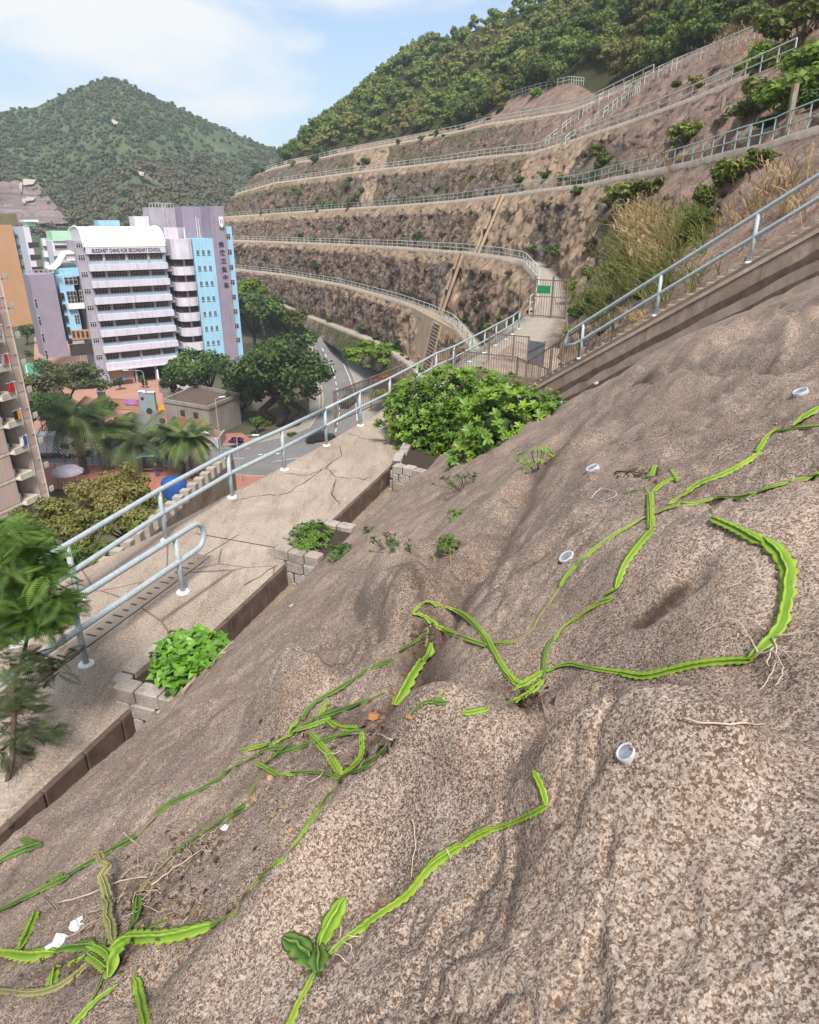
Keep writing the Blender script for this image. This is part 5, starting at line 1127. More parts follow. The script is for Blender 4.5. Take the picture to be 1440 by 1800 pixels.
car(atz(612, 712, 2.0)+Z3*.05, math.radians(75), 'car_black', 'black car on the curved road seen behind the brown barred fence')
car(atz(563, 776, .5)+Z3*.05, math.radians(20), 'car_black', 'dark car at the bend just behind the blue railing')
# bus shelter with a waiting person, barriers, bollards
p = atz(268, 832, .14); r_ = empty('bus_shelter', p, .1, label='small shelter with a pale teal curved roof by the near footway', cat='bus shelter')
mb = MB(); arc_ = [(-1.6, 2.35), (-.8, 2.6), (0, 2.68), (.8, 2.6), (1.6, 2.35)]; mb.add([(x, -.9, z) for x, z in arc_]+[(x, .9, z+.1) for x, z in arc_]+[(x, -.9, z-.08) for x, z in arc_], [(k, k+1, 6+k, 5+k) for k in range(4)]+[(10+k, 11+k, k+1, k) for k in range(4)]); mb.build('roof', M['canopy_teal'], r_)
for x in (-1.4, 1.4): mb = MB(); mb.tube([(x, .5, 0), (x, .5, 2.4)], .06, 6); mb.build('post', M['pole'], r_)
mb = MB(); mb.box(-1.2, 1.2, .3, .7, .42, .5); mb.build('bench', M['frame_brown'], r_)
def person(loc, rz, label, top='car_black', legs='bin_blue', seated=False):
    r_ = empty('person', loc, rz, label=label, cat='person')
    V = [(0, 0, .92), (0, 0, 1.15), (0, .01, 1.38), (0, 0, 1.48), (0, -.01, 1.60), (0, 0, 1.70), (.10, 0, .88), (.11, -.02, .48), (.11, 0, .08), (.12, -.13, .04), (-.10, 0, .88), (-.11, .02, .48), (-.11, .03, .08), (-.12, -.1, .04), (.19, 0, 1.38), (.24, .0, 1.12), (.23, -.06, .86), (-.19, 0, 1.38), (-.24, 0, 1.12), (-.22, -.08, .88)]
    Ed = [(0, 1), (1, 2), (2, 3), (3, 4), (4, 5), (0, 6), (6, 7), (7, 8), (8, 9), (0, 10), (10, 11), (11, 12), (12, 13), (2, 14), (14, 15), (15, 16), (2, 17), (17, 18), (18, 19)]
    R = [.14, .13, .15, .06, .095, .07, .09, .065, .045, .04, .09, .065, .045, .04, .06, .045, .035, .06, .045, .035]
    mb = MB()
    for a, b in Ed: mb.tube([V[a], V[b]], [R[a], R[b]], 8)
    me = mb.mesh('body'); me.materials.append(M[top]); me.materials.append(M[legs]); 
    for q in me.polygons: q.material_index = 1 if q.center.z < .9 else 0; q.use_smooth = True
    link('body', me, None, r_); mb = MB(); mb.lathe([(.001, 1.55), (.085, 1.58), (.1, 1.66), (.09, 1.74), (.001, 1.79)], 10, (0, 0, .0)); mb.build('head', M['leather'], r_)
person(atz(276, 838, .14), .3, 'person in dark clothes standing by the bus shelter')
for k, (u, v) in enumerate([(288, 822), (300, 824), (313, 826), (362, 830), (378, 826), (410, 822), (418, 828)]):
    p = atz(u, v+4, .12); mb = MB(); mb.lathe([(.06, 0), (.06, 2.1 if k < 3 else 1.0), (.001, 2.12 if k < 3 else 1.02)], 7)
    link('bollard', mb.mesh('bollard'), M['pole'], None, p, label=['slim post right of the shelter, first of three', 'slim post right of the shelter, middle of three', 'slim post right of the shelter, third of three', 'bollard right of the palm pair, leftmost', 'bollard between palm pair and blue railing', 'bollard at the railing end of the red footway', 'last bollard before the stepped parapet wall'][k], cat='bollard', group='posts along the footway')
p = atz(82, 826, .14); r_ = empty('road_barrier', p, .05, label='red and white road barrier below the truck', cat='barrier')
mb = MB(); mb.tube([(-1.4, 0, .9), (3.8, 0, .9)], .05, 5); mb.tube([(-1.4, 0, .5), (3.8, 0, .5)], .04, 5); mb.build('rail', M['frame_white'], r_)
for x in (-1.3, 1.2, 3.7): mb = MB(); mb.tube([(x, 0, 0), (x, 0, 1.0)], .05, 5); mb.build('post', M['red'], r_)
for k, (u, v) in enumerate([(86, 806), (112, 805), (128, 806)]):
    mb = MB(); mb.lathe([(.3, 0), (.3, .04), (.16, .05), (.05, .75), (.001, .76)], 10); link('traffic_cone', mb.mesh('traffic_cone'), M['red'], None, atz(u, v, .04), label=['red cone behind the truck on the road', 'red cone under the truck cab', 'red cone right of the truck'][k], cat='traffic cone', group='traffic cones')
# blue tarpaulin pool, blue canvas bin, grey kiosk, teal shelter
p = atz(125, 688, .1); mb = MB(); pts = []
for i in range(9):
    for j in range(5): x = i*1.5; y = j*1.5; pts.append((x, y*.9, .9+.5*math.sin(x*1.3+y)+.3*vnoise(x, y, 0, 9)))
mb.add(pts, [(i*5+j, (i+1)*5+j, (i+1)*5+j+1, i*5+j+1) for i in range(8) for j in range(4)]); o = link('tarpaulin', mb.mesh('tarpaulin', True), M['tarp_blue'], None, p, label='crumpled bright blue tarpaulin behind the dusty tree', cat='tarpaulin'); o.rotation_euler = (0, 0, SR)
p = atz(309, 872, .0); mb = MB(); mb.lathe([(1.35, 0), (1.45, .9), (1.5, 1.9), (1.3, 2.2), (.6, 2.35), (.001, 2.4)], 14); link('canvas_shelter', mb.mesh('canvas_shelter', True), M['bin_blue'], None, p, label='round blue canvas cover beside the stepped parapet wall', cat='cover')
p = atz(125, 862, .1); r_ = empty('kiosk', p, label='small grey roofed kiosk on the red paving', cat='kiosk'); mb = MB(); mb.lathe([(1.9, 0), (1.8, .25), (1.2, .7), (.001, .85)], 10, (0, 0, 2.3)); mb.build('roof', M['lilac_grey'], r_)
for a in range(4): mb = MB(); mb.tube([(1.4*math.cos(a*1.57), 1.4*math.sin(a*1.57), 0), (1.4*math.cos(a*1.57), 1.4*math.sin(a*1.57), 2.35)], .06, 5); mb.build('post', M['pole'], r_)
p = atz(75, 772, .1); r_ = empty('covered_walkway', p, SR*.4, label='pale teal roofed walkway behind the truck', cat='shelter')
mb = MB(); mb.add([(0, 0, 3), (7.5, 0, 3.5), (7.5, 3.5, 4.), (0, 3.5, 3.5), (0, 0, 2.85), (7.5, 0, 3.35)], [(0, 1, 2, 3), (4, 5, 1, 0)]); mb.build('roof', M['canopy_teal'], r_)
for x in (.2, 3.7, 7.2): mb = MB(); mb.tube([(x, .3, 0), (x, .3, 3.2)], .08, 5); mb.build('post', M['canopy_teal'], r_)
mb = MB(); mb.box(.2, 7.2, 3.2, 3.3, .2, 2.8); mb.build('glazing', M['glass_dark'], r_)
# stepped parapet wall below the path edge
pa, pb = atz(405, 808, 21.6), atz(135, 1052, 21.6); d = pb-pa; n = 19; r_ = empty('stepped_wall', pa, label='stepped concrete parapet wall descending outside the path', cat='wall')
for k in range(n):
    a = d*(k/n); b = d*((k+.96)/n); h = .36 if k % 1 == 0 else .3; mb = MB(); mb.obox(a-Z3*2.4, b-Z3*2.4, .28, 2.4); mb.build('wall_panel', M['concrete'], r_)
    m0 = d*((k+.12)/n); m1 = d*((k+.60)/n); mb = MB(); mb.obox(m0, m1, .30, .34); mb.build('merlon', M['conc_pale'], r_)
# buttress on the lowest rock face with stepped channel and two white notices
def bt(u, v, z): return atz(u, v, z)
r1p = lambda c: Vector((float(np.interp(c, ts, r1[0])), float(np.interp(c, ts, r1[1])), float(np.interp(c, ts, r1[2]))))
def r1_at(u_):
    U, V = proj(r1[0], r1[1], r1[2]); k = np.where((ts > 2) & (ts < 8.4))[0]; i = k[np.argmin(abs(U[k]-u_))]; return Vector((r1[0][i], r1[1][i], r1[2][i])), Vector((NR[i][0], NR[i][1], 0))
ta, na_ = r1_at(728); tb, nb_ = r1_at(806)
fa = ta-na_*3.2-Z3*(ta.z-5.2); fb_ = tb-nb_*3.2-Z3*(tb.z-5.); r_ = empty('buttress', fa, label='broad beige rendered buttress with a stepped channel on the lowest rock face', cat='buttress')
mb = MB(); q = [ta-na_*.35-Z3*.15, tb-nb_*.35-Z3*.15, fb_, fa]; bk = [p+na_*2.5 for p in q]; mb.add([p-fa for p in q+bk], [(0, 1, 2, 3), (0, 4, 5, 1), (1, 5, 6, 2), (3, 7, 4, 0)]); mb.build('rendered_face', M['buttress'], r_)
def onf(s, t): return (q[0]*(1-s)+q[1]*s)*(1-t)+(q[3]*(1-s)+q[2]*s)*t
st = MB()
for k in range(26): t = .03+k/27; a = onf(.60, t); b = onf(.74, t); st.obox(a-na_*.22-fa, b-na_*.22-fa, .35, .16)
o = st.build('channel_step', M['concrete'], r_); o['kind'] = 'stuff'
for s_ in (.58, .76):
    mb = MB(); mb.obox(onf(s_, .02)-na_*.1-fa, onf(s_, .99)-na_*.1-fa, .2, .35, up=(-na_)); mb.build('channel_kerb', M['buttress'], r_)
for s_, t_ in ((.12, .74), (.34, .86)):
    a, b, c, e = onf(s_, t_), onf(s_+.15, t_+.02), onf(s_+.15, t_+.15), onf(s_, t_+.13); mb = MB(); mb.add([p-na_*.06-fa for p in (a, b, c, e)], [(0, 1, 2, 3)]); mb.build('white_notice', M['white_print'], r_)
# stepped channels on two higher faces with dark outlets
def channel(rt_, rb_, ut, ub, label):
    def at(r, u_):
        U, V = proj(r[0], r[1], r[2]); k = np.where((ts > 3) & (ts < 10.5) & (V > 0))[0]; i = k[np.argmin(abs(U[k]-u_))]; return Vector((r[0][i], r[1][i], r[2][i])), Vector((NR[i][0], NR[i][1], 0))
    a, n_ = at(rt_, ut); b, _ = at(rb_, ub); a = a-n_*.75; b = b-n_*.9; r_ = empty('drain_channel', b, label=label, cat='drain channel'); sdv = Vector((-n_.y, n_.x, 0))
    for s_ in (-.8, .8): mb = MB(); mb.obox(b+sdv*s_-b, a+sdv*s_-b, .25, .4, up=-n_); mb.build('channel_kerb', M['buttress'], r_)
    mb = MB(); mb.obox(Vector((0, 0, 0)), a-b, 1.5, .12, up=-n_); mb.build('channel_bed', M['conc_dark'], r_)
    for f in (.35, .68): p = (a-b)*f; mb = MB(); mb.obox(p-sdv*.45-n_*.2, p+sdv*.45-n_*.2, .3, .5); mb.build('outlet', M['joint'], r_)
channel((Q[:, 2], Q[:, 3], z2o), r1i, 822, 785, 'concrete drain channel with dark outlets below the path level bench')
channel(r3, (Q[:, 4], Q[:, 5], z2i), 893, 850, 'upper concrete drain channel with dark outlets under the third bench')
# =================================================================== foliage generators (numpy)
def unit(v): return v/(np.linalg.norm(v, axis=1)[:, None]+1e-9)
def leaves(P, Nn, size, rng, shape='diamond', aspect=.55, bend=.25):
    """one small folded leaf per point; returns verts, quads"""
    n = len(P); T = unit(np.cross(Nn, unit(rng.normal(size=(n, 3))))); B = np.cross(Nn, T); s = np.broadcast_to(size, (n,))[:, None]
    a = P-T*s*.5; c = P+T*s*.5; b = P+B*s*aspect*.5+Nn*s*bend*.5; d = P-B*s*aspect*.5+Nn*s*bend*.5
    v = np.stack([a, b, c, d], 1).reshape(-1, 3); f = np.arange(4*n).reshape(n, 4); return v, f
def blob_points(blobs, n, rng, shell=.55, squash=True):
    blobs = np.asarray(blobs, float); w_ = (blobs[:, 3]*blobs[:, 4]+blobs[:, 3]*blobs[:, 5]+blobs[:, 4]*blobs[:, 5]); w_ /= w_.sum()
    k = rng.choice(len(blobs), n, p=w_); d = unit(rng.normal(size=(n, 3))); r = shell+(1-shell)*rng.random((n, 1))**.6
    r *= 1+.22*vnoise(d[:, 0]*2.7+k, d[:, 1]*2.7, d[:, 2]*2.7)[:, None]
    P = blobs[k, :3]+d*r*blobs[k, 3:6]; Nn = unit(d/blobs[k, 3:6]*blobs[k, 3:6].mean()+rng.normal(size=(n, 3))*.55+np.array([0, 0, .35])); return P, Nn
def crown_blobs(c, rx, ry, rz, n, rng, fill=.62, flat=1.):
    """many lumps spread over an ellipsoid so that the outline is uneven"""
    out = []
    for i in range(n):
        d = rng.normal(size=3); d /= np.linalg.norm(d); d[2] = abs(d[2])*.9-.25 if rng.random() < .8 else d[2]
        q = rng.random()**.4*.78; s = fill*(.55+.6*rng.random())*(1.15-q*.5)
        out.append((c[0]+d[0]*rx*q, c[1]+d[1]*ry*q, c[2]+d[2]*rz*q, rx*s*.62, ry*s*.62, rz*s*.62*flat))
    return out
def cores(blobs, k=.62, sub=1):
    """dark ragged inner masses so that no light leaks straight through a dense crown"""
    V, F_ = [], []; o = 0
    bm = bmesh.new(); bmesh.ops.create_icosphere(bm, subdivisions=sub, radius=1); iv = np.array([v.co[:] for v in bm.verts]); jf = np.array([[v.index for v in f.verts] for f in bm.faces]); bm.free()
    for i, b in enumerate(blobs):
        r = k*(1+.25*vnoise(iv[:, 0]*2+i, iv[:, 1]*2, iv[:, 2]*2))[:, None]; V.append(np.array(b[:3])+iv*r*np.array(b[3:6])); F_.append(jf+o); o += len(iv)
    return np.concatenate(V), np.concatenate(F_)
def tri(f): return np.concatenate([f[:, [0, 1, 2]], f[:, [0, 2, 3]]]) if f.shape[1] == 4 else f
def foliage_mesh(name, blobs, n, size, m, rng, core=.6, shell=.5, aspect=.6):
    P, Nn = blob_points(blobs, n, rng, shell); v, f = leaves(P, Nn, size*(.6+.8*rng.random(n)), rng, aspect=aspect)
    if core:
        cv, cf = cores(blobs, core); f = np.concatenate([tri(f), cf+len(v)]); v = np.concatenate([v, cv])
    return np_mesh(name, v, f, False, m)
def trunk_mesh(paths, m, n=7, name='trunk'):
    mb = MB()
    for pts, r0, r1_ in paths: mb.tube(pts, list(np.linspace(r0, r1_, len(pts))), n)
    me = mb.mesh(name, True); me.materials.append(m); return me
def limbs(base, cr, rng, n=6, r=.3, top=.8):
    base = Vector(base); c = Vector(cr); out = []; fork = base+(c-base)*.42+Vector((rng.normal()*.2, rng.normal()*.2, 0))
    out.append(([base, base+(fork-base)*.5+Vector((rng.normal()*.1, rng.normal()*.1, 0)), fork], r, r*.7)); return out, fork
def tree(name, base, crown, rad, nb, nl, leaf, m, bark, label, cat='tree', group=None, seed=1, trunk_r=.3, core=.6, fill=.62, nlimb=7, shell=.5, aspect=.6, flat=1., multi=1):
    """base, crown: world points; rad: crown radii"""
    rng = np.random.default_rng(seed); root = empty(name, base, label=label, cat=cat, group=group); c = Vector(crown)-Vector(base)
    bl = crown_blobs(c, *rad, nb, rng, fill, flat); link('crown', foliage_mesh('crown', bl, nl, leaf, m, rng, core, shell, aspect), None, root)
    paths = []
    for q in range(multi):
        b0 = Vector((rng.normal()*rad[0]*.15*(multi > 1), rng.normal()*rad[1]*.15*(multi > 1), -.2)); fork = b0*.6+c*.5; fork = Vector((fork.x+rng.normal()*.1, fork.y, (c.z-rad[2]*.55)*.8))
        paths.append(([b0, b0+(fork-b0)*.5+Vector((rng.normal()*trunk_r, rng.normal()*trunk_r, 0)), fork], trunk_r, trunk_r*.65))
        for i in rng.choice(len(bl), min(nlimb, len(bl)), replace=False):
            e = Vector(bl[i][:3]); mid = fork+(e-fork)*.5+Vector((0, 0, -.12*(e-fork).length)); paths.append(([fork, mid, e], trunk_r*.42, trunk_r*.1))
    link('trunk', trunk_mesh(paths, bark), None, root); return root
def rad_px(du, dist): return du/FPX*dist
# ------------------------------------------------------------------ woods on the terraced hill
WOOD = M['leaf_wood']
def wood_proto(seed, n=800, leaf=.50, m=WOOD):
    rng = np.random.default_rng(seed); bl = crown_blobs((0, 0, 2.6), 2.9, 2.9, 2.3, 12, rng, .75); cr = foliage_mesh('crown', bl, n, leaf, m, rng, .7, .6, .7)
    tr = trunk_mesh([([(0, 0, -.6), (.1, 0, 1.2), (.0, .1, 2.6)], .16, .09)], M['bark'], 5); return cr, tr
protos = [wood_proto(s) for s in (11, 12, 13, 14, 15)]
def wood_tree(p, s, label, group, k, rng):
    cr, tr = protos[k]; root = empty('woodland_tree', p, rng.uniform(0, 6.3) if hasattr(rng, 'uniform') else 0, label=label, cat='tree', group=group)
    root.scale = (s, s, s*rng.uniform(.8, 1.25)); link('crown', cr, None, root); link('trunk', tr, None, root)
# sample the hillside above the tree line
ri = {}
for q, (i, f) in enumerate(RK): ri.setdefault(i, []).append(q)
rw0, rw1 = ri[13][0], ri[14][0]
cand = []; rs = np.random.default_rng(5)
spot = H[..., :3]
def wood_points(n, a0=0., a1=1., c0=0., c1=19.):
    out = []
    cc = np.where((ts >= c0) & (ts <= c1))[0]
    wcol = np.r_[np.hypot(*np.diff(P3, axis=0).T), .1][cc]; wcol = wcol*1.0; wcol /= wcol.sum()
    for _ in range(n):
        j = rs.choice(cc, p=wcol); f = a0+(a1-a0)*rs.random(); r = rw0+f*(rw1-rw0); r_0 = int(r); p = H[r_0, j]*(1-(r-r_0))+H[min(r_0+1, len(H)-1), j]*(r-r_0); out.append(p)
    return out
pts = [p for p in wood_points(2300, -.02, 1.02)]
vis = []
for p in pts:
    u, v = proj(*p)
    if -30 < u < 1560 and v > -140 and v < 420: vis.append((p, u, v))
def near_key(q): return q[0][1]+abs(q[0][0])*.3
vis.sort(key=near_key)
rr = random.Random(4); ind = vis[:285]; rest = vis[285:]
for p, u, v in ind: wood_tree(Vector(p)-Z3*.3, rr.uniform(.62, 1.15)*(1 if p[1] > 100 else .8), 'bushy dark green tree of the wood above the bare upper slopes', 'trees of the wood on the hillside', rr.randrange(5), rr)
def merged(name, items, proto_seed, leaf, nleaf, m, label, cr=2.2, hgt=2.4, tone=None, core=.75, nb=6):
    rng = np.random.default_rng(proto_seed); V, F_ = [], []; o = 0; base = []
    for s in range(5):
        bl = crown_blobs((0, 0, hgt), cr, cr, cr*.85, nb, rng, .8); P, Nn = blob_points(bl, nleaf, rng, .6); v, f = leaves(P, Nn, leaf*(.6+.8*rng.random(nleaf)), rng, aspect=.75); f = tri(f)
        cv, cf = cores(bl, core, 1); base.append((np.concatenate([v, cv]), np.concatenate([f, cf+len(v)])))
    for p, s in items:
        v, f = base[rng.integers(5)]; a = rng.random()*6.28; ca, sa = math.cos(a), math.sin(a); R = np.array([[ca, -sa, 0], [sa, ca, 0], [0, 0, .8+.4*rng.random()]])
        V.append(v@R.T*s+np.array(p)); F_.append(f+o); o += len(v)
    return link(name, np_mesh(name, np.concatenate(V), np.concatenate(F_), False, m), kind='stuff', label=label)
merged('woodland', [(p-np.array([0, 0, .4]), rr.uniform(.7, 1.25)) for p, u, v in rest], 31, .66, 115, WOOD, 'dense dark green wood covering the far part of the hillside')
print('wood', len(ind), len(rest))
# ------------------------------------------------------------------ far conical hill behind the school
SKY2 = [(-400, 230), (-150, 205), (0, 183), (30, 178), (60, 176), (95, 158), (140, 140), (175, 127), (190, 122), (215, 130), (250, 150), (300, 172), (350, 196), (400, 218), (445, 238), (520, 262), (640, 300), (900, 360)]
nu, nr_ = 170, 90; az = np.linspace(-.92, .12, nu); G = np.zeros((nr_, nu, 3))
for j, a in enumerate(az):
    rn = 330+40*math.sin(j*.11); rf = 620+120*abs(a+.42)
    for i in range(nr_):
        f = i/(nr_-1); r = rn+(rf-rn)*f; G[i, j, 0] = r*math.sin(a); G[i, j, 1] = r*math.cos(a)
zt = solvez(G[-1, :, 0], G[-1, :, 1], SKY2)-4.5
for i in range(nr_):
    f = i/(nr_-1); X, Y = G[i, :, 0], G[i, :, 1]; prof = f**.86
    G[i, :, 2] = -2+(zt+2)*prof+(14*fbm(X/70, Y/90, 0, 4, 3)+10*(-np.abs(fbm(X/60, Y/200, 5, 3, 8))))*math.sin(math.pi*f)**.8
fh = grid_mesh('far_hill', G, True, M['far_ground']); fh.flip_normals() if fh.polygons[0].normal.z < 0 else None
bs = np.zeros((nr_, nu)); bs += 1; vattr(fh, 'soil', bs); vattr(fh, 'dome', bs*0); vattr(fh, 'beige', bs*0); vattr(fh, 'walk', bs*0); vattr(fh, 'veg', bs)
back_ = G[-1]+np.array([0, 60, 0]); fho = link('far_hill', fh, kind='structure', label='conical wooded hill far behind the school')
BB = BVHTree.FromPolygons([tuple(p) for p in G.reshape(-1, 3)], [tuple(p.vertices) for p in fh.polygons])
def far_hit(u, v):
    r = Vector(ray(u, v)).normalized(); l, n, i, d = BB.ray_cast(Vector((0, 0, CZ)), r, 2000); return l, n
items = []; rg = np.random.default_rng(12)
RK_PATCH = [((-40, 328), (70, 322), (125, 400), (-40, 402))]
def in_patch(u, v): return v > 322 and u < 45+(v-322)*1.0 and v < 402
for _ in range(16500):
    i = rg.random()**.85*(nr_-1); j = rg.random()*(nu-1); a, b = int(i), int(j); p = G[a, b]+(G[min(a+1, nr_-1), b]-G[a, b])*(i-a)+(G[a, min(b+1, nu-1)]-G[a, b])*(j-b); u, v = proj(*p)
    if not (-40 < u < 560 and 100 < v < 420): continue
    if in_patch(u, v): continue
    if 318 < u < 440 and 232 < v < 272 and rg.random() < .72: continue
    if abs(u-262) < 30 and abs(v-318-(u-245)*.35) < 7: continue
    s = rg.uniform(.55, 1.15)*(1.35 if v > 290 else 1.); items.append((p-np.array([0, 0, .8]), s))
rg.shuffle(items)
merged('far_wood', items, 77, 1.3, 24, M['leaf_far'], 'scrubby grey green wood covering the far conical hill', cr=2.3, hgt=1.7, core=.85, nb=4)
print('far', len(items))
for k, (u, v, s) in enumerate([(58, 172, 1.8), (105, 152, 1.2), (132, 141, 1.7), (178, 124, 2.0), (186, 121, 1.6), (194, 120, 2.0), (206, 124, 1.5), (222, 131, 1.6), (310, 176, 1.4), (322, 180, 1.4), (345, 190, 1.3), (372, 203, 1.2)]):
    l, n = far_hit(u, v+10)
    if l is None: continue
    cr_, tr_ = protos[k % 5]; root = empty('skyline_tree', l-Z3*.5, k, label='thin tree standing out on the ridge of the far conical hill', cat='tree', group='skyline trees on the far hill'); root.scale = (s*.8, s*.8, s*1.35); link('crown', cr_, None, root); link('trunk', tr_, None, root)
# bare outcrops and the terraced brown cut at its foot
def far_patch(name, quad, m, label, nx=26, ny=16, lift=3., amp=1.5, kind='structure'):
    Pn = np.zeros((ny, nx, 3)); ok = True
    for i in range(ny):
        for j in range(nx):
            f, g_ = i/(ny-1), j/(nx-1); a = np.array(quad[0])*(1-g_)+np.array(quad[1])*g_; b = np.array(quad[3])*(1-g_)+np.array(quad[2])*g_; uv = a*(1-f)+b*f
            l, n = far_hit(uv[0]+3*vnoise(i*.7, j*.7, 1, 3), uv[1]+2*vnoise(i*.7, j*.7, 2, 4))
            if l is None: return None
            d = Vector((-l.x, -l.y, 0)).normalized(); l = l+d*(lift+amp*float(vnoise(i*.9, j*.6, 0, 9)))+Z3*(lift*.5); Pn[i, j] = l
    me = grid_mesh(name, Pn, False, m)
    for nm, val in (('soil', 0), ('dome', 0.), ('beige', 0), ('walk', 0), ('veg', .45)): vattr(me, nm, np.full(nx*ny, val))
    return link(name, me, kind=kind, label=label)
def far_rock():
    m, t = nodes('far_cut_rock'); p = pos(t); col = mix(t, ramp(t, noise(t, p, .09, 5, .7), [(.38, 0.), (.62, 1.)]), (.13, .095, .09), (.22, .165, .155))
    wv = noise(t, pos(t, (.02, .02, .55)), 1., 4, .6); col = mix(t, ramp(t, wv, [(.52, 0.), (.6, .55)]), col, (.075, .055, .05)); col = mix(t, ramp(t, noise(t, p, .2, 4, .7), [(.62, 0.), (.68, .8)]), col, (.42, .36, .33)); finish(t, col, .95); return m
M['far_rock'] = far_rock()
far_patch('far_cut_slope', [(-30, 326), (64, 322), (124, 398), (-30, 398)], M['far_rock'], 'brown terraced rock cut at the foot of the far hill', 34, 26)
for k, (u, v, du, dv) in enumerate([(53, 328, 11, 4), (55, 358, 8, 2.5), (38, 338, 2.5, 8), (44, 362, 3.5, 4)]):
    far_patch('concrete_patch', [(u-du, v-dv), (u+du, v-dv*.8), (u+du*.6, v+dv), (u-du, v+dv)], M['conc_pale'], None, 6, 5, 4.5, .4)
far_patch('rock_outcrop', [(322, 238), (440, 232), (436, 262), (318, 256)], M['far_rock'], 'grey layered rock outcrop high on the far hill', 40, 12, 3.6, 2.)
far_patch('rock_outcrop', [(240, 308), (254, 312), (290, 334), (262, 322)], M['far_rock'], 'small bare scar low on the far hill', 14, 8, 3.6, 1.)
far_patch('rock_outcrop', [(245, 313), (254, 314), (253, 320), (247, 318)], M['conc_pale'], 'pale scar on the far hill', 6, 5, 5, .5)
far_patch('rock_outcrop', [(197, 219), (208, 223), (206, 227), (199, 223)], M['conc_pale'], 'tiny pale scar under the summit of the far hill', 6, 5, 4, .5)
# ------------------------------------------------------------------ trees in the valley
def vt(name, bu, bv, bz, cu, cv, ru, rv, nb, nl, leaf, m, label, seed, bark='bark_dark', cat='tree', **k):
    b = atz(bu, bv, bz); c = aty(cu, cv, b.y); dist = math.hypot(b.y, CZ-c.z)*.98; r = rad_px(ru, dist)*1.22; rz = rad_px(rv, dist)*1.22
    return tree(name, b, c, (r, r*.85, rz), nb, nl, leaf, M[m], M[bark], label, cat, seed=seed, **k)
vt('banyan_tree', 500, 742, 1, 492, 642, 92, 74, 40, 12000, .60, 'leaf_banyan', 'huge spreading dark banyan tree between the school and the curved road', 21, trunk_r=.8, fill=.52, multi=3)
vt('banyan_tree', 392, 722, 0, 345, 652, 56, 46, 26, 6500, .58, 'leaf_banyan', 'dark banyan tree in front of the blue school block', 22, trunk_r=.45, fill=.52, multi=3)
vt('banyan_tree', 425, 735, 0, 425, 690, 34, 40, 14, 2600, .5, 'leaf_banyan', 'lower dark tree between the two banyans', 23, trunk_r=.4, fill=.55)
vt('leafy_tree', 440, 640, 0, 455, 545, 48, 40, 18, 3800, .75, 'leaf_banyan', 'dark round tree behind the big banyan', 24, trunk_r=.5)
vt('leafy_tree', 470, 620, 0, 440, 508, 28, 20, 12, 2200, .8, 'leaf_lime', 'brighter green tree top behind the purple tower', 25, trunk_r=.4)
vt('leafy_tree', 505, 610, 3, 508, 560, 34, 24, 12, 1800, .8, 'leaf_shrub', 'green tree on the valley side below the lowest bench', 26, trunk_r=.4)
vt('leafy_tree', 262, 700, 0, 300, 640, 22, 22, 8, 900, .5, 'leaf_banyan', 'small tree between gatehouse and school facade', 27, trunk_r=.2) if False else None
vt('spreading_tree', 128, 740, 0, 112, 668, 82, 42, 34, 8000, .46, 'leaf_dusty', 'wide dusty green tree in front of the mauve wing', 28, trunk_r=.35, fill=.42, core=.35, shell=.3)
vt('spreading_tree', 100, 770, 0, 92, 720, 50, 34, 20, 4200, .46, 'leaf_banyan', 'darker tree beside the residential tower under the dusty tree', 29, trunk_r=.3, fill=.5, core=.4)
vt('leafy_tree', 175, 765, 0, 168, 722, 40, 22, 14, 2600, .45, 'leaf_banyan', 'dark tree between the dusty tree and the school gate', 36, trunk_r=.25, fill=.5, core=.45)
vt('leafy_tree', 225, 775, 0, 212, 745, 26, 18, 10, 1800, .42, 'leaf_dusty', 'small dusty tree behind the palms in front of the side street', 37, trunk_r=.2, fill=.5, core=.45)
vt('leafy_tree', 310, 712, 0, 300, 672, 24, 22, 10, 1600, .5, 'leaf_banyan', 'dark tree in the corner between gatehouse and lobby', 38, trunk_r=.25, fill=.5, core=.5)
vt('leafy_tree', 455, 765, .1, 452, 742, 20, 14, 8, 1200, .42, 'leaf_banyan', 'low dark tree on the corner of the footway', 39, trunk_r=.2, fill=.5, core=.5)
vt('leafy_tree', 46, 606, 0, 46, 582, 18, 15, 9, 900, .7, 'leaf_banyan', 'small dark tree at the foot of the orange tower', 30, trunk_r=.25)
vt('flame_tree', 665, 690, 3.4, 662, 622, 62, 34, 30, 6000, .50, 'leaf_lime', 'flat topped bright green tree in front of the beige buttress', 31, 'bark', trunk_r=.2, fill=.40, core=.25, shell=.3, flat=.6)
vt('flame_tree', 715, 715, 2.6, 708, 664, 50, 16, 18, 3200, .42, 'blossom_orange', 'tree with orange blossom behind the blue path railing', 32, 'bark', trunk_r=.15, fill=.42, core=.0, shell=.3, flat=.6)
vt('leafy_tree', 700, 740, 1, 690, 698, 40, 20, 12, 1800, .4, 'leaf_shrub', 'green tree under the orange blossom beyond the railing', 33, trunk_r=.2, core=.4)
for k, (u, v, r) in enumerate([(211, 686, 10), (253, 682, 9)]):
    vt('clipped_bush', u, v, 0, u-1, v-14, r, 13, 7, 900, .3, 'leaf_banyan', ['clipped round bush left of the school lobby', 'clipped round bush right of the school lobby'][k], 40+k, cat='bush', trunk_r=.1, core=.8)
vt('bougainvillea', 418, 786, .1, 418, 776, 18, 7, 7, 900, .3, 'blossom_purple', 'purple flowering bush beside the low white wall', 43, cat='bush', trunk_r=.05)
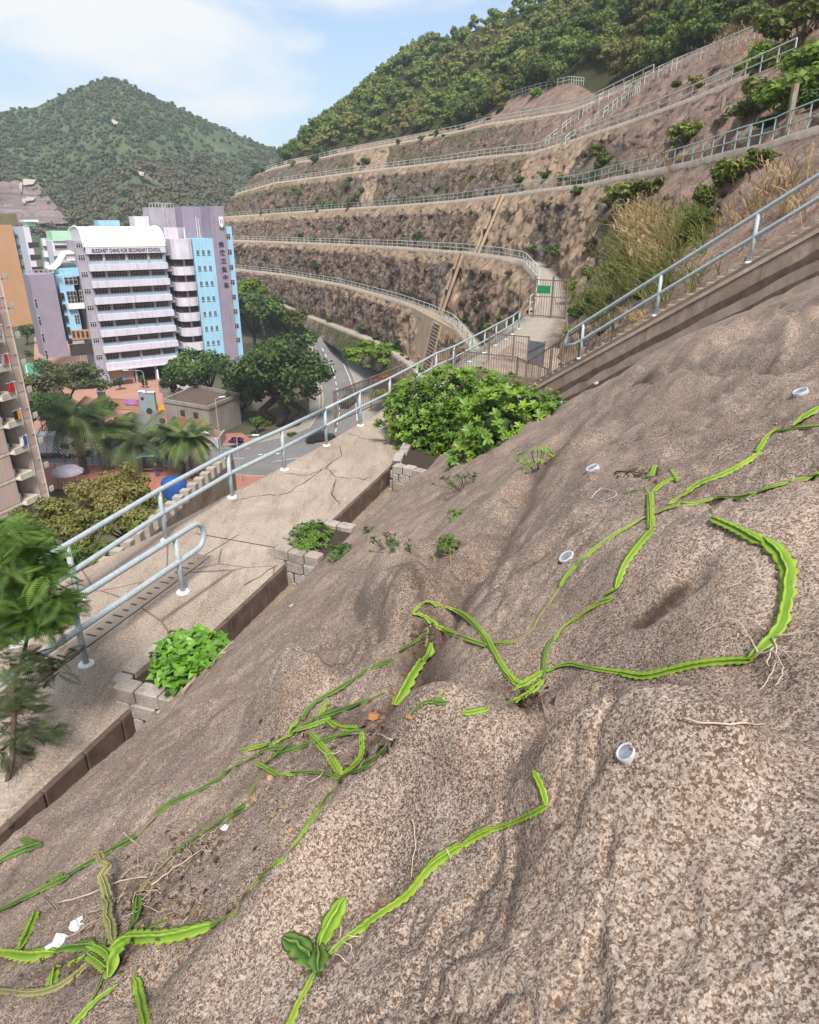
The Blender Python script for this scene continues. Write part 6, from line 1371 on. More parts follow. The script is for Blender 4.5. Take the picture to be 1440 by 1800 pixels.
for k, (u, v, ru, rv, m_) in enumerate([(470, 745, 16, 9, 'leaf_shrub'), (400, 745, 14, 10, 'leaf_banyan'), (360, 735, 14, 8, 'leaf_banyan'), (510, 765, 12, 7, 'leaf_shrub'), (300, 800, 10, 6, 'leaf_shrub'), (150, 795, 14, 7, 'leaf_banyan'), (48, 622, 8, 8, 'leaf_banyan')]):
    vt('low_bush', u, v+4, .1, u, v, ru, rv, 6, 500, .4, m_, ['light low bush at the foot of the big banyan', 'dark bush under the smaller banyan', 'dark bush beside the courtyard wall', 'low bush on the footway corner', 'tiny bush behind the palm pair', 'dark hedge bush behind the truck cab', 'small dark bush on the orange terrace'][k], 50+k, cat='bush', trunk_r=.05)
cw = empty('planter_wall', atz(358, 775, .1), label='low white and salmon broken wall in front of the gatehouse', cat='wall')
for a, b, h, m_ in (((352, 768), (384, 790), 1.5, 'trim_lilac'), ((362, 762), (392, 772), 1.1, 'gate_pink'), ((384, 790), (396, 772), 1.5, 'conc_pale')):
    mb = MB(); mb.obox(atz(*a, .1)-cw.location, atz(*b, .1)-cw.location, .25, h); mb.build('wall_panel', M[m_], cw)
# ------------------------------------------------------------------ palms
def frond_mesh(L, droop, rng, m, n=18, w_=.42):
    V, F_ = [], []
    def pt(s): return np.array([L*s*(1-.12*s*s), 0, L*(.42*s-droop*s*s)])
    for i in range(n):
        s = .12+.88*i/(n-1); p = pt(s); q = pt(min(1, s+.03)); t_ = (q-p)/(np.linalg.norm(q-p)+1e-6) if s < .97 else (pt(1)-pt(.95))/np.linalg.norm(pt(1)-pt(.95))
        ll = w_*L*.75*math.sin(math.pi*min(1, s*.9+.08))**.7*(.85+.3*rng.random())
        for sd in (-1, 1):
            tip = p+t_*ll*.55+np.array([0, sd*ll*.8, -ll*.42]); k = len(V); V += [p-t_*.10, p+t_*.12, tip]; F_.append((k, k+1, k+2))
    for i in range(8):
        a, b = pt(i/8), pt((i+1)/8); k = len(V); V += [a+[0, .03, 0], a-[0, .03, 0], b-[0, .02, 0], b+[0, .02, 0]]; F_.append((k, k+1, k+2)); F_.append((k, k+2, k+3))
    return np_mesh('frond', np.array(V), np.array(F_), False, m)
def palm(bu, bv, cv, L, nf, label, seed, dry=6, r=.46):
    rng = np.random.default_rng(seed); b = atz(bu, bv, .1); zt = float(solvez(b.x, b.y, [(0, cv), (1440, cv)]))-.1; root = empty('palm_tree', b, label=label, cat='palm tree', group='palms along the red footway')
    mb = MB(); zz = np.linspace(0, zt, 16); mb.tube([(.05*math.sin(z), .04*math.cos(z*1.3), z) for z in zz], [r*(1+.12*(i % 2)+(.25 if i == 0 else 0)) for i in range(16)], 9)
    for i in range(90):
        a = rng.random()*6.28; z = rng.uniform(.3, zt); mb.add([(math.cos(a)*r, math.sin(a)*r, z), (math.cos(a+.25)*r, math.sin(a+.25)*r, z), (math.cos(a+.12)*r*1.55, math.sin(a+.12)*r*1.55, z+.35)], [(0, 1, 2)])
    mb.build('trunk', M['bark_palm'], root); kinds = [frond_mesh(L, d, rng, M['leaf_palm']) for d in (.25, .55, .85, 1.05)]; drym = frond_mesh(L*.85, 1.35, rng, M['leaf_palm_dry'])
    for i in range(nf):
        k = min(3, int(4*i/nf)); o = link('frond', kinds[k], None, root); o.location = (0, 0, zt); o.rotation_euler = (rng.normal()*.12, rng.uniform(-.5, -.05) if k < 2 else rng.uniform(-.1, .25), i*2.399+rng.normal()*.15); s = rng.uniform(.85, 1.1); o.scale = (s, s, s)
    for i in range(dry): o = link('frond', drym, None, root, label='withered brown frond'); o.location = (0, 0, zt-.3); o.rotation_euler = (0, rng.uniform(.1, .5), i*6.28/dry+rng.normal()*.3)
palm(149, 833, 735, 5.6, 34, 'tallest palm with a shaggy trunk leftmost in the row', 1, 7)
palm(196, 822, 755, 5.0, 28, 'second palm from the left partly hidden by the olive shrubs', 2, 6)
palm(250, 826, 770, 5.4, 30, 'palm directly left of the teal roofed shelter', 3, 9)
palm(323, 838, 768, 3.9, 30, 'left one of the pair of palms with lighter green fronds', 4, 4, .3)
palm(341, 842, 770, 3.9, 30, 'right one of the pair of palms beside the railing', 5, 5, .32)
# ------------------------------------------------------------------ olive shrubs below the path
def near_tree(name, cu, cv, y, ru, rv, nb, nl, leaf, m, label, seed, drop=3.5, **k):
    c = aty(cu, cv, y); b = Vector((c.x, c.y+.2, c.z-drop)); r = rad_px(ru, y*1.12)*1.25; rz = rad_px(rv, y*1.12)*1.25
    return tree(name, b, c, (r, r, rz), nb, nl, leaf, M[m], M['bark'], label, k.pop('cat', 'tree'), seed=seed, **k)
near_tree('olive_shrub', 205, 880, 27, 88, 62, 46, 15000, .13, 'leaf_olive', 'wide olive green shrub top right behind the blue railing', 61, 5, trunk_r=.12, fill=.36, core=.30, shell=.15, nlimb=16)
near_tree('olive_shrub', 110, 925, 22, 78, 62, 40, 13000, .11, 'leaf_olive', 'twiggy olive shrub in front of the residential tower', 62, 5, trunk_r=.1, fill=.34, core=.0, shell=.1, nlimb=18)
near_tree('olive_shrub', 255, 925, 20, 50, 46, 26, 7000, .10, 'leaf_olive', 'darker olive shrub beside the stepped parapet wall', 63, 4, trunk_r=.1, fill=.42, core=.35, shell=.2, nlimb=10)
near_tree('olive_shrub', 175, 985, 17.5, 62, 40, 26, 7000, .09, 'leaf_olive', 'low olive shrub directly behind the railing posts', 64, 3, trunk_r=.08, fill=.42, core=.35, shell=.2, nlimb=10)
near_tree('leafy_shrub', 60, 1000, 15, 80, 45, 26, 6000, .12, 'leaf_dark', 'dark green shrub behind the feathery tree', 65, 3, trunk_r=.08, fill=.5, core=.6, nlimb=8)
# ------------------------------------------------------------------ feathery tree in front of the left railing
def feather_mesh(name, rng, L=.30, n=15, m=None):
    V, F_ = [], []
    for i in range(n):
        s = .12+.88*i/(n-1); p = np.array([L*s, 0, -.22*L*s*s]); ll = L*.36*math.sin(math.pi*min(.97, s*.85+.12))
        for sd in (-1, 1):
            k = len(V); w_ = L*.017; tip = p+np.array([ll*.42, sd*ll, -.12*ll]); md = (p+tip)/2+np.array([0, 0, .02*L]); V += [p, md+[w_*1.4, 0, 0], tip, md-[w_*1.4, 0, 0]]; F_.append((k, k+1, k+2, k+3))
    k = len(V); V += [(0, .002, 0), (0, -.002, 0), (L, -.001, -.22*L), (L, .001, -.22*L)]; F_.append((k, k+1, k+2, k+3))
    return np.array(V), np.array(F_)
def feather_tree():
    rng = np.random.default_rng(9); P0 = hit(12, 1440)[0]; root = empty('feathery_tree', P0, label='small feathery leaved tree leaning out over the railing at the left edge', cat='tree')
    D = 6.6
    def q(u, v, dd=0): return aty(u, v, D+dd)-P0
    stem = [Vector((0, 0, -.1)), q(8, 1400, -.6), q(22, 1330, -.4), q(25, 1260, -.2), q(23, 1205), q(38, 1165), q(47, 1125), q(54, 1080), q(62, 1030)]
    br = [(stem, .036, .014), ([q(38, 1165), q(70, 1150, .1), q(110, 1165, .2)], .012, .004), ([q(24, 1215), q(5, 1190, .1), q(-30, 1165)], .016, .007), ([q(47, 1125), q(90, 1090, .2), q(125, 1060, .3)], .010, .004), ([q(54, 1080), q(20, 1040, .2), q(-10, 1000, .3)], .010, .004), ([q(62, 1030), q(60, 980, .2), q(40, 950, .3)], .010, .004), ([q(25, 1270), q(55, 1280), q(85, 1275)], .008, .003), ([q(22, 1330, -.4), q(50, 1370, -.3), q(85, 1400, -.2)], .006, .003), ([q(62, 1030), q(95, 1010), q(120, 1000)], .008, .003), ([q(24, 1260, -.2), q(6, 1290), q(-15, 1300)], .008, .003)]
    link('trunk', trunk_mesh(br, M['bark'], 8), None, root)
    tw = MB(); rr = random.Random(5)
    for i in range(46):
        a = rr.choice([stem[1], stem[2], stem[3]])+Vector((rr.uniform(-.05, .1), 0, rr.uniform(-.1, .1))); pts = [a]; d = Vector((rr.uniform(-.5, 1), rr.uniform(-.4, .2), rr.uniform(-1., .25))).normalized()
        for s in range(6): d = (d+Vector((rr.uniform(-.5, .5), rr.uniform(-.3, .3), rr.uniform(-.5, .4)))*.7).normalized(); pts.append(pts[-1]+d*.075)
        tw.tube(pts, list(np.linspace(.0035, .0012, 7)), 4)
    o = tw.build('dry_twigs', M['bark'], root)
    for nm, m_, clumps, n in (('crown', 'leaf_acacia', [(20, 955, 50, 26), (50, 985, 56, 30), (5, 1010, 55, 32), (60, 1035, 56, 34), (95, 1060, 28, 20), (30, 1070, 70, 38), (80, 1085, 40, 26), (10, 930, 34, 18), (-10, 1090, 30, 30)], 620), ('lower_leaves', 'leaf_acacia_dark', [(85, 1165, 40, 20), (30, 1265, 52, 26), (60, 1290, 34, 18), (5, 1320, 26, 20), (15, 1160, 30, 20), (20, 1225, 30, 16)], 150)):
        V, F_ = [], []; o = 0
        for i in range(n):
            cu, cv, ru, rv = clumps[i % len(clumps)]; a = rng.random()*6.28; r = rng.random()**.6; c = aty(cu+ru*r*math.cos(a), cv+rv*r*math.sin(a), D+rng.normal()*.32)-P0
            v, f = feather_mesh('f', rng, rng.uniform(.22, .36), 15); az_ = rng.normal()*1.1-.1 if i % 3 else rng.random()*6.28; R = Euler((rng.normal()*.35, rng.normal()*.35+.1, az_)).to_matrix(); R = np.array(R)
            V.append(v@R.T+np.array(c)); F_.append(f+o); o += len(v)
        link(nm, np_mesh(nm, np.concatenate(V), np.concatenate(F_), False, M[m_]), None, root)
feather_tree()
# ------------------------------------------------------------------ big glossy bush over the third planter
def blade_leaf(L, w_, curve=.25):
    """six-sided folded leaf pointing along +x"""
    return np.array([(0, 0, 0), (L*.35, w_*.5, .04*L-curve*L*.1), (L*.75, w_*.42, -curve*L*.35), (L, 0, -curve*L*.7), (L*.75, -w_*.42, -curve*L*.35), (L*.35, -w_*.5, .04*L-curve*L*.1)]), np.array([(0, 1, 2), (0, 2, 3), (0, 3, 4), (0, 4, 5)])
def rosettes(P, Nn, rng, L, nleaf=8, w_=.34, up=.55):
    V, F_ = [], []; o = 0; lv, lf = blade_leaf(1, w_, .35)
    for p, n in zip(P, Nn):
        z = Vector(n).normalized(); x = z.cross(Vector((rng.normal(), rng.normal(), rng.normal()))).normalized(); y = z.cross(x); B = np.array([x, y, z]); s = L*rng.uniform(.7, 1.2)
        for k in range(nleaf):
            a = 6.283*k/nleaf+rng.normal()*.2; t_ = up*(k % 2*.6+.55)+rng.normal()*.12; ca, sa = math.cos(a), math.sin(a); R = np.array([[ca*math.cos(t_), -sa, -ca*math.sin(t_)], [sa*math.cos(t_), ca, -sa*math.sin(t_)], [math.sin(t_), 0, math.cos(t_)]])
            V.append((lv*s*rng.uniform(.8, 1.1)@R.T)@B+p); F_.append(lf+o); o += 6
    return np.concatenate(V), np.concatenate(F_)
def big_bush():
    rng = np.random.default_rng(3); base = PL3[3]+(PL3[2]-PL3[1])*.2+Vector((.5, .5, 0)); root = empty('glossy_bush', base, label='big glossy green bush growing over the granite planter below the stairs', cat='bush')
    bl = []
    for u, v, y, r in [(740, 720, 20, 52), (785, 700, 20.3, 52), (830, 690, 20.6, 42), (760, 770, 19, 58), (820, 760, 18.6, 62), (880, 745, 19.5, 60), (930, 740, 19.8, 50), (960, 730, 20, 34), (850, 810, 17.8, 52), (800, 815, 17.8, 42), (900, 795, 18.3, 46), (940, 780, 18.8, 34), (715, 760, 19.4, 28), (735, 815, 18.6, 24), (880, 700, 20.8, 36), (700, 705, 20.4, 18), (965, 765, 19.2, 22), (850, 850, 17.4, 20)]:
        y = min(y, max(13., hit(max(u, 700), min(v+r+30, 900))[0].y+.6)) if u > 840 else y
        c = aty(u, v, y)-base; R = rad_px(r*1.12, y*1.12); bl.append((c.x, c.y, c.z, R, R, R*.9))
    P, Nn = blob_points(bl, 2900, rng, .78); Nn = unit(Nn+np.array([0, -.15, .55])); v, f = rosettes(P, Nn, rng, .135, 8, .46)
    link('crown', np_mesh('crown', v, f, False, M['leaf_bush']), None, root)
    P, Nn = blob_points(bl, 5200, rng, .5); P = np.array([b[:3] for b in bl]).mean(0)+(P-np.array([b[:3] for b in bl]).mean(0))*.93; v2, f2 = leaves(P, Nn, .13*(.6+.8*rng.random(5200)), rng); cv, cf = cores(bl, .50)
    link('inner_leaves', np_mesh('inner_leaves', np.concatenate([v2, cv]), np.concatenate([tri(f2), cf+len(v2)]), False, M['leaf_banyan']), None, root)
    paths = [([Vector((0, 0, -.2)), Vector(bl[i][:3])*.5+Vector((0, 0, -.2)), Vector(bl[i][:3])], .05, .014) for i in range(len(bl))]
    for u, v in [(668, 742), (690, 770), (680, 790), (700, 800), (735, 660), (830, 665)]:
        e = aty(u, v, 19.2)-base; paths.append(([Vector(bl[12][:3]), (Vector(bl[12][:3])+e)/2+Vector((0, 0, .15)), e], .02, .006))
    link('trunk', trunk_mesh(paths, M['bark'], 6), None, root)
    P = []; N2 = []
    for u, v in [(668, 742), (672, 748), (660, 744), (690, 770), (680, 790), (700, 800), (696, 795), (735, 660), (740, 668), (830, 662), (825, 668), (770, 672), (905, 672), (975, 700)]:
        for q in range(4): P.append(tuple(aty(u+rng.normal()*8, v+rng.normal()*8, 19.2)-base)); N2.append((rng.normal()*.5, -.3, 1))
    v, f = rosettes(np.array(P), np.array(N2), rng, .13); link('outer_sprigs', np_mesh('outer_sprigs', v, f, False, M['leaf_bush']), None, root)
big_bush()
# ------------------------------------------------------------------ small plants in planters, cracks and along the drain
def clump(name, pos_, r, n, L, m, label, seed, cat='plant', nleaf=7, h=.6, wd=.34, dist_to=None):
    rng = np.random.default_rng(seed); root = tag(bpy.data.objects.new(name, None), label, cat); COL.objects.link(root); root.location = pos_
    a = rng.random(n)*6.283; q = rng.random(n)**.6; P = np.stack([np.cos(a)*q*r[0], np.sin(a)*q*r[1], (1-q*q)*r[2]*h+rng.random(n)*r[2]*.4], -1); Nn = unit(np.stack([np.cos(a)*q*.7, np.sin(a)*q*.7, np.ones(n)], -1)+rng.normal(size=(n, 3))*.25)
    v, f = rosettes(P, Nn, rng, L, nleaf, wd); link('leaves', np_mesh('leaves', v, f, False, M[m]), None, root)
    mb = MB()
    for i in range(min(n, 40)): mb.tube([(P[i, 0]*.4, P[i, 1]*.4, -.05), tuple(P[i])], .004, 4, False)
    mb.build('stems', M['bark'], root); return root
c2 = (PL2[1]+PL2[3])/2
def ctr(PL, f=.5, g_=.35): A_, B_, C_ = PL[1], PL[2], PL[3]; return A_+(B_-A_)*f+(C_-A_)*g_
clump('planter_weeds', ctr(PL2, .35, .45)-Z3*.08, (.42, .75, .22), 150, .085, 'leaf_planter', 'low bright green weeds filling the middle granite planter', 1)
clump('planter_weeds', hit(600, 975)[0], (.24, .3, .16), 60, .07, 'leaf_dark', 'darker weeds hanging beside the middle planter', 2)
clump('weed_clump', hit(465, 1045)[0]+Vector((-.1, 0, -.12)), (.26, .48, .30), 130, .075, 'leaf_dark', 'dark green weed clump growing in the drain before the middle planter', 3)
clump('weed_clump', hit(650, 935)[0], (.13, .15, .1), 19, 0.06, 'leaf_dark', 'small bluish weed right of the middle planter', 4)
clump('weed_clump', hit(790, 968)[0], (.12, .15, .13), 22, 0.072, 'leaf_dark', 'small dark weed with dry grass high on the rock', 5)
clump('weed_clump', hit(803, 910)[0], (.13, .15, .08), 16, 0.054, 'leaf_planter', 'small light weed in the rock hollow below the big bush', 6)
clump('weed_clump', hit(686, 958)[0], (.25, .2, .08), 16, 0.042, 'leaf_dark', 'flat weed beside the smooth boulder', 7)
clump('weed_clump', hit(820, 855)[0], (.5, .4, .15), 33, 0.06, 'leaf_dark', 'scattered weeds below the big bush', 8)
clump('weed_clump', hit(945, 815)[0], (.25, .3, .2), 16, 0.072, 'leaf_planter', 'weeds at the right foot of the big bush', 18)
def dry_tuft(pos_, n, L, m, label, seed, name='dry_grass', spread=.25, cat='grass tuft', lean=(0, 0, 1), plume=0):
    rng = np.random.default_rng(seed); V, F_ = [], []; o = 0; root_ = Vector(pos_)
    for i in range(n):
        b = np.array([rng.normal()*spread, rng.normal()*spread, -.03]); d = unit(np.array([[rng.normal()*.45+lean[0], rng.normal()*.45+lean[1], lean[2]]]))[0]; l = L*rng.uniform(.5, 1.15); sd = np.cross(d, [rng.normal(), rng.normal(), 0]); sd /= np.linalg.norm(sd)+1e-9; w_ = L*.012*rng.uniform(.7, 1.4); cv = np.array([rng.normal()*.25, rng.normal()*.25, -.35])
        P = [b+d*l*s+cv*l*s*s for s in (0, .4, .75, 1)]
        for s in range(3):
            w0, w1 = w_*(1-s*.28), w_*(1-(s+1)*.28); V += [P[s]-sd*w0, P[s]+sd*w0, P[s+1]+sd*w1, P[s+1]-sd*w1]; F_.append((o, o+1, o+2, o+3)); o += 4
        if plume and rng.random() < plume:
            for k in range(5): e = P[3]+rng.normal(size=3)*L*.03; V += [P[3]-sd*w_, P[3]+sd*w_, e+d*L*.08+sd*w_*2, e+d*L*.08-sd*w_*2]; F_.append((o, o+1, o+2, o+3)); o += 4
    ob_ = link(name, np_mesh(name, np.array(V), np.array(F_), False, M[m]), None, None, root_, label=label, kind='stuff'); return ob_
dry_tuft(hit(800, 985)[0], 45, .28, 'straw', 'dry straw coloured grass around the small dark weed on the rock', 1)
dry_tuft(hit(770, 860)[0], 60, .25, 'straw', 'dry grass at the foot of the big bush', 2, spread=.5)
dry_tuft(hit(640, 985)[0], 26, .22, 'straw', 'dry grass below the hanging weeds of the middle planter', 3)
# heart leaved vine on the nearest planter: every large leaf is a part
def heart(L):
    o = [(0, 0), (-.16, .22), (-.10, .42), (.12, .50), (.42, .40), (.72, .20), (1.0, 0)]; up = [(x*L, y*L, .05*L*math.sin(x*3)+.13*L*y*2) for x, y in o]; lo = [(x*L, -y*L, .05*L*math.sin(x*3)+.13*L*y*2) for x, y in o[1:-1]]; mid = [(L*.3, 0, -.02*L), (L*.65, 0, -.02*L)]
    V = up+lo+mid; i3, i6 = 12, 13; F_ = [(0, 12, 2, 1), (12, 3, 2), (12, 4, 3), (12, 13, 5, 4), (13, 6, 5), (0, 7, 8, 12), (12, 8, 9), (12, 9, 10), (12, 10, 11, 13), (13, 11, 6)]
    me = bpy.data.meshes.new('leaf'); me.from_pydata(V, [], F_); me.update(); me.materials.append(M['leaf_vine']); return me
def vine():
    rng = np.random.default_rng(2); c = ctr(PL1, .55, .5); root = empty('heart_leaf_vine', c, label='mound of bright green heart shaped leaves spilling over the nearest planter', cat='vine')
    hm = [heart(.125), heart(.10), heart(.145)]
    poly_ = [(266, 1165), (272, 1135), (305, 1105), (345, 1098), (400, 1112), (412, 1130), (395, 1150), (350, 1180), (325, 1212), (300, 1200), (272, 1185)]
    def inside(u, v):
        r = False; j = len(poly_)-1
        for i in range(len(poly_)):
            (a, b), (c_, d_) = poly_[i], poly_[j]
            if (b > v) != (d_ > v) and u < (c_-a)*(v-b)/(d_-b)+a: r = not r
            j = i
        return r
    n = 0; pts = []
    while n < 270:
        u, v = rng.uniform(262, 415), rng.uniform(1096, 1214)
        if not inside(u, v): continue
        e = ((u-335)/80)**2+((v-1150)/62)**2; z = 24.38+.34*max(0, 1-e)-.10*(rng.random() < .35); p = atz(u, v+4, z)-c; o = link('leaf', hm[n % 3], None, root); o.location = p; pts.append(p)
        o.rotation_euler = (rng.normal()*.38+.15, rng.normal()*.30+.35, rng.normal()*1.1-1.35); n += 1
    mb = MB(); 
    for i in range(60): q = pts[i]; mb.tube([Vector((q.x*.3, q.y*.3, -.25)), (q*.8)+Z3*-.1, q], .004, 4, False)
    mb.build('stems', M['twig'], root); mb = MB(); rr = random.Random(3)
    for i in range(9):
        a = (322+rr.uniform(-4, 6), 1218+rr.uniform(-6, 6)); b = (400+rr.uniform(-12, 16), 1142+rr.uniform(-12, 10)); pp = []
        for s in np.linspace(0, 1, 8): uu, vv = a[0]+(b[0]-a[0])*s, a[1]+(b[1]-a[1])*s-14*math.sin(s*3.1)*rr.random(); pp.append(hit(uu, vv, .03)[0]-c)
        mb.tube(pp, .005, 5)
    mb.build('dry_runners', M['twig_pale'], root)
    k = foliage_mesh('under_leaves', [((p.x), p.y, p.z-.16, .16, .16, .10) for p in pts[::6]], 1200, .10, M['leaf_dark'], rng, .7); link('under_leaves', k, None, root)
vine()
# ------------------------------------------------------------------ shrubs, grass and trees on the hillside
SHR = []
def shrub_proto(seed, m, leaf=.16, n=1500, r=1., core=.55, fill=.6):
    rng = np.random.default_rng(seed); bl = crown_blobs((0, 0, r*.55), r, r, r*.75, 14, rng, fill); return foliage_mesh('crown', bl, n, leaf, M[m], rng, core, .4), trunk_mesh([([(0, 0, -.4), (.05, 0, .2), (0, 0, r*.5)], .07, .04)]+[([(0, 0, .1), tuple(np.array(b[:3])*.6), tuple(b[:3])], .03, .01) for b in bl[:6]], M['bark'], 5)
SP = [shrub_proto(1, 'leaf_shrub'), shrub_proto(2, 'leaf_shrub'), shrub_proto(3, 'leaf_dark', .15), shrub_proto(4, 'leaf_banyan', .2), shrub_proto(5, 'leaf_olive', .14, 1700, 1., .25, .5), shrub_proto(6, 'leaf_light', .15)]
def shrub(u, v, r, k, label, group=None, sz=1., name='slope_shrub', lift=0.):
    l, n = hill_hit(u, v)
    if l is None: return
    d = (l-Vector((0, 0, CZ))).length; R = rad_px(r, d); root = empty(name, l-Z3*(R*.25)+Z3*lift, (u*7 % 6), label=label, cat='shrub', group=group); root.scale = (R, R, R*sz); link('crown', SP[k][0], None, root); link('trunk', SP[k][1], None, root)
NAMED = [(1207, 232, 34, 0, 'rounded green shrub on the bare slope above the third bench railing'), (1060, 280, 26, 4, 'yellowish shrub below the crest railing'), (1050, 262, 16, 0, 'small green shrub beside the beige strip'), (1018, 335, 18, 2, 'dark shrub hanging over the third bench edge'), (915, 318, 13, 3, 'dark bush under the third bench railing, left of two'), (962, 310, 13, 3, 'dark bush under the third bench railing, right of two'), (987, 312, 11, 2, 'small bush at the beige strip under the railing'),
 (944, 163, 15, 5, 'bright bush at the foot of the wood beside the bare dome'), (1228, 148, 22, 4, 'olive bush on the upper railing'), (1190, 150, 12, 3, 'small bush left of the olive bush on the upper railing'), (1300, 120, 18, 5, 'green bush at the end of the upper railing'), (940, 438, 16, 3, 'dark green bush in the face above the gate, left of two'), (975, 440, 24, 2, 'dark green bush in the face above the gate, right of two'), (860, 572, 14, 5, 'light bush at the lower end of the rock face'), (820, 560, 13, 2, 'weedy bush beside the lowest bench railing'), (880, 560, 16, 0, 'bush in the rock foot behind the path railing'),
 (738, 412, 14, 2, 'dark green bush in the middle of the long rock face'), (642, 285, 14, 3, 'dark bush in the upper rock face, left'), (566, 268, 20, 3, 'dark bush at the left end of the wood'), (700, 600, 12, 2, 'bush at the foot of the lowest face'), (640, 575, 16, 3, 'dark bush on the lowest ledge, left of two'), (665, 590, 14, 3, 'dark bush on the lowest ledge, right of two'), (560, 470, 14, 3, 'bush in the second rock face above the school'), (600, 400, 10, 2, 'small bush in the third face'),
 (1100, 340, 44, 0, 'yellow green shrub over the grass under the third bench railing'), (1145, 330, 34, 1, 'leafy shrub below the near railing'), (1075, 352, 26, 4, 'olive shrub left of the tall dry grass'), (1290, 300, 42, 0, 'dense yellow green creeper patch below the right hand railing, upper part'), (1255, 345, 40, 1, 'dense yellow green creeper patch, middle part'), (1230, 385, 30, 0, 'dense yellow green creeper patch, lowest part'), (1335, 280, 30, 1, 'creeper patch reaching the railing posts'),
 (1010, 500, 24, 5, 'light leafy shrub to the right of the gate'), (1035, 480, 28, 0, 'shrub between gate and tall grass'), (1015, 545, 22, 2, 'dark leafy climber by the gate post'), (1050, 520, 26, 2, 'dark shrub under the tall grass'), (1080, 470, 30, 4, 'olive scrub beside the tall dry grass'), (1000, 580, 16, 5, 'leafy shrub where the stairs begin'), (960, 612, 12, 5, 'small shrub behind the metal plate'), (1045, 430, 20, 0, 'green shrub above the gate path'), (1200, 420, 26, 4, 'grassy bush above the stair railing'), (1120, 520, 18, 0, 'low bush beside the lower stairs'), (1180, 455, 22, 2, 'dark bush above the stair railing'),
 (1390, 165, 74, 5, 'large yellow green tree top at the upper right corner, front'), (1340, 175, 58, 1, 'olive tree top at the upper right corner'), (1420, 110, 60, 5, 'bright green tree top at the upper right corner, back'), (1350, 100, 46, 5, 'yellow green tree top above the crest railing'), (1410, 40, 66, 1, 'highest tree top in the upper right corner'), (1310, 195, 26, 0, 'shrub above the near end of the third railing'), (1345, 215, 22, 2, 'shrub behind the railing by the grey stones'), (1430, 180, 30, 3, 'dark undergrowth behind the right end of the railing')]
for i, q in enumerate(NAMED): shrub(q[0], q[1]+q[2]*.35, q[2], q[3], q[4], sz=.9)
rr = random.Random(8)
for i in range(80):                                   # nameless scrub on ledges
    k = rr.random()
    if k < .35: u = rr.uniform(430, 900); v = float(np.interp(u, [p[0] for p in LTR], [p[1] for p in LTR]))+rr.uniform(-2, 12)
    elif k < .6: L = rr.choice([L4, L3, L2]); u = rr.uniform(420, 800); v = float(np.interp(u, [p[0] for p in L], [p[1] for p in L]))-rr.uniform(2, 14)
    elif k < .8: u = rr.uniform(480, 700); v = float(np.interp(u, [p[0] for p in L4], [p[1] for p in L4]))+rr.uniform(10, 60)
    else: u = rr.uniform(560, 800); v = float(np.interp(u, [p[0] for p in L0], [p[1] for p in L0]))-rr.uniform(0, 16)
    shrub(u, v+3, rr.uniform(5, 11), rr.choice([0, 2, 3, 3, 4]), 'small scrub bush growing on the ledges of the rock cut', 'small scrub bushes on the ledges of the rock cut')
def grass_patch(us, n, L, m, label, seed, name, lean=(0, 0, 1), plume=0., k=8):
    rng = np.random.default_rng(seed); V, F_ = [], []; o = 0; base = None
    for i in range(n):
        (u0, v0, du, dv) = us[i % len(us)]; l, nn = hill_hit(u0+rng.normal()*du, v0+rng.normal()*dv)
        if l is None: continue
        if base is None: base = np.array(l)
        for q in range(k):
            b = np.array(l)-base+np.append(rng.normal(size=2)*.10, -.08); d = unit(np.array([[rng.normal()*.32+lean[0], rng.normal()*.32+lean[1], lean[2]]]))[0]; ll = L*rng.uniform(.5, 1.2); sd = np.array([d[1], -d[0], 0])+rng.normal(size=3)*.3; sd /= np.linalg.norm(sd)+1e-9; w_ = L*.017; cv = np.array([rng.normal()*.25-.2, rng.normal()*.2-.1, -.32])
            P = [b+d*ll*s+cv*ll*s*s for s in (0, .45, .8, 1)]
            for s in range(3): w0, w1 = w_*(1-s*.25), w_*(1-(s+1)*.25); V += [P[s]-sd*w0, P[s]+sd*w0, P[s+1]+sd*w1, P[s+1]-sd*w1]; F_.append((o, o+1, o+2, o+3)); o += 4
            if plume and rng.random() < plume:
                for t_ in range(4): e = P[3]+d*L*.03*t_; V += [e-sd*w_*2.2, e+d*L*.03, e+sd*w_*2.2, e-d*L*.05]; F_.append((o, o+1, o+2, o+3)); o += 4
    return link(name, np_mesh(name, np.array(V), np.array(F_), False, M[m]), None, None, Vector(base), kind='stuff', label=label)
grass_patch([(1130, 425, 20, 20), (1140, 455, 20, 16), (1115, 395, 18, 14), (1155, 405, 16, 14)], 150, 1.75, 'straw', 'tall dry straw coloured grass on the slope right of the gate', 1, 'dry_grass', plume=.25)
grass_patch([(1195, 415, 28, 22), (1150, 500, 34, 18), (1080, 430, 22, 20), (1050, 540, 20, 16), (1100, 480, 30, 22), (1130, 440, 34, 26), (1220, 400, 20, 16)], 480, 1.25, 'grass', 'tall green and yellow grass around the dry grass', 2, 'green_grass', plume=.1)
grass_patch([(1380, 330, 20, 6), (1390, 375, 12, 12), (1330, 360, 10, 8)], 26, 1.6, 'straw', 'thin dry reeds above the upper stairs', 3, 'dry_reeds', plume=.6, k=5)
grass_patch([(1250, 400, 30, 10), (1300, 380, 30, 8), (1120, 560, 20, 8)], 60, .6, 'straw', 'short dry grass beside the stairs', 4, 'dry_grass')
grass_patch([(1185, 300, 8, 3), (1125, 285, 8, 3)], 8, 2.0, 'straw', 'few plumed reeds at the third bench railing', 5, 'plumed_reeds', plume=1., k=4)
grass_patch([(1320, 90, 50, 16), (1300, 60, 50, 14), (1260, 50, 30, 14)], 120, 1.6, 'straw', 'dry yellow scrub grass at the top of the bare crest', 6, 'dry_grass', plume=.2)
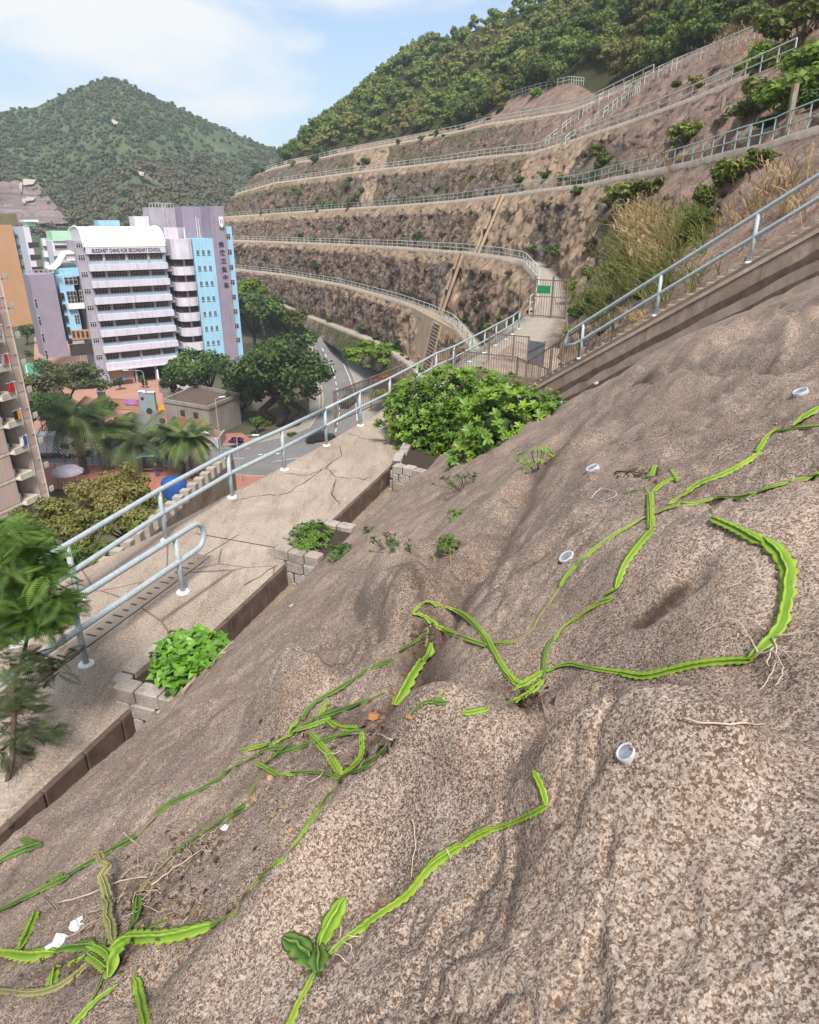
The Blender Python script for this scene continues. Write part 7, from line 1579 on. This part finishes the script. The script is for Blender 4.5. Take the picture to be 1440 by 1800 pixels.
# grey stone planter and posts near the right end of the third railing
for k, (u, v) in enumerate([(1385, 205), (1265, 200)]):
    l, n = hill_hit(u, v+20)
    mb = MB(); mb.box(-.12, .12, -.12, .12, -.3, 1.9); link('concrete_post', mb.mesh('concrete_post'), M['concrete'], None, l, label=['grey concrete post behind the right end of the third railing', 'grey concrete post beside the undergrowth'][k], cat='post')
# =================================================================== climbing cacti on the rock
def conv(reg, p):
    k, ox, oy = {6: (2.667, 900, 660), 4: (2.88, 400, 1100), 3: (2.88, 400, 740), 2: (2.88, 0, 1240), 5: (2.4, 400, 1340)}[reg]; return ox+p[0]/k, oy+p[1]/k, k
def cat_rom(P, n):
    P = [2*P[0]-P[1]]+list(P)+[2*P[-1]-P[-2]] ; out = []
    for i in range(1, len(P)-2):
        for q in range(n):
            t = q/n; a, b, c, d = P[i-1:i+3]; out.append(.5*((2*b)+(c-a)*t+(2*a-5*b+4*c-d)*t*t+(-a+3*b-3*c+d)*t**3))
    out.append(P[-2]); return out
def segment(parent, reg, pts, wpx, style='g', lift=.35, rise=0.):
    uv = [conv(reg, p) for p in pts]; k = uv[0][2]; UV = [np.array(q[:2]) for q in uv]; e = 5.
    UV = [UV[0]+(UV[0]-UV[1])/(np.linalg.norm(UV[0]-UV[1])+1e-6)*e]+UV[1:-1]+[UV[-1]+(UV[-1]-UV[-2])/(np.linalg.norm(UV[-1]-UV[-2])+1e-6)*e]; UV = cat_rom(UV, 4)
    C_, Ns = [], []
    for q in UV: p, n = hit(q[0], q[1]); C_.append(p); Ns.append(n)
    for _ in range(2): C_ = [C_[0]]+[(a+b*2+c)/4 for a, b, c in zip(C_, C_[1:], C_[2:])]+[C_[-1]]
    eye = Vector((0, 0, CZ)); dist = (C_[len(C_)//2]-eye).length; W = wpx/k/FPX*dist*.5*.93      # half width
    L = sum((b-a).length for a, b in zip(C_, C_[1:])); n = max(14, min(170, int(L/(W*.22)))); s = np.r_[0, np.cumsum([(b-a).length for a, b in zip(C_, C_[1:])])]
    S_n = np.linspace(0, s[-1], n+1); CC = np.stack([np.interp(S_n, s, [p[i] for p in C_]) for i in range(3)], -1); NN = np.stack([np.interp(S_n, s, [p[i] for p in Ns]) for i in range(3)], -1)
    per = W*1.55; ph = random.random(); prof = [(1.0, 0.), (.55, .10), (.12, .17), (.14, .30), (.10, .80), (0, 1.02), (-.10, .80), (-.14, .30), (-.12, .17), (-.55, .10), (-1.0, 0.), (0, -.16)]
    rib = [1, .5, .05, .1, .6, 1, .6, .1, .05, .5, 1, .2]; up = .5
    V, R_ = [], []
    for i in range(n+1):
        f = i/n; d = CC[min(i+1, n)]-CC[max(i-1, 0)]; d = d/(np.linalg.norm(d)+1e-9); nn = NN[i]/np.linalg.norm(NN[i]); sd = np.cross(d, nn); sd /= np.linalg.norm(sd)+1e-9; nn = np.cross(sd, d)
        tw = .35*math.sin(f*3+ph*6); ca, sa = math.cos(tw), math.sin(tw); sd2, n2 = sd*ca+nn*sa, nn*ca-sd*sa
        env = min(1, (f*L/(W*1.5)+.16)**.6, ((1-f)*L/(W*1.6)+.14)**.6); sc = .70+.34*abs(math.sin(math.pi*(S_n[i]/per+ph))); w_ = W*env
        base = CC[i]+nn*(W*lift+rise*math.sin(f*math.pi/2)) 
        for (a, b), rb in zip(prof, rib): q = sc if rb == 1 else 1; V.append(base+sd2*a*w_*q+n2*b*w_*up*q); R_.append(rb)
    V.append(CC[0]); V.append(CC[-1]+NN[-1]*(W*lift+rise)); R_ += [.3, .3]; m_ = len(prof); F_ = []
    for i in range(n):
        for j in range(m_): F_.append((i*m_+j, i*m_+(j+1) % m_, (i+1)*m_+(j+1) % m_, (i+1)*m_+j))
    base = Vector(C_[0]); me = bpy.data.meshes.new('stem_segment'); org = np.array(parent.location)
    e = len(V)-2; F2 = [tuple(f) for f in F_]+[((j+1) % m_, j, e) for j in range(m_)]+[(n*m_+j, n*m_+(j+1) % m_, e+1) for j in range(m_)]
    me.from_pydata([tuple(np.array(v)-org) for v in V], [], F2); me.update(); me.polygons.foreach_set('use_smooth', np.ones(len(me.polygons), bool)); vattr(me, 'rib', R_)
    me.materials.append(M[{'g': 'cactus', 'd': 'cactus_dark', 'o': 'cactus_old'}[style]]); o = link('stem_segment', me, None, parent)
    if style == 'o': o['label'] = 'aged woody greyish stem'
    if style == 'd': o['label'] = 'dark green stem lying in a hollow'
    return o
def cactus(label, root_uv, segs):
    p = hit(*root_uv)[0]; r_ = empty('climbing_cactus', p, label=label, cat='cactus', group='climbing cacti sprawling over the rock')
    for s in segs: segment(r_, *s)
    # roots: thin pale threads at some nodes
    return r_
cactus('largest bright green cactus with a hooked stem curling round the right of the rock', (956, 1192), [
 (6, [(190, 1245), (160, 1300), (150, 1410)], 34, 'd'), (6, [(325, 1130), (250, 1180), (205, 1240)], 34), (6, [(465, 1050), (400, 1075), (335, 1125)], 38), (6, [(492, 1005), (452, 1028)], 44), (6, [(655, 735), (600, 800), (540, 880), (510, 950), (497, 995)], 54),
 (6, [(655, 710), (655, 640), (650, 565)], 42), (6, [(650, 565), (622, 525), (655, 485)], 15, 'o'), (6, [(655, 468), (670, 435)], 40), (6, [(668, 545), (720, 500), (770, 488)], 32), (6, [(772, 490), (750, 455)], 26), (6, [(540, 552), (600, 540)], 16, 'd'),
 (6, [(175, 1388), (240, 1360), (300, 1355)], 36), (6, [(300, 1360), (400, 1380), (515, 1396)], 32), (6, [(522, 1400), (610, 1415), (700, 1400), (850, 1362), (1000, 1345), (1122, 1340)], 52), (6, [(1130, 1335), (1220, 1250), (1280, 1140), (1298, 1000), (1285, 880), (1190, 780)], 92), (6, [(1172, 788), (1080, 738), (950, 680)], 66), (6, [(952, 682), (940, 640)], 12, 'o')])
cactus('long cactus stem running up to the right edge past the crossing of the two stems', (745+0, 1090), [
 (3, [(1345, 1135), (1400, 1128), (1440, 1118)], 30), (6, [(0, 1255), (60, 1220), (95, 1195), (130, 1130), (190, 1050), (250, 960)], 17, 'o'), (6, [(235, 985), (270, 930), (340, 860), (440, 780), (540, 720), (625, 672)], 38), (6, [(680, 650), (740, 628), (800, 607)], 30),
 (6, [(800, 605), (860, 607), (935, 585)], 34), (6, [(980, 575), (1060, 578), (1135, 560)], 38), (6, [(1170, 547), (1240, 525), (1285, 510)], 40), (6, [(1318, 500), (1400, 490)], 40), (6, [(1412, 482), (1470, 470)], 46), (6, [(935, 585), (980, 574)], 10, 'o'), (6, [(1135, 560), (1170, 546)], 10, 'o'), (6, [(1285, 510), (1320, 500)], 10, 'o'),
 (6, [(745, 602), (775, 585), (808, 566)], 36), (6, [(820, 560), (880, 512), (980, 475), (1070, 430), (1162, 372)], 48), (6, [(1160, 352), (1190, 300), (1255, 255)], 40), (6, [(1268, 257), (1360, 246), (1450, 240)], 20), (6, [(1333, 240), (1385, 200), (1437, 163)], 62)])
cactus('cactus arching out of the middle crack and crossing down to the right', (742, 1100), [
 (3, [(945, 985), (1000, 995), (1055, 1038)], 46), (3, [(1055, 1040), (1150, 1082), (1310, 1140)], 38), (3, [(950, 965), (1000, 920), (1070, 935)], 38), (3, [(1070, 938), (1180, 970), (1270, 1050), (1340, 1150), (1400, 1262), (1445, 1318)], 44),
 (6, [(0, 1420), (40, 1455), (90, 1430), (140, 1395)], 46), (6, [(20, 1475), (80, 1420), (130, 1410)], 34), (6, [(0, 1535), (60, 1510), (145, 1440)], 48), (4, [(1200, 447), (1300, 430), (1450, 388)], 44)])
cactus('cactus with one broad upright pad hanging beside the dark crack', (748, 1125), [
 (3, [(1005, 1215), (1020, 1180), (1030, 1140)], 66), (3, [(985, 1235), (925, 1320), (850, 1440)], 96), (3, [(880, 1165), (960, 1112), (990, 1085)], 32, 'd'), (3, [(1005, 1130), (1012, 1060)], 22, 'o'), (4, [(1110, 392), (1052, 388)], 46, 'd'), (4, [(1050, 382), (990, 392), (940, 450)], 38, 'd'), (4, [(1068, 372), (1080, 338)], 24)])
cactus('tangled cluster of dark and light cactus stems left of the rounded boulder', (620, 1330), [
 (4, [(825, 182), (740, 212), (650, 265)], 32, 'd'), (4, [(640, 280), (520, 350), (430, 410), (385, 472)], 56, 'd'), (4, [(782, 348), (690, 398)], 28, 'd'), (4, [(688, 395), (580, 432), (480, 462)], 48, 'd'), (4, [(512, 480), (430, 512), (340, 545)], 48), (4, [(355, 488), (320, 542)], 50),
 (4, [(332, 550), (260, 592)], 34), (4, [(250, 595), (160, 612), (78, 635)], 34), (4, [(400, 605), (330, 632), (240, 660)], 34, 'd'), (4, [(505, 395), (470, 452)], 34), (4, [(515, 478), (560, 518), (645, 525)], 44), (4, [(672, 540), (580, 562), (475, 592)], 46, 'd'), (4, [(680, 550), (683, 620), (660, 690), (588, 752)], 36),
 (4, [(430, 562), (505, 645)], 48), (4, [(512, 648), (572, 752)], 56), (4, [(562, 775), (480, 745), (330, 750)], 38, 'd'), (4, [(322, 760), (258, 760)], 38), (4, [(245, 748), (158, 700)], 34), (4, [(570, 785), (640, 748), (720, 722)], 44, 'd'), (4, [(700, 702), (760, 670), (812, 612)], 44, 'd'), (4, [(555, 798), (518, 856)], 26, 'o'), (4, [(515, 860), (470, 930), (408, 1012)], 40), (4, [(402, 1025), (370, 1080), (333, 1130)], 38),
 (4, [(320, 600), (250, 660), (200, 700)], 34, 'd'), (4, [(450, 470), (400, 500), (350, 560)], 30, 'd'), (2, [(1432, 783), (1330, 866)], 38), (2, [(1312, 880), (1240, 960), (1218, 1022)], 28, 'o'), (2, [(1195, 1058), (1080, 1112)], 36)])
cactus('long dark cactus stem creeping down the left side to the left edge', (440, 1320), [
 (4, [(275, 618), (190, 632), (110, 685), (-10, 742)], 34, 'd'), (2, [(1145, 352), (1080, 392), (980, 450), (860, 500), (798, 552)], 38, 'd'), (2, [(795, 560), (700, 665)], 22, 'o'), (2, [(680, 680), (560, 742), (440, 812), (350, 866)], 44, 'd'), (2, [(342, 880), (250, 920), (180, 960), (80, 1010), (-20, 1058)], 50, 'd'), (2, [(255, 892), (312, 866)], 46, 'd'),
 (4, [(185, 740), (110, 850), (90, 912)], 22, 'o'), (4, [(90, 912), (40, 960), (0, 992)], 26, 'd'), (2, [(1232, 508), (1120, 592), (980, 680), (880, 762)], 36, 'd'), (2, [(882, 760), (780, 862), (703, 950)], 26, 'o')])
cactus('bottom left cactus cluster around a yellowing upright stub with a broad bright pad', (195, 1680), [
 (2, [(1075, 1122), (900, 1172), (750, 1188), (650, 1185), (568, 1245)], 76), (2, [(575, 1020), (572, 950), (574, 882)], 52, 'o', .35, .16), (2, [(582, 1195), (574, 1110), (570, 1020)], 54, 'o', .35, .05), (2, [(640, 1168), (690, 1090)], 30, 'd'), (2, [(690, 1092), (700, 985)], 60, 'd'), (2, [(690, 1142), (832, 1098)], 26, 'd'),
 (2, [(672, 1225), (610, 1290), (575, 1395)], 112, 'g', .6), (2, [(455, 1273), (558, 1350)], 50), (2, [(358, 1312), (452, 1270)], 34), (2, [(460, 1220), (540, 1252), (572, 1310)], 50), (2, [(288, 1252), (400, 1225), (470, 1225)], 60, 'd'), (2, [(5, 1262), (130, 1276), (272, 1262)], 72), (2, [(108, 1235), (150, 1150), (182, 1063)], 56),
 (2, [(268, 1425), (285, 1338)], 56), (2, [(-20, 1445), (150, 1462), (270, 1440), (370, 1382), (455, 1305)], 40, 'o'), (2, [(380, 1612), (480, 1480), (530, 1350)], 34, 'o'), (2, [(370, 1625), (480, 1510), (592, 1430)], 46), (2, [(745, 1625), (712, 1480), (690, 1400)], 56), (2, [(690, 1402), (680, 1330)], 22, 'o'), (2, [(540, 1215), (570, 1140)], 44, 'd')])
cactus('small two part cactus tip entering at the left edge', (5, 1525), [(2, [(-20, 815), (80, 750), (192, 715)], 44, 'd'), (2, [(120, 685), (206, 712)], 28, 'd')])
cactus('single bright green cactus with three pads climbing across the lower middle of the rock', (565, 1690), [
 (5, [(255, 1130), (310, 1010), (372, 895)], 46), (5, [(366, 880), (320, 800), (252, 758)], 96, 'd', .5), (5, [(400, 905), (402, 812)], 86, 'd', .8), (5, [(402, 812), (440, 700), (502, 588)], 82, 'g', .5), (5, [(428, 822), (530, 730), (640, 650), (760, 570), (830, 482), (900, 410), (990, 360)], 52), (5, [(998, 352), (1050, 316), (1112, 290)], 44), (5, [(1115, 286), (1178, 268)], 32), (5, [(1185, 268), (1262, 235), (1346, 188)], 42), (5, [(1346, 176), (1330, 112), (1298, 50)], 48)])
# =================================================================== soil nail caps, twigs, roots, litter, pebbles
def cap(u, v, wpx, label, tilt=0.):
    p, n = hit(u, v); d = (p-Vector((0, 0, CZ))).length; r = wpx*.42/FPX*d; root = empty('drain_pipe_mouth', p+n*r*.14, label=label, cat='pipe mouth', group='pale plastic weep pipes in the rock')
    mb = MB(); mb.lathe([(r*.98, -r*.6), (r, r*.06), (r*.97, r*.16), (r*.84, r*.18), (r*.76, r*.06), (r*.70, -r*.25)], 22); o = mb.build('rim', M['plastic_white'], root, True)
    mb = MB(); mb.lathe([(r*.80, r*.08), (r*.5, r*.03), (.001, r*.01)], 16); o2 = mb.build('bore', M['pipe_inner'], root, True)
    n = (n+Vector((-.25, -.25, .6))*.5).normalized(); root.rotation_mode = 'QUATERNION'; root.rotation_quaternion = n.to_track_quat('Z', 'Y')
cap(1042, 824, 27, 'pale weep pipe mouth high on the rock left of the stem tips'); cap(997, 980, 33, 'pale weep pipe mouth beside the long cactus stem in a dark hollow'); cap(1102, 1324, 40, 'largest pale weep pipe mouth low on the right of the rock'); cap(1408, 690, 26, 'pale weep pipe mouth near the right edge'); cap(985, 706, 9, 'tiny pale pipe mouth at the corner of the big bush'); cap(512, 1065, 10, 'tiny pale pipe mouth left of the smooth boulder'); cap(1048, 673, 9, 'tiny pale pipe mouth below the stair parapet')
def wire(name, uv, r, m, label, cat, lift=.012, n=10, group=None, parent=None, wob=3.):
    rr = random.Random(int(uv[0][0]*7+uv[0][1])); P = cat_rom([np.array(q, float) for q in uv], 4); pts = []
    for i, q in enumerate(P): pts.append(hit(q[0]+rr.uniform(-1, 1)*wob*.3, q[1]+rr.uniform(-1, 1)*wob*.3, lift+abs(rr.gauss(0, 1))*.004)[0])
    b = pts[0]; mb = MB(); mb.tube([p-b for p in pts], list(np.linspace(r, r*.5, len(pts))), 6); return link(name, mb.mesh(name, True), M[m], parent, b if parent is None else b-parent.location, label=label, cat=cat, group=group)
wire('twig', [(1204, 1268), (1240, 1276), (1300, 1280), (1352, 1281)], .0032, 'twig_pale', 'thin pale straight stem lying on the rock below the hooked cactus', 'twig')
wire('twig', [(732, 1446), (735, 1480), (728, 1545)], .0028, 'twig_pale', 'thin pale upright stem above the long bright cactus', 'twig')
wire('twig', [(102, 1592), (160, 1575), (215, 1552), (262, 1545)], .006, 'twig_pale', 'grey dry stick crossing behind the yellowing stub', 'twig')
wire('twig', [(120, 1655), (150, 1635), (190, 1612)], .004, 'twig', 'short thin stick beside the torn white plastic', 'twig')
wire('twig', [(270, 1560), (310, 1530), (365, 1490)], .005, 'twig_pale', 'dry stick among the litter right of the stub', 'twig'); wire('twig', [(155, 1610), (190, 1600)], .005, 'twig', 'short stick left of the yellowing stub', 'twig')
wire('twig', [(218, 1466), (232, 1478), (250, 1492)], .010, 'twig', 'thick short stick lying across the dark cactus stem', 'twig')
wire('string', [(1040, 880), (1050, 868), (1062, 862), (1080, 866), (1085, 874), (1060, 884), (1045, 878)], .0022, 'paper', 'tangled pale blue string on the rock', 'string')
wire('twig', [(1086, 832), (1110, 832), (1138, 836)], .008, 'bark', 'dark dry stick left of the cactus tips', 'twig')
rt = empty('cactus_roots', hit(1370, 1150)[0], label='pale branching aerial roots beside the bend of the hooked cactus', cat='roots', group='pale roots on the rock')
for uv in ([(1330, 1160), (1360, 1155), (1400, 1158), (1436, 1160)], [(1365, 1130), (1372, 1160), (1360, 1200), (1340, 1225)], [(1372, 1160), (1385, 1190), (1368, 1215)], [(1340, 1155), (1310, 1110), (1295, 1095), (1265, 1105), (1240, 1122)], [(1380, 1150), (1400, 1170), (1430, 1185)], [(1350, 1115), (1330, 1100)], [(1352, 1030), (1320, 1022), (1285, 1042)], [(1395, 1030), (1415, 1040)], [(1370, 1130), (1410, 1120), (1438, 1118)], [(1365, 1145), (1355, 1175), (1368, 1180)]):
    wire('root_thread', uv, .0026, 'twig_pale', None, None, .02, parent=rt)
rt = empty('cactus_roots', hit(640, 1650)[0], label='fine pale roots under the three padded cactus', cat='roots', group='pale roots on the rock')
for uv in ([(600, 1660), (620, 1670), (628, 1690)], [(610, 1650), (640, 1655)], [(605, 1630), (602, 1660)], [(590, 1680), (612, 1700)], [(790, 1500), (800, 1520)]): wire('root_thread', uv, .003, 'twig_pale', None, None, .015, parent=rt)
rt = empty('cactus_roots', hit(380, 1480)[0], label='matted dry roots and stems around the left creeping cactus', cat='roots', group='pale roots on the rock'); r9 = random.Random(9)
for i in range(70):
    if i < 45: a = (r9.uniform(215, 345), r9.uniform(1500, 1620))
    elif i < 58: a = (r9.uniform(330, 380), r9.uniform(1460, 1500))
    else: a = (r9.uniform(430, 700), r9.uniform(1290, 1380))
    b = (a[0]+r9.uniform(-40, 40), a[1]+r9.uniform(-28, 28)); c_ = ((a[0]+b[0])/2+r9.uniform(-8, 8), (a[1]+b[1])/2+r9.uniform(-8, 8)); wire('root_thread', [a, c_, b], .0014+.0014*r9.random(), 'twig_pale' if i % 3 else 'twig', None, None, .008+.02*r9.random(), parent=rt)
rt = empty('dry_runner', hit(1200, 850)[0], label='thin brown runners hanging over the upper rock', cat='roots', group='pale roots on the rock')
for uv in ([(1130, 790), (1170, 770), (1210, 745), (1225, 735)], [(1060, 785), (1090, 778), (1115, 785)], [(1120, 770), (1165, 768)], [(955, 1230), (962, 1260), (975, 1300)], [(990, 1200), (1000, 1225)], [(1130, 1000), (1105, 1030), (1095, 1045)], [(20, 1530), (60, 1560), (105, 1600)], [(80, 1580), (100, 1610), (90, 1640)]): wire('root_thread', uv, .003, 'twig', None, None, .012, parent=rt)
def scrap(u, v, s, label, seed, m='paper'):
    r = random.Random(seed); p, n = hit(u, v); d = (p-Vector((0, 0, CZ))).length; R = s/FPX*d/2; mb = MB(); vs = [(0, 0, R*.5)]; k = 9
    for i in range(k): a = 6.283*i/k; q = R*r.uniform(.6, 1.15); vs.append((math.cos(a)*q, math.sin(a)*q, R*r.uniform(.02, .45)))
    for i in range(k): a = 6.283*(i+.5)/k; q = R*.5*r.uniform(.6, 1.2); vs.append((math.cos(a)*q, math.sin(a)*q, R*r.uniform(.2, .7)))
    mb.add(vs, [(0, 10+i, 10+(i+1) % k) for i in range(k)]+[(10+i, 1+(i+1) % k, 10+(i+1) % k) for i in range(k)]+[(10+i, 1+i, 1+(i+1) % k) for i in range(k)]); link('plastic_scrap', mb.mesh('plastic_scrap'), M[m], None, p, label=label, cat='litter')
scrap(102, 1660, 30, 'larger crumpled scrap of white plastic at the lower left', 1); scrap(136, 1628, 24, 'smaller crumpled scrap of white plastic above the larger one', 2); scrap(396, 1455, 14, 'pale bluish plastic scrap between the creeping stems', 3)
def leaf_litter(name, box, n, s0, s1, m, label, seed):
    rng = np.random.default_rng(seed); V, F_ = [], []; o = 0
    for i in range(n):
        b_ = box[i % len(box)]; p, nn = hit(b_[0]+rng.normal()*b_[2], b_[1]+rng.normal()*b_[3], .006); s = rng.uniform(s0, s1); v, f = leaves(np.array([p]), unit(np.array([nn])+rng.normal(size=(1, 3))*.3), s, rng, aspect=.5, bend=.5); V.append(v); F_.append(f+o); o += 4
    return link(name, np_mesh(name, np.concatenate(V), np.concatenate(F_), False, M[m]), kind='stuff', label=label)
leaf_litter('dead_leaf_litter', [(290, 1570, 50, 34), (350, 1490, 30, 20), (660, 1290, 16, 26), (560, 1300, 60, 20), (250, 1610, 40, 20), (740, 1120, 12, 12), (150, 1700, 60, 14), (930, 1235, 18, 14), (1130, 835, 30, 6)], 420, .018, .055, 'leaf_dry', 'brown dead leaves caught in the hollows of the rock', 3)
leaf_litter('pale_litter', [(330, 1530, 30, 22), (450, 1400, 26, 12), (495, 1435, 12, 16), (300, 1600, 40, 16), (390, 1450, 20, 20)], 110, .012, .04, 'straw', 'pale dry flakes between the cactus stems', 4)
scrap(655, 1262, 30, 'reddish brown dead cactus husk in the dark crack', 7, 'orange_wall'); scrap(722, 1262, 20, 'small reddish husk beside the dark crack', 8, 'orange_wall'); scrap(475, 1368, 14, 'orange brown dead leaf on the pale spot', 9, 'orange')
def pebbles():
    rng = np.random.default_rng(6); bm = bmesh.new(); bmesh.ops.create_icosphere(bm, subdivisions=1, radius=1); iv = np.array([v.co[:] for v in bm.verts]); jf = np.array([[v.index for v in f.verts] for f in bm.faces]); bm.free(); V, F_ = [], []; o = 0
    spots = [(498, 1432, 8, 10), (430, 1410, 14, 8), (670, 1552, 12, 6), (340, 1540, 30, 30), (1130, 880, 30, 8), (1020, 800, 60, 30), (1320, 870, 50, 10), (760, 1115, 8, 12), (600, 1180, 80, 30), (700, 950, 60, 40), (860, 900, 60, 40), (1100, 1270, 200, 60), (250, 1480, 100, 50), (1050, 730, 60, 20), (1350, 780, 60, 40)]
    for i in range(330):
        s = spots[i % len(spots)]; p, nn = hit(s[0]+rng.normal()*s[2], s[1]+rng.normal()*s[3]); d = (p-Vector((0, 0, CZ))).length; r = rng.uniform(.6, 3.0)*rng.random()**1.0/FPX*d+.002
        V.append(iv*r*(1+.25*rng.normal(size=(len(iv), 1)))*np.array([1, 1, .6])+np.array(p)); F_.append(jf+o); o += len(iv)
    link('loose_stones', np_mesh('loose_stones', np.concatenate(V), np.concatenate(F_), False, M['granite']), kind='stuff', label='pale loose stones and grit lying on the rock')
pebbles()
# =================================================================== thin air haze
m, t = nodes('air_haze'); t.nodes.clear(); o = N(t, 'ShaderNodeOutputMaterial'); pv = N(t, 'ShaderNodeVolumePrincipled'); pv.inputs['Color'].default_value = (.80, .88, .97, 1); pv.inputs['Density'].default_value = .0003; pv.inputs['Anisotropy'].default_value = 0
t.links.new(pv.outputs[0], o.inputs['Volume']); mb = MB(); mb.box(-1150, 750, -110, 1350, -4, 190); hz = mb.build('haze', m, None, kind='stuff')
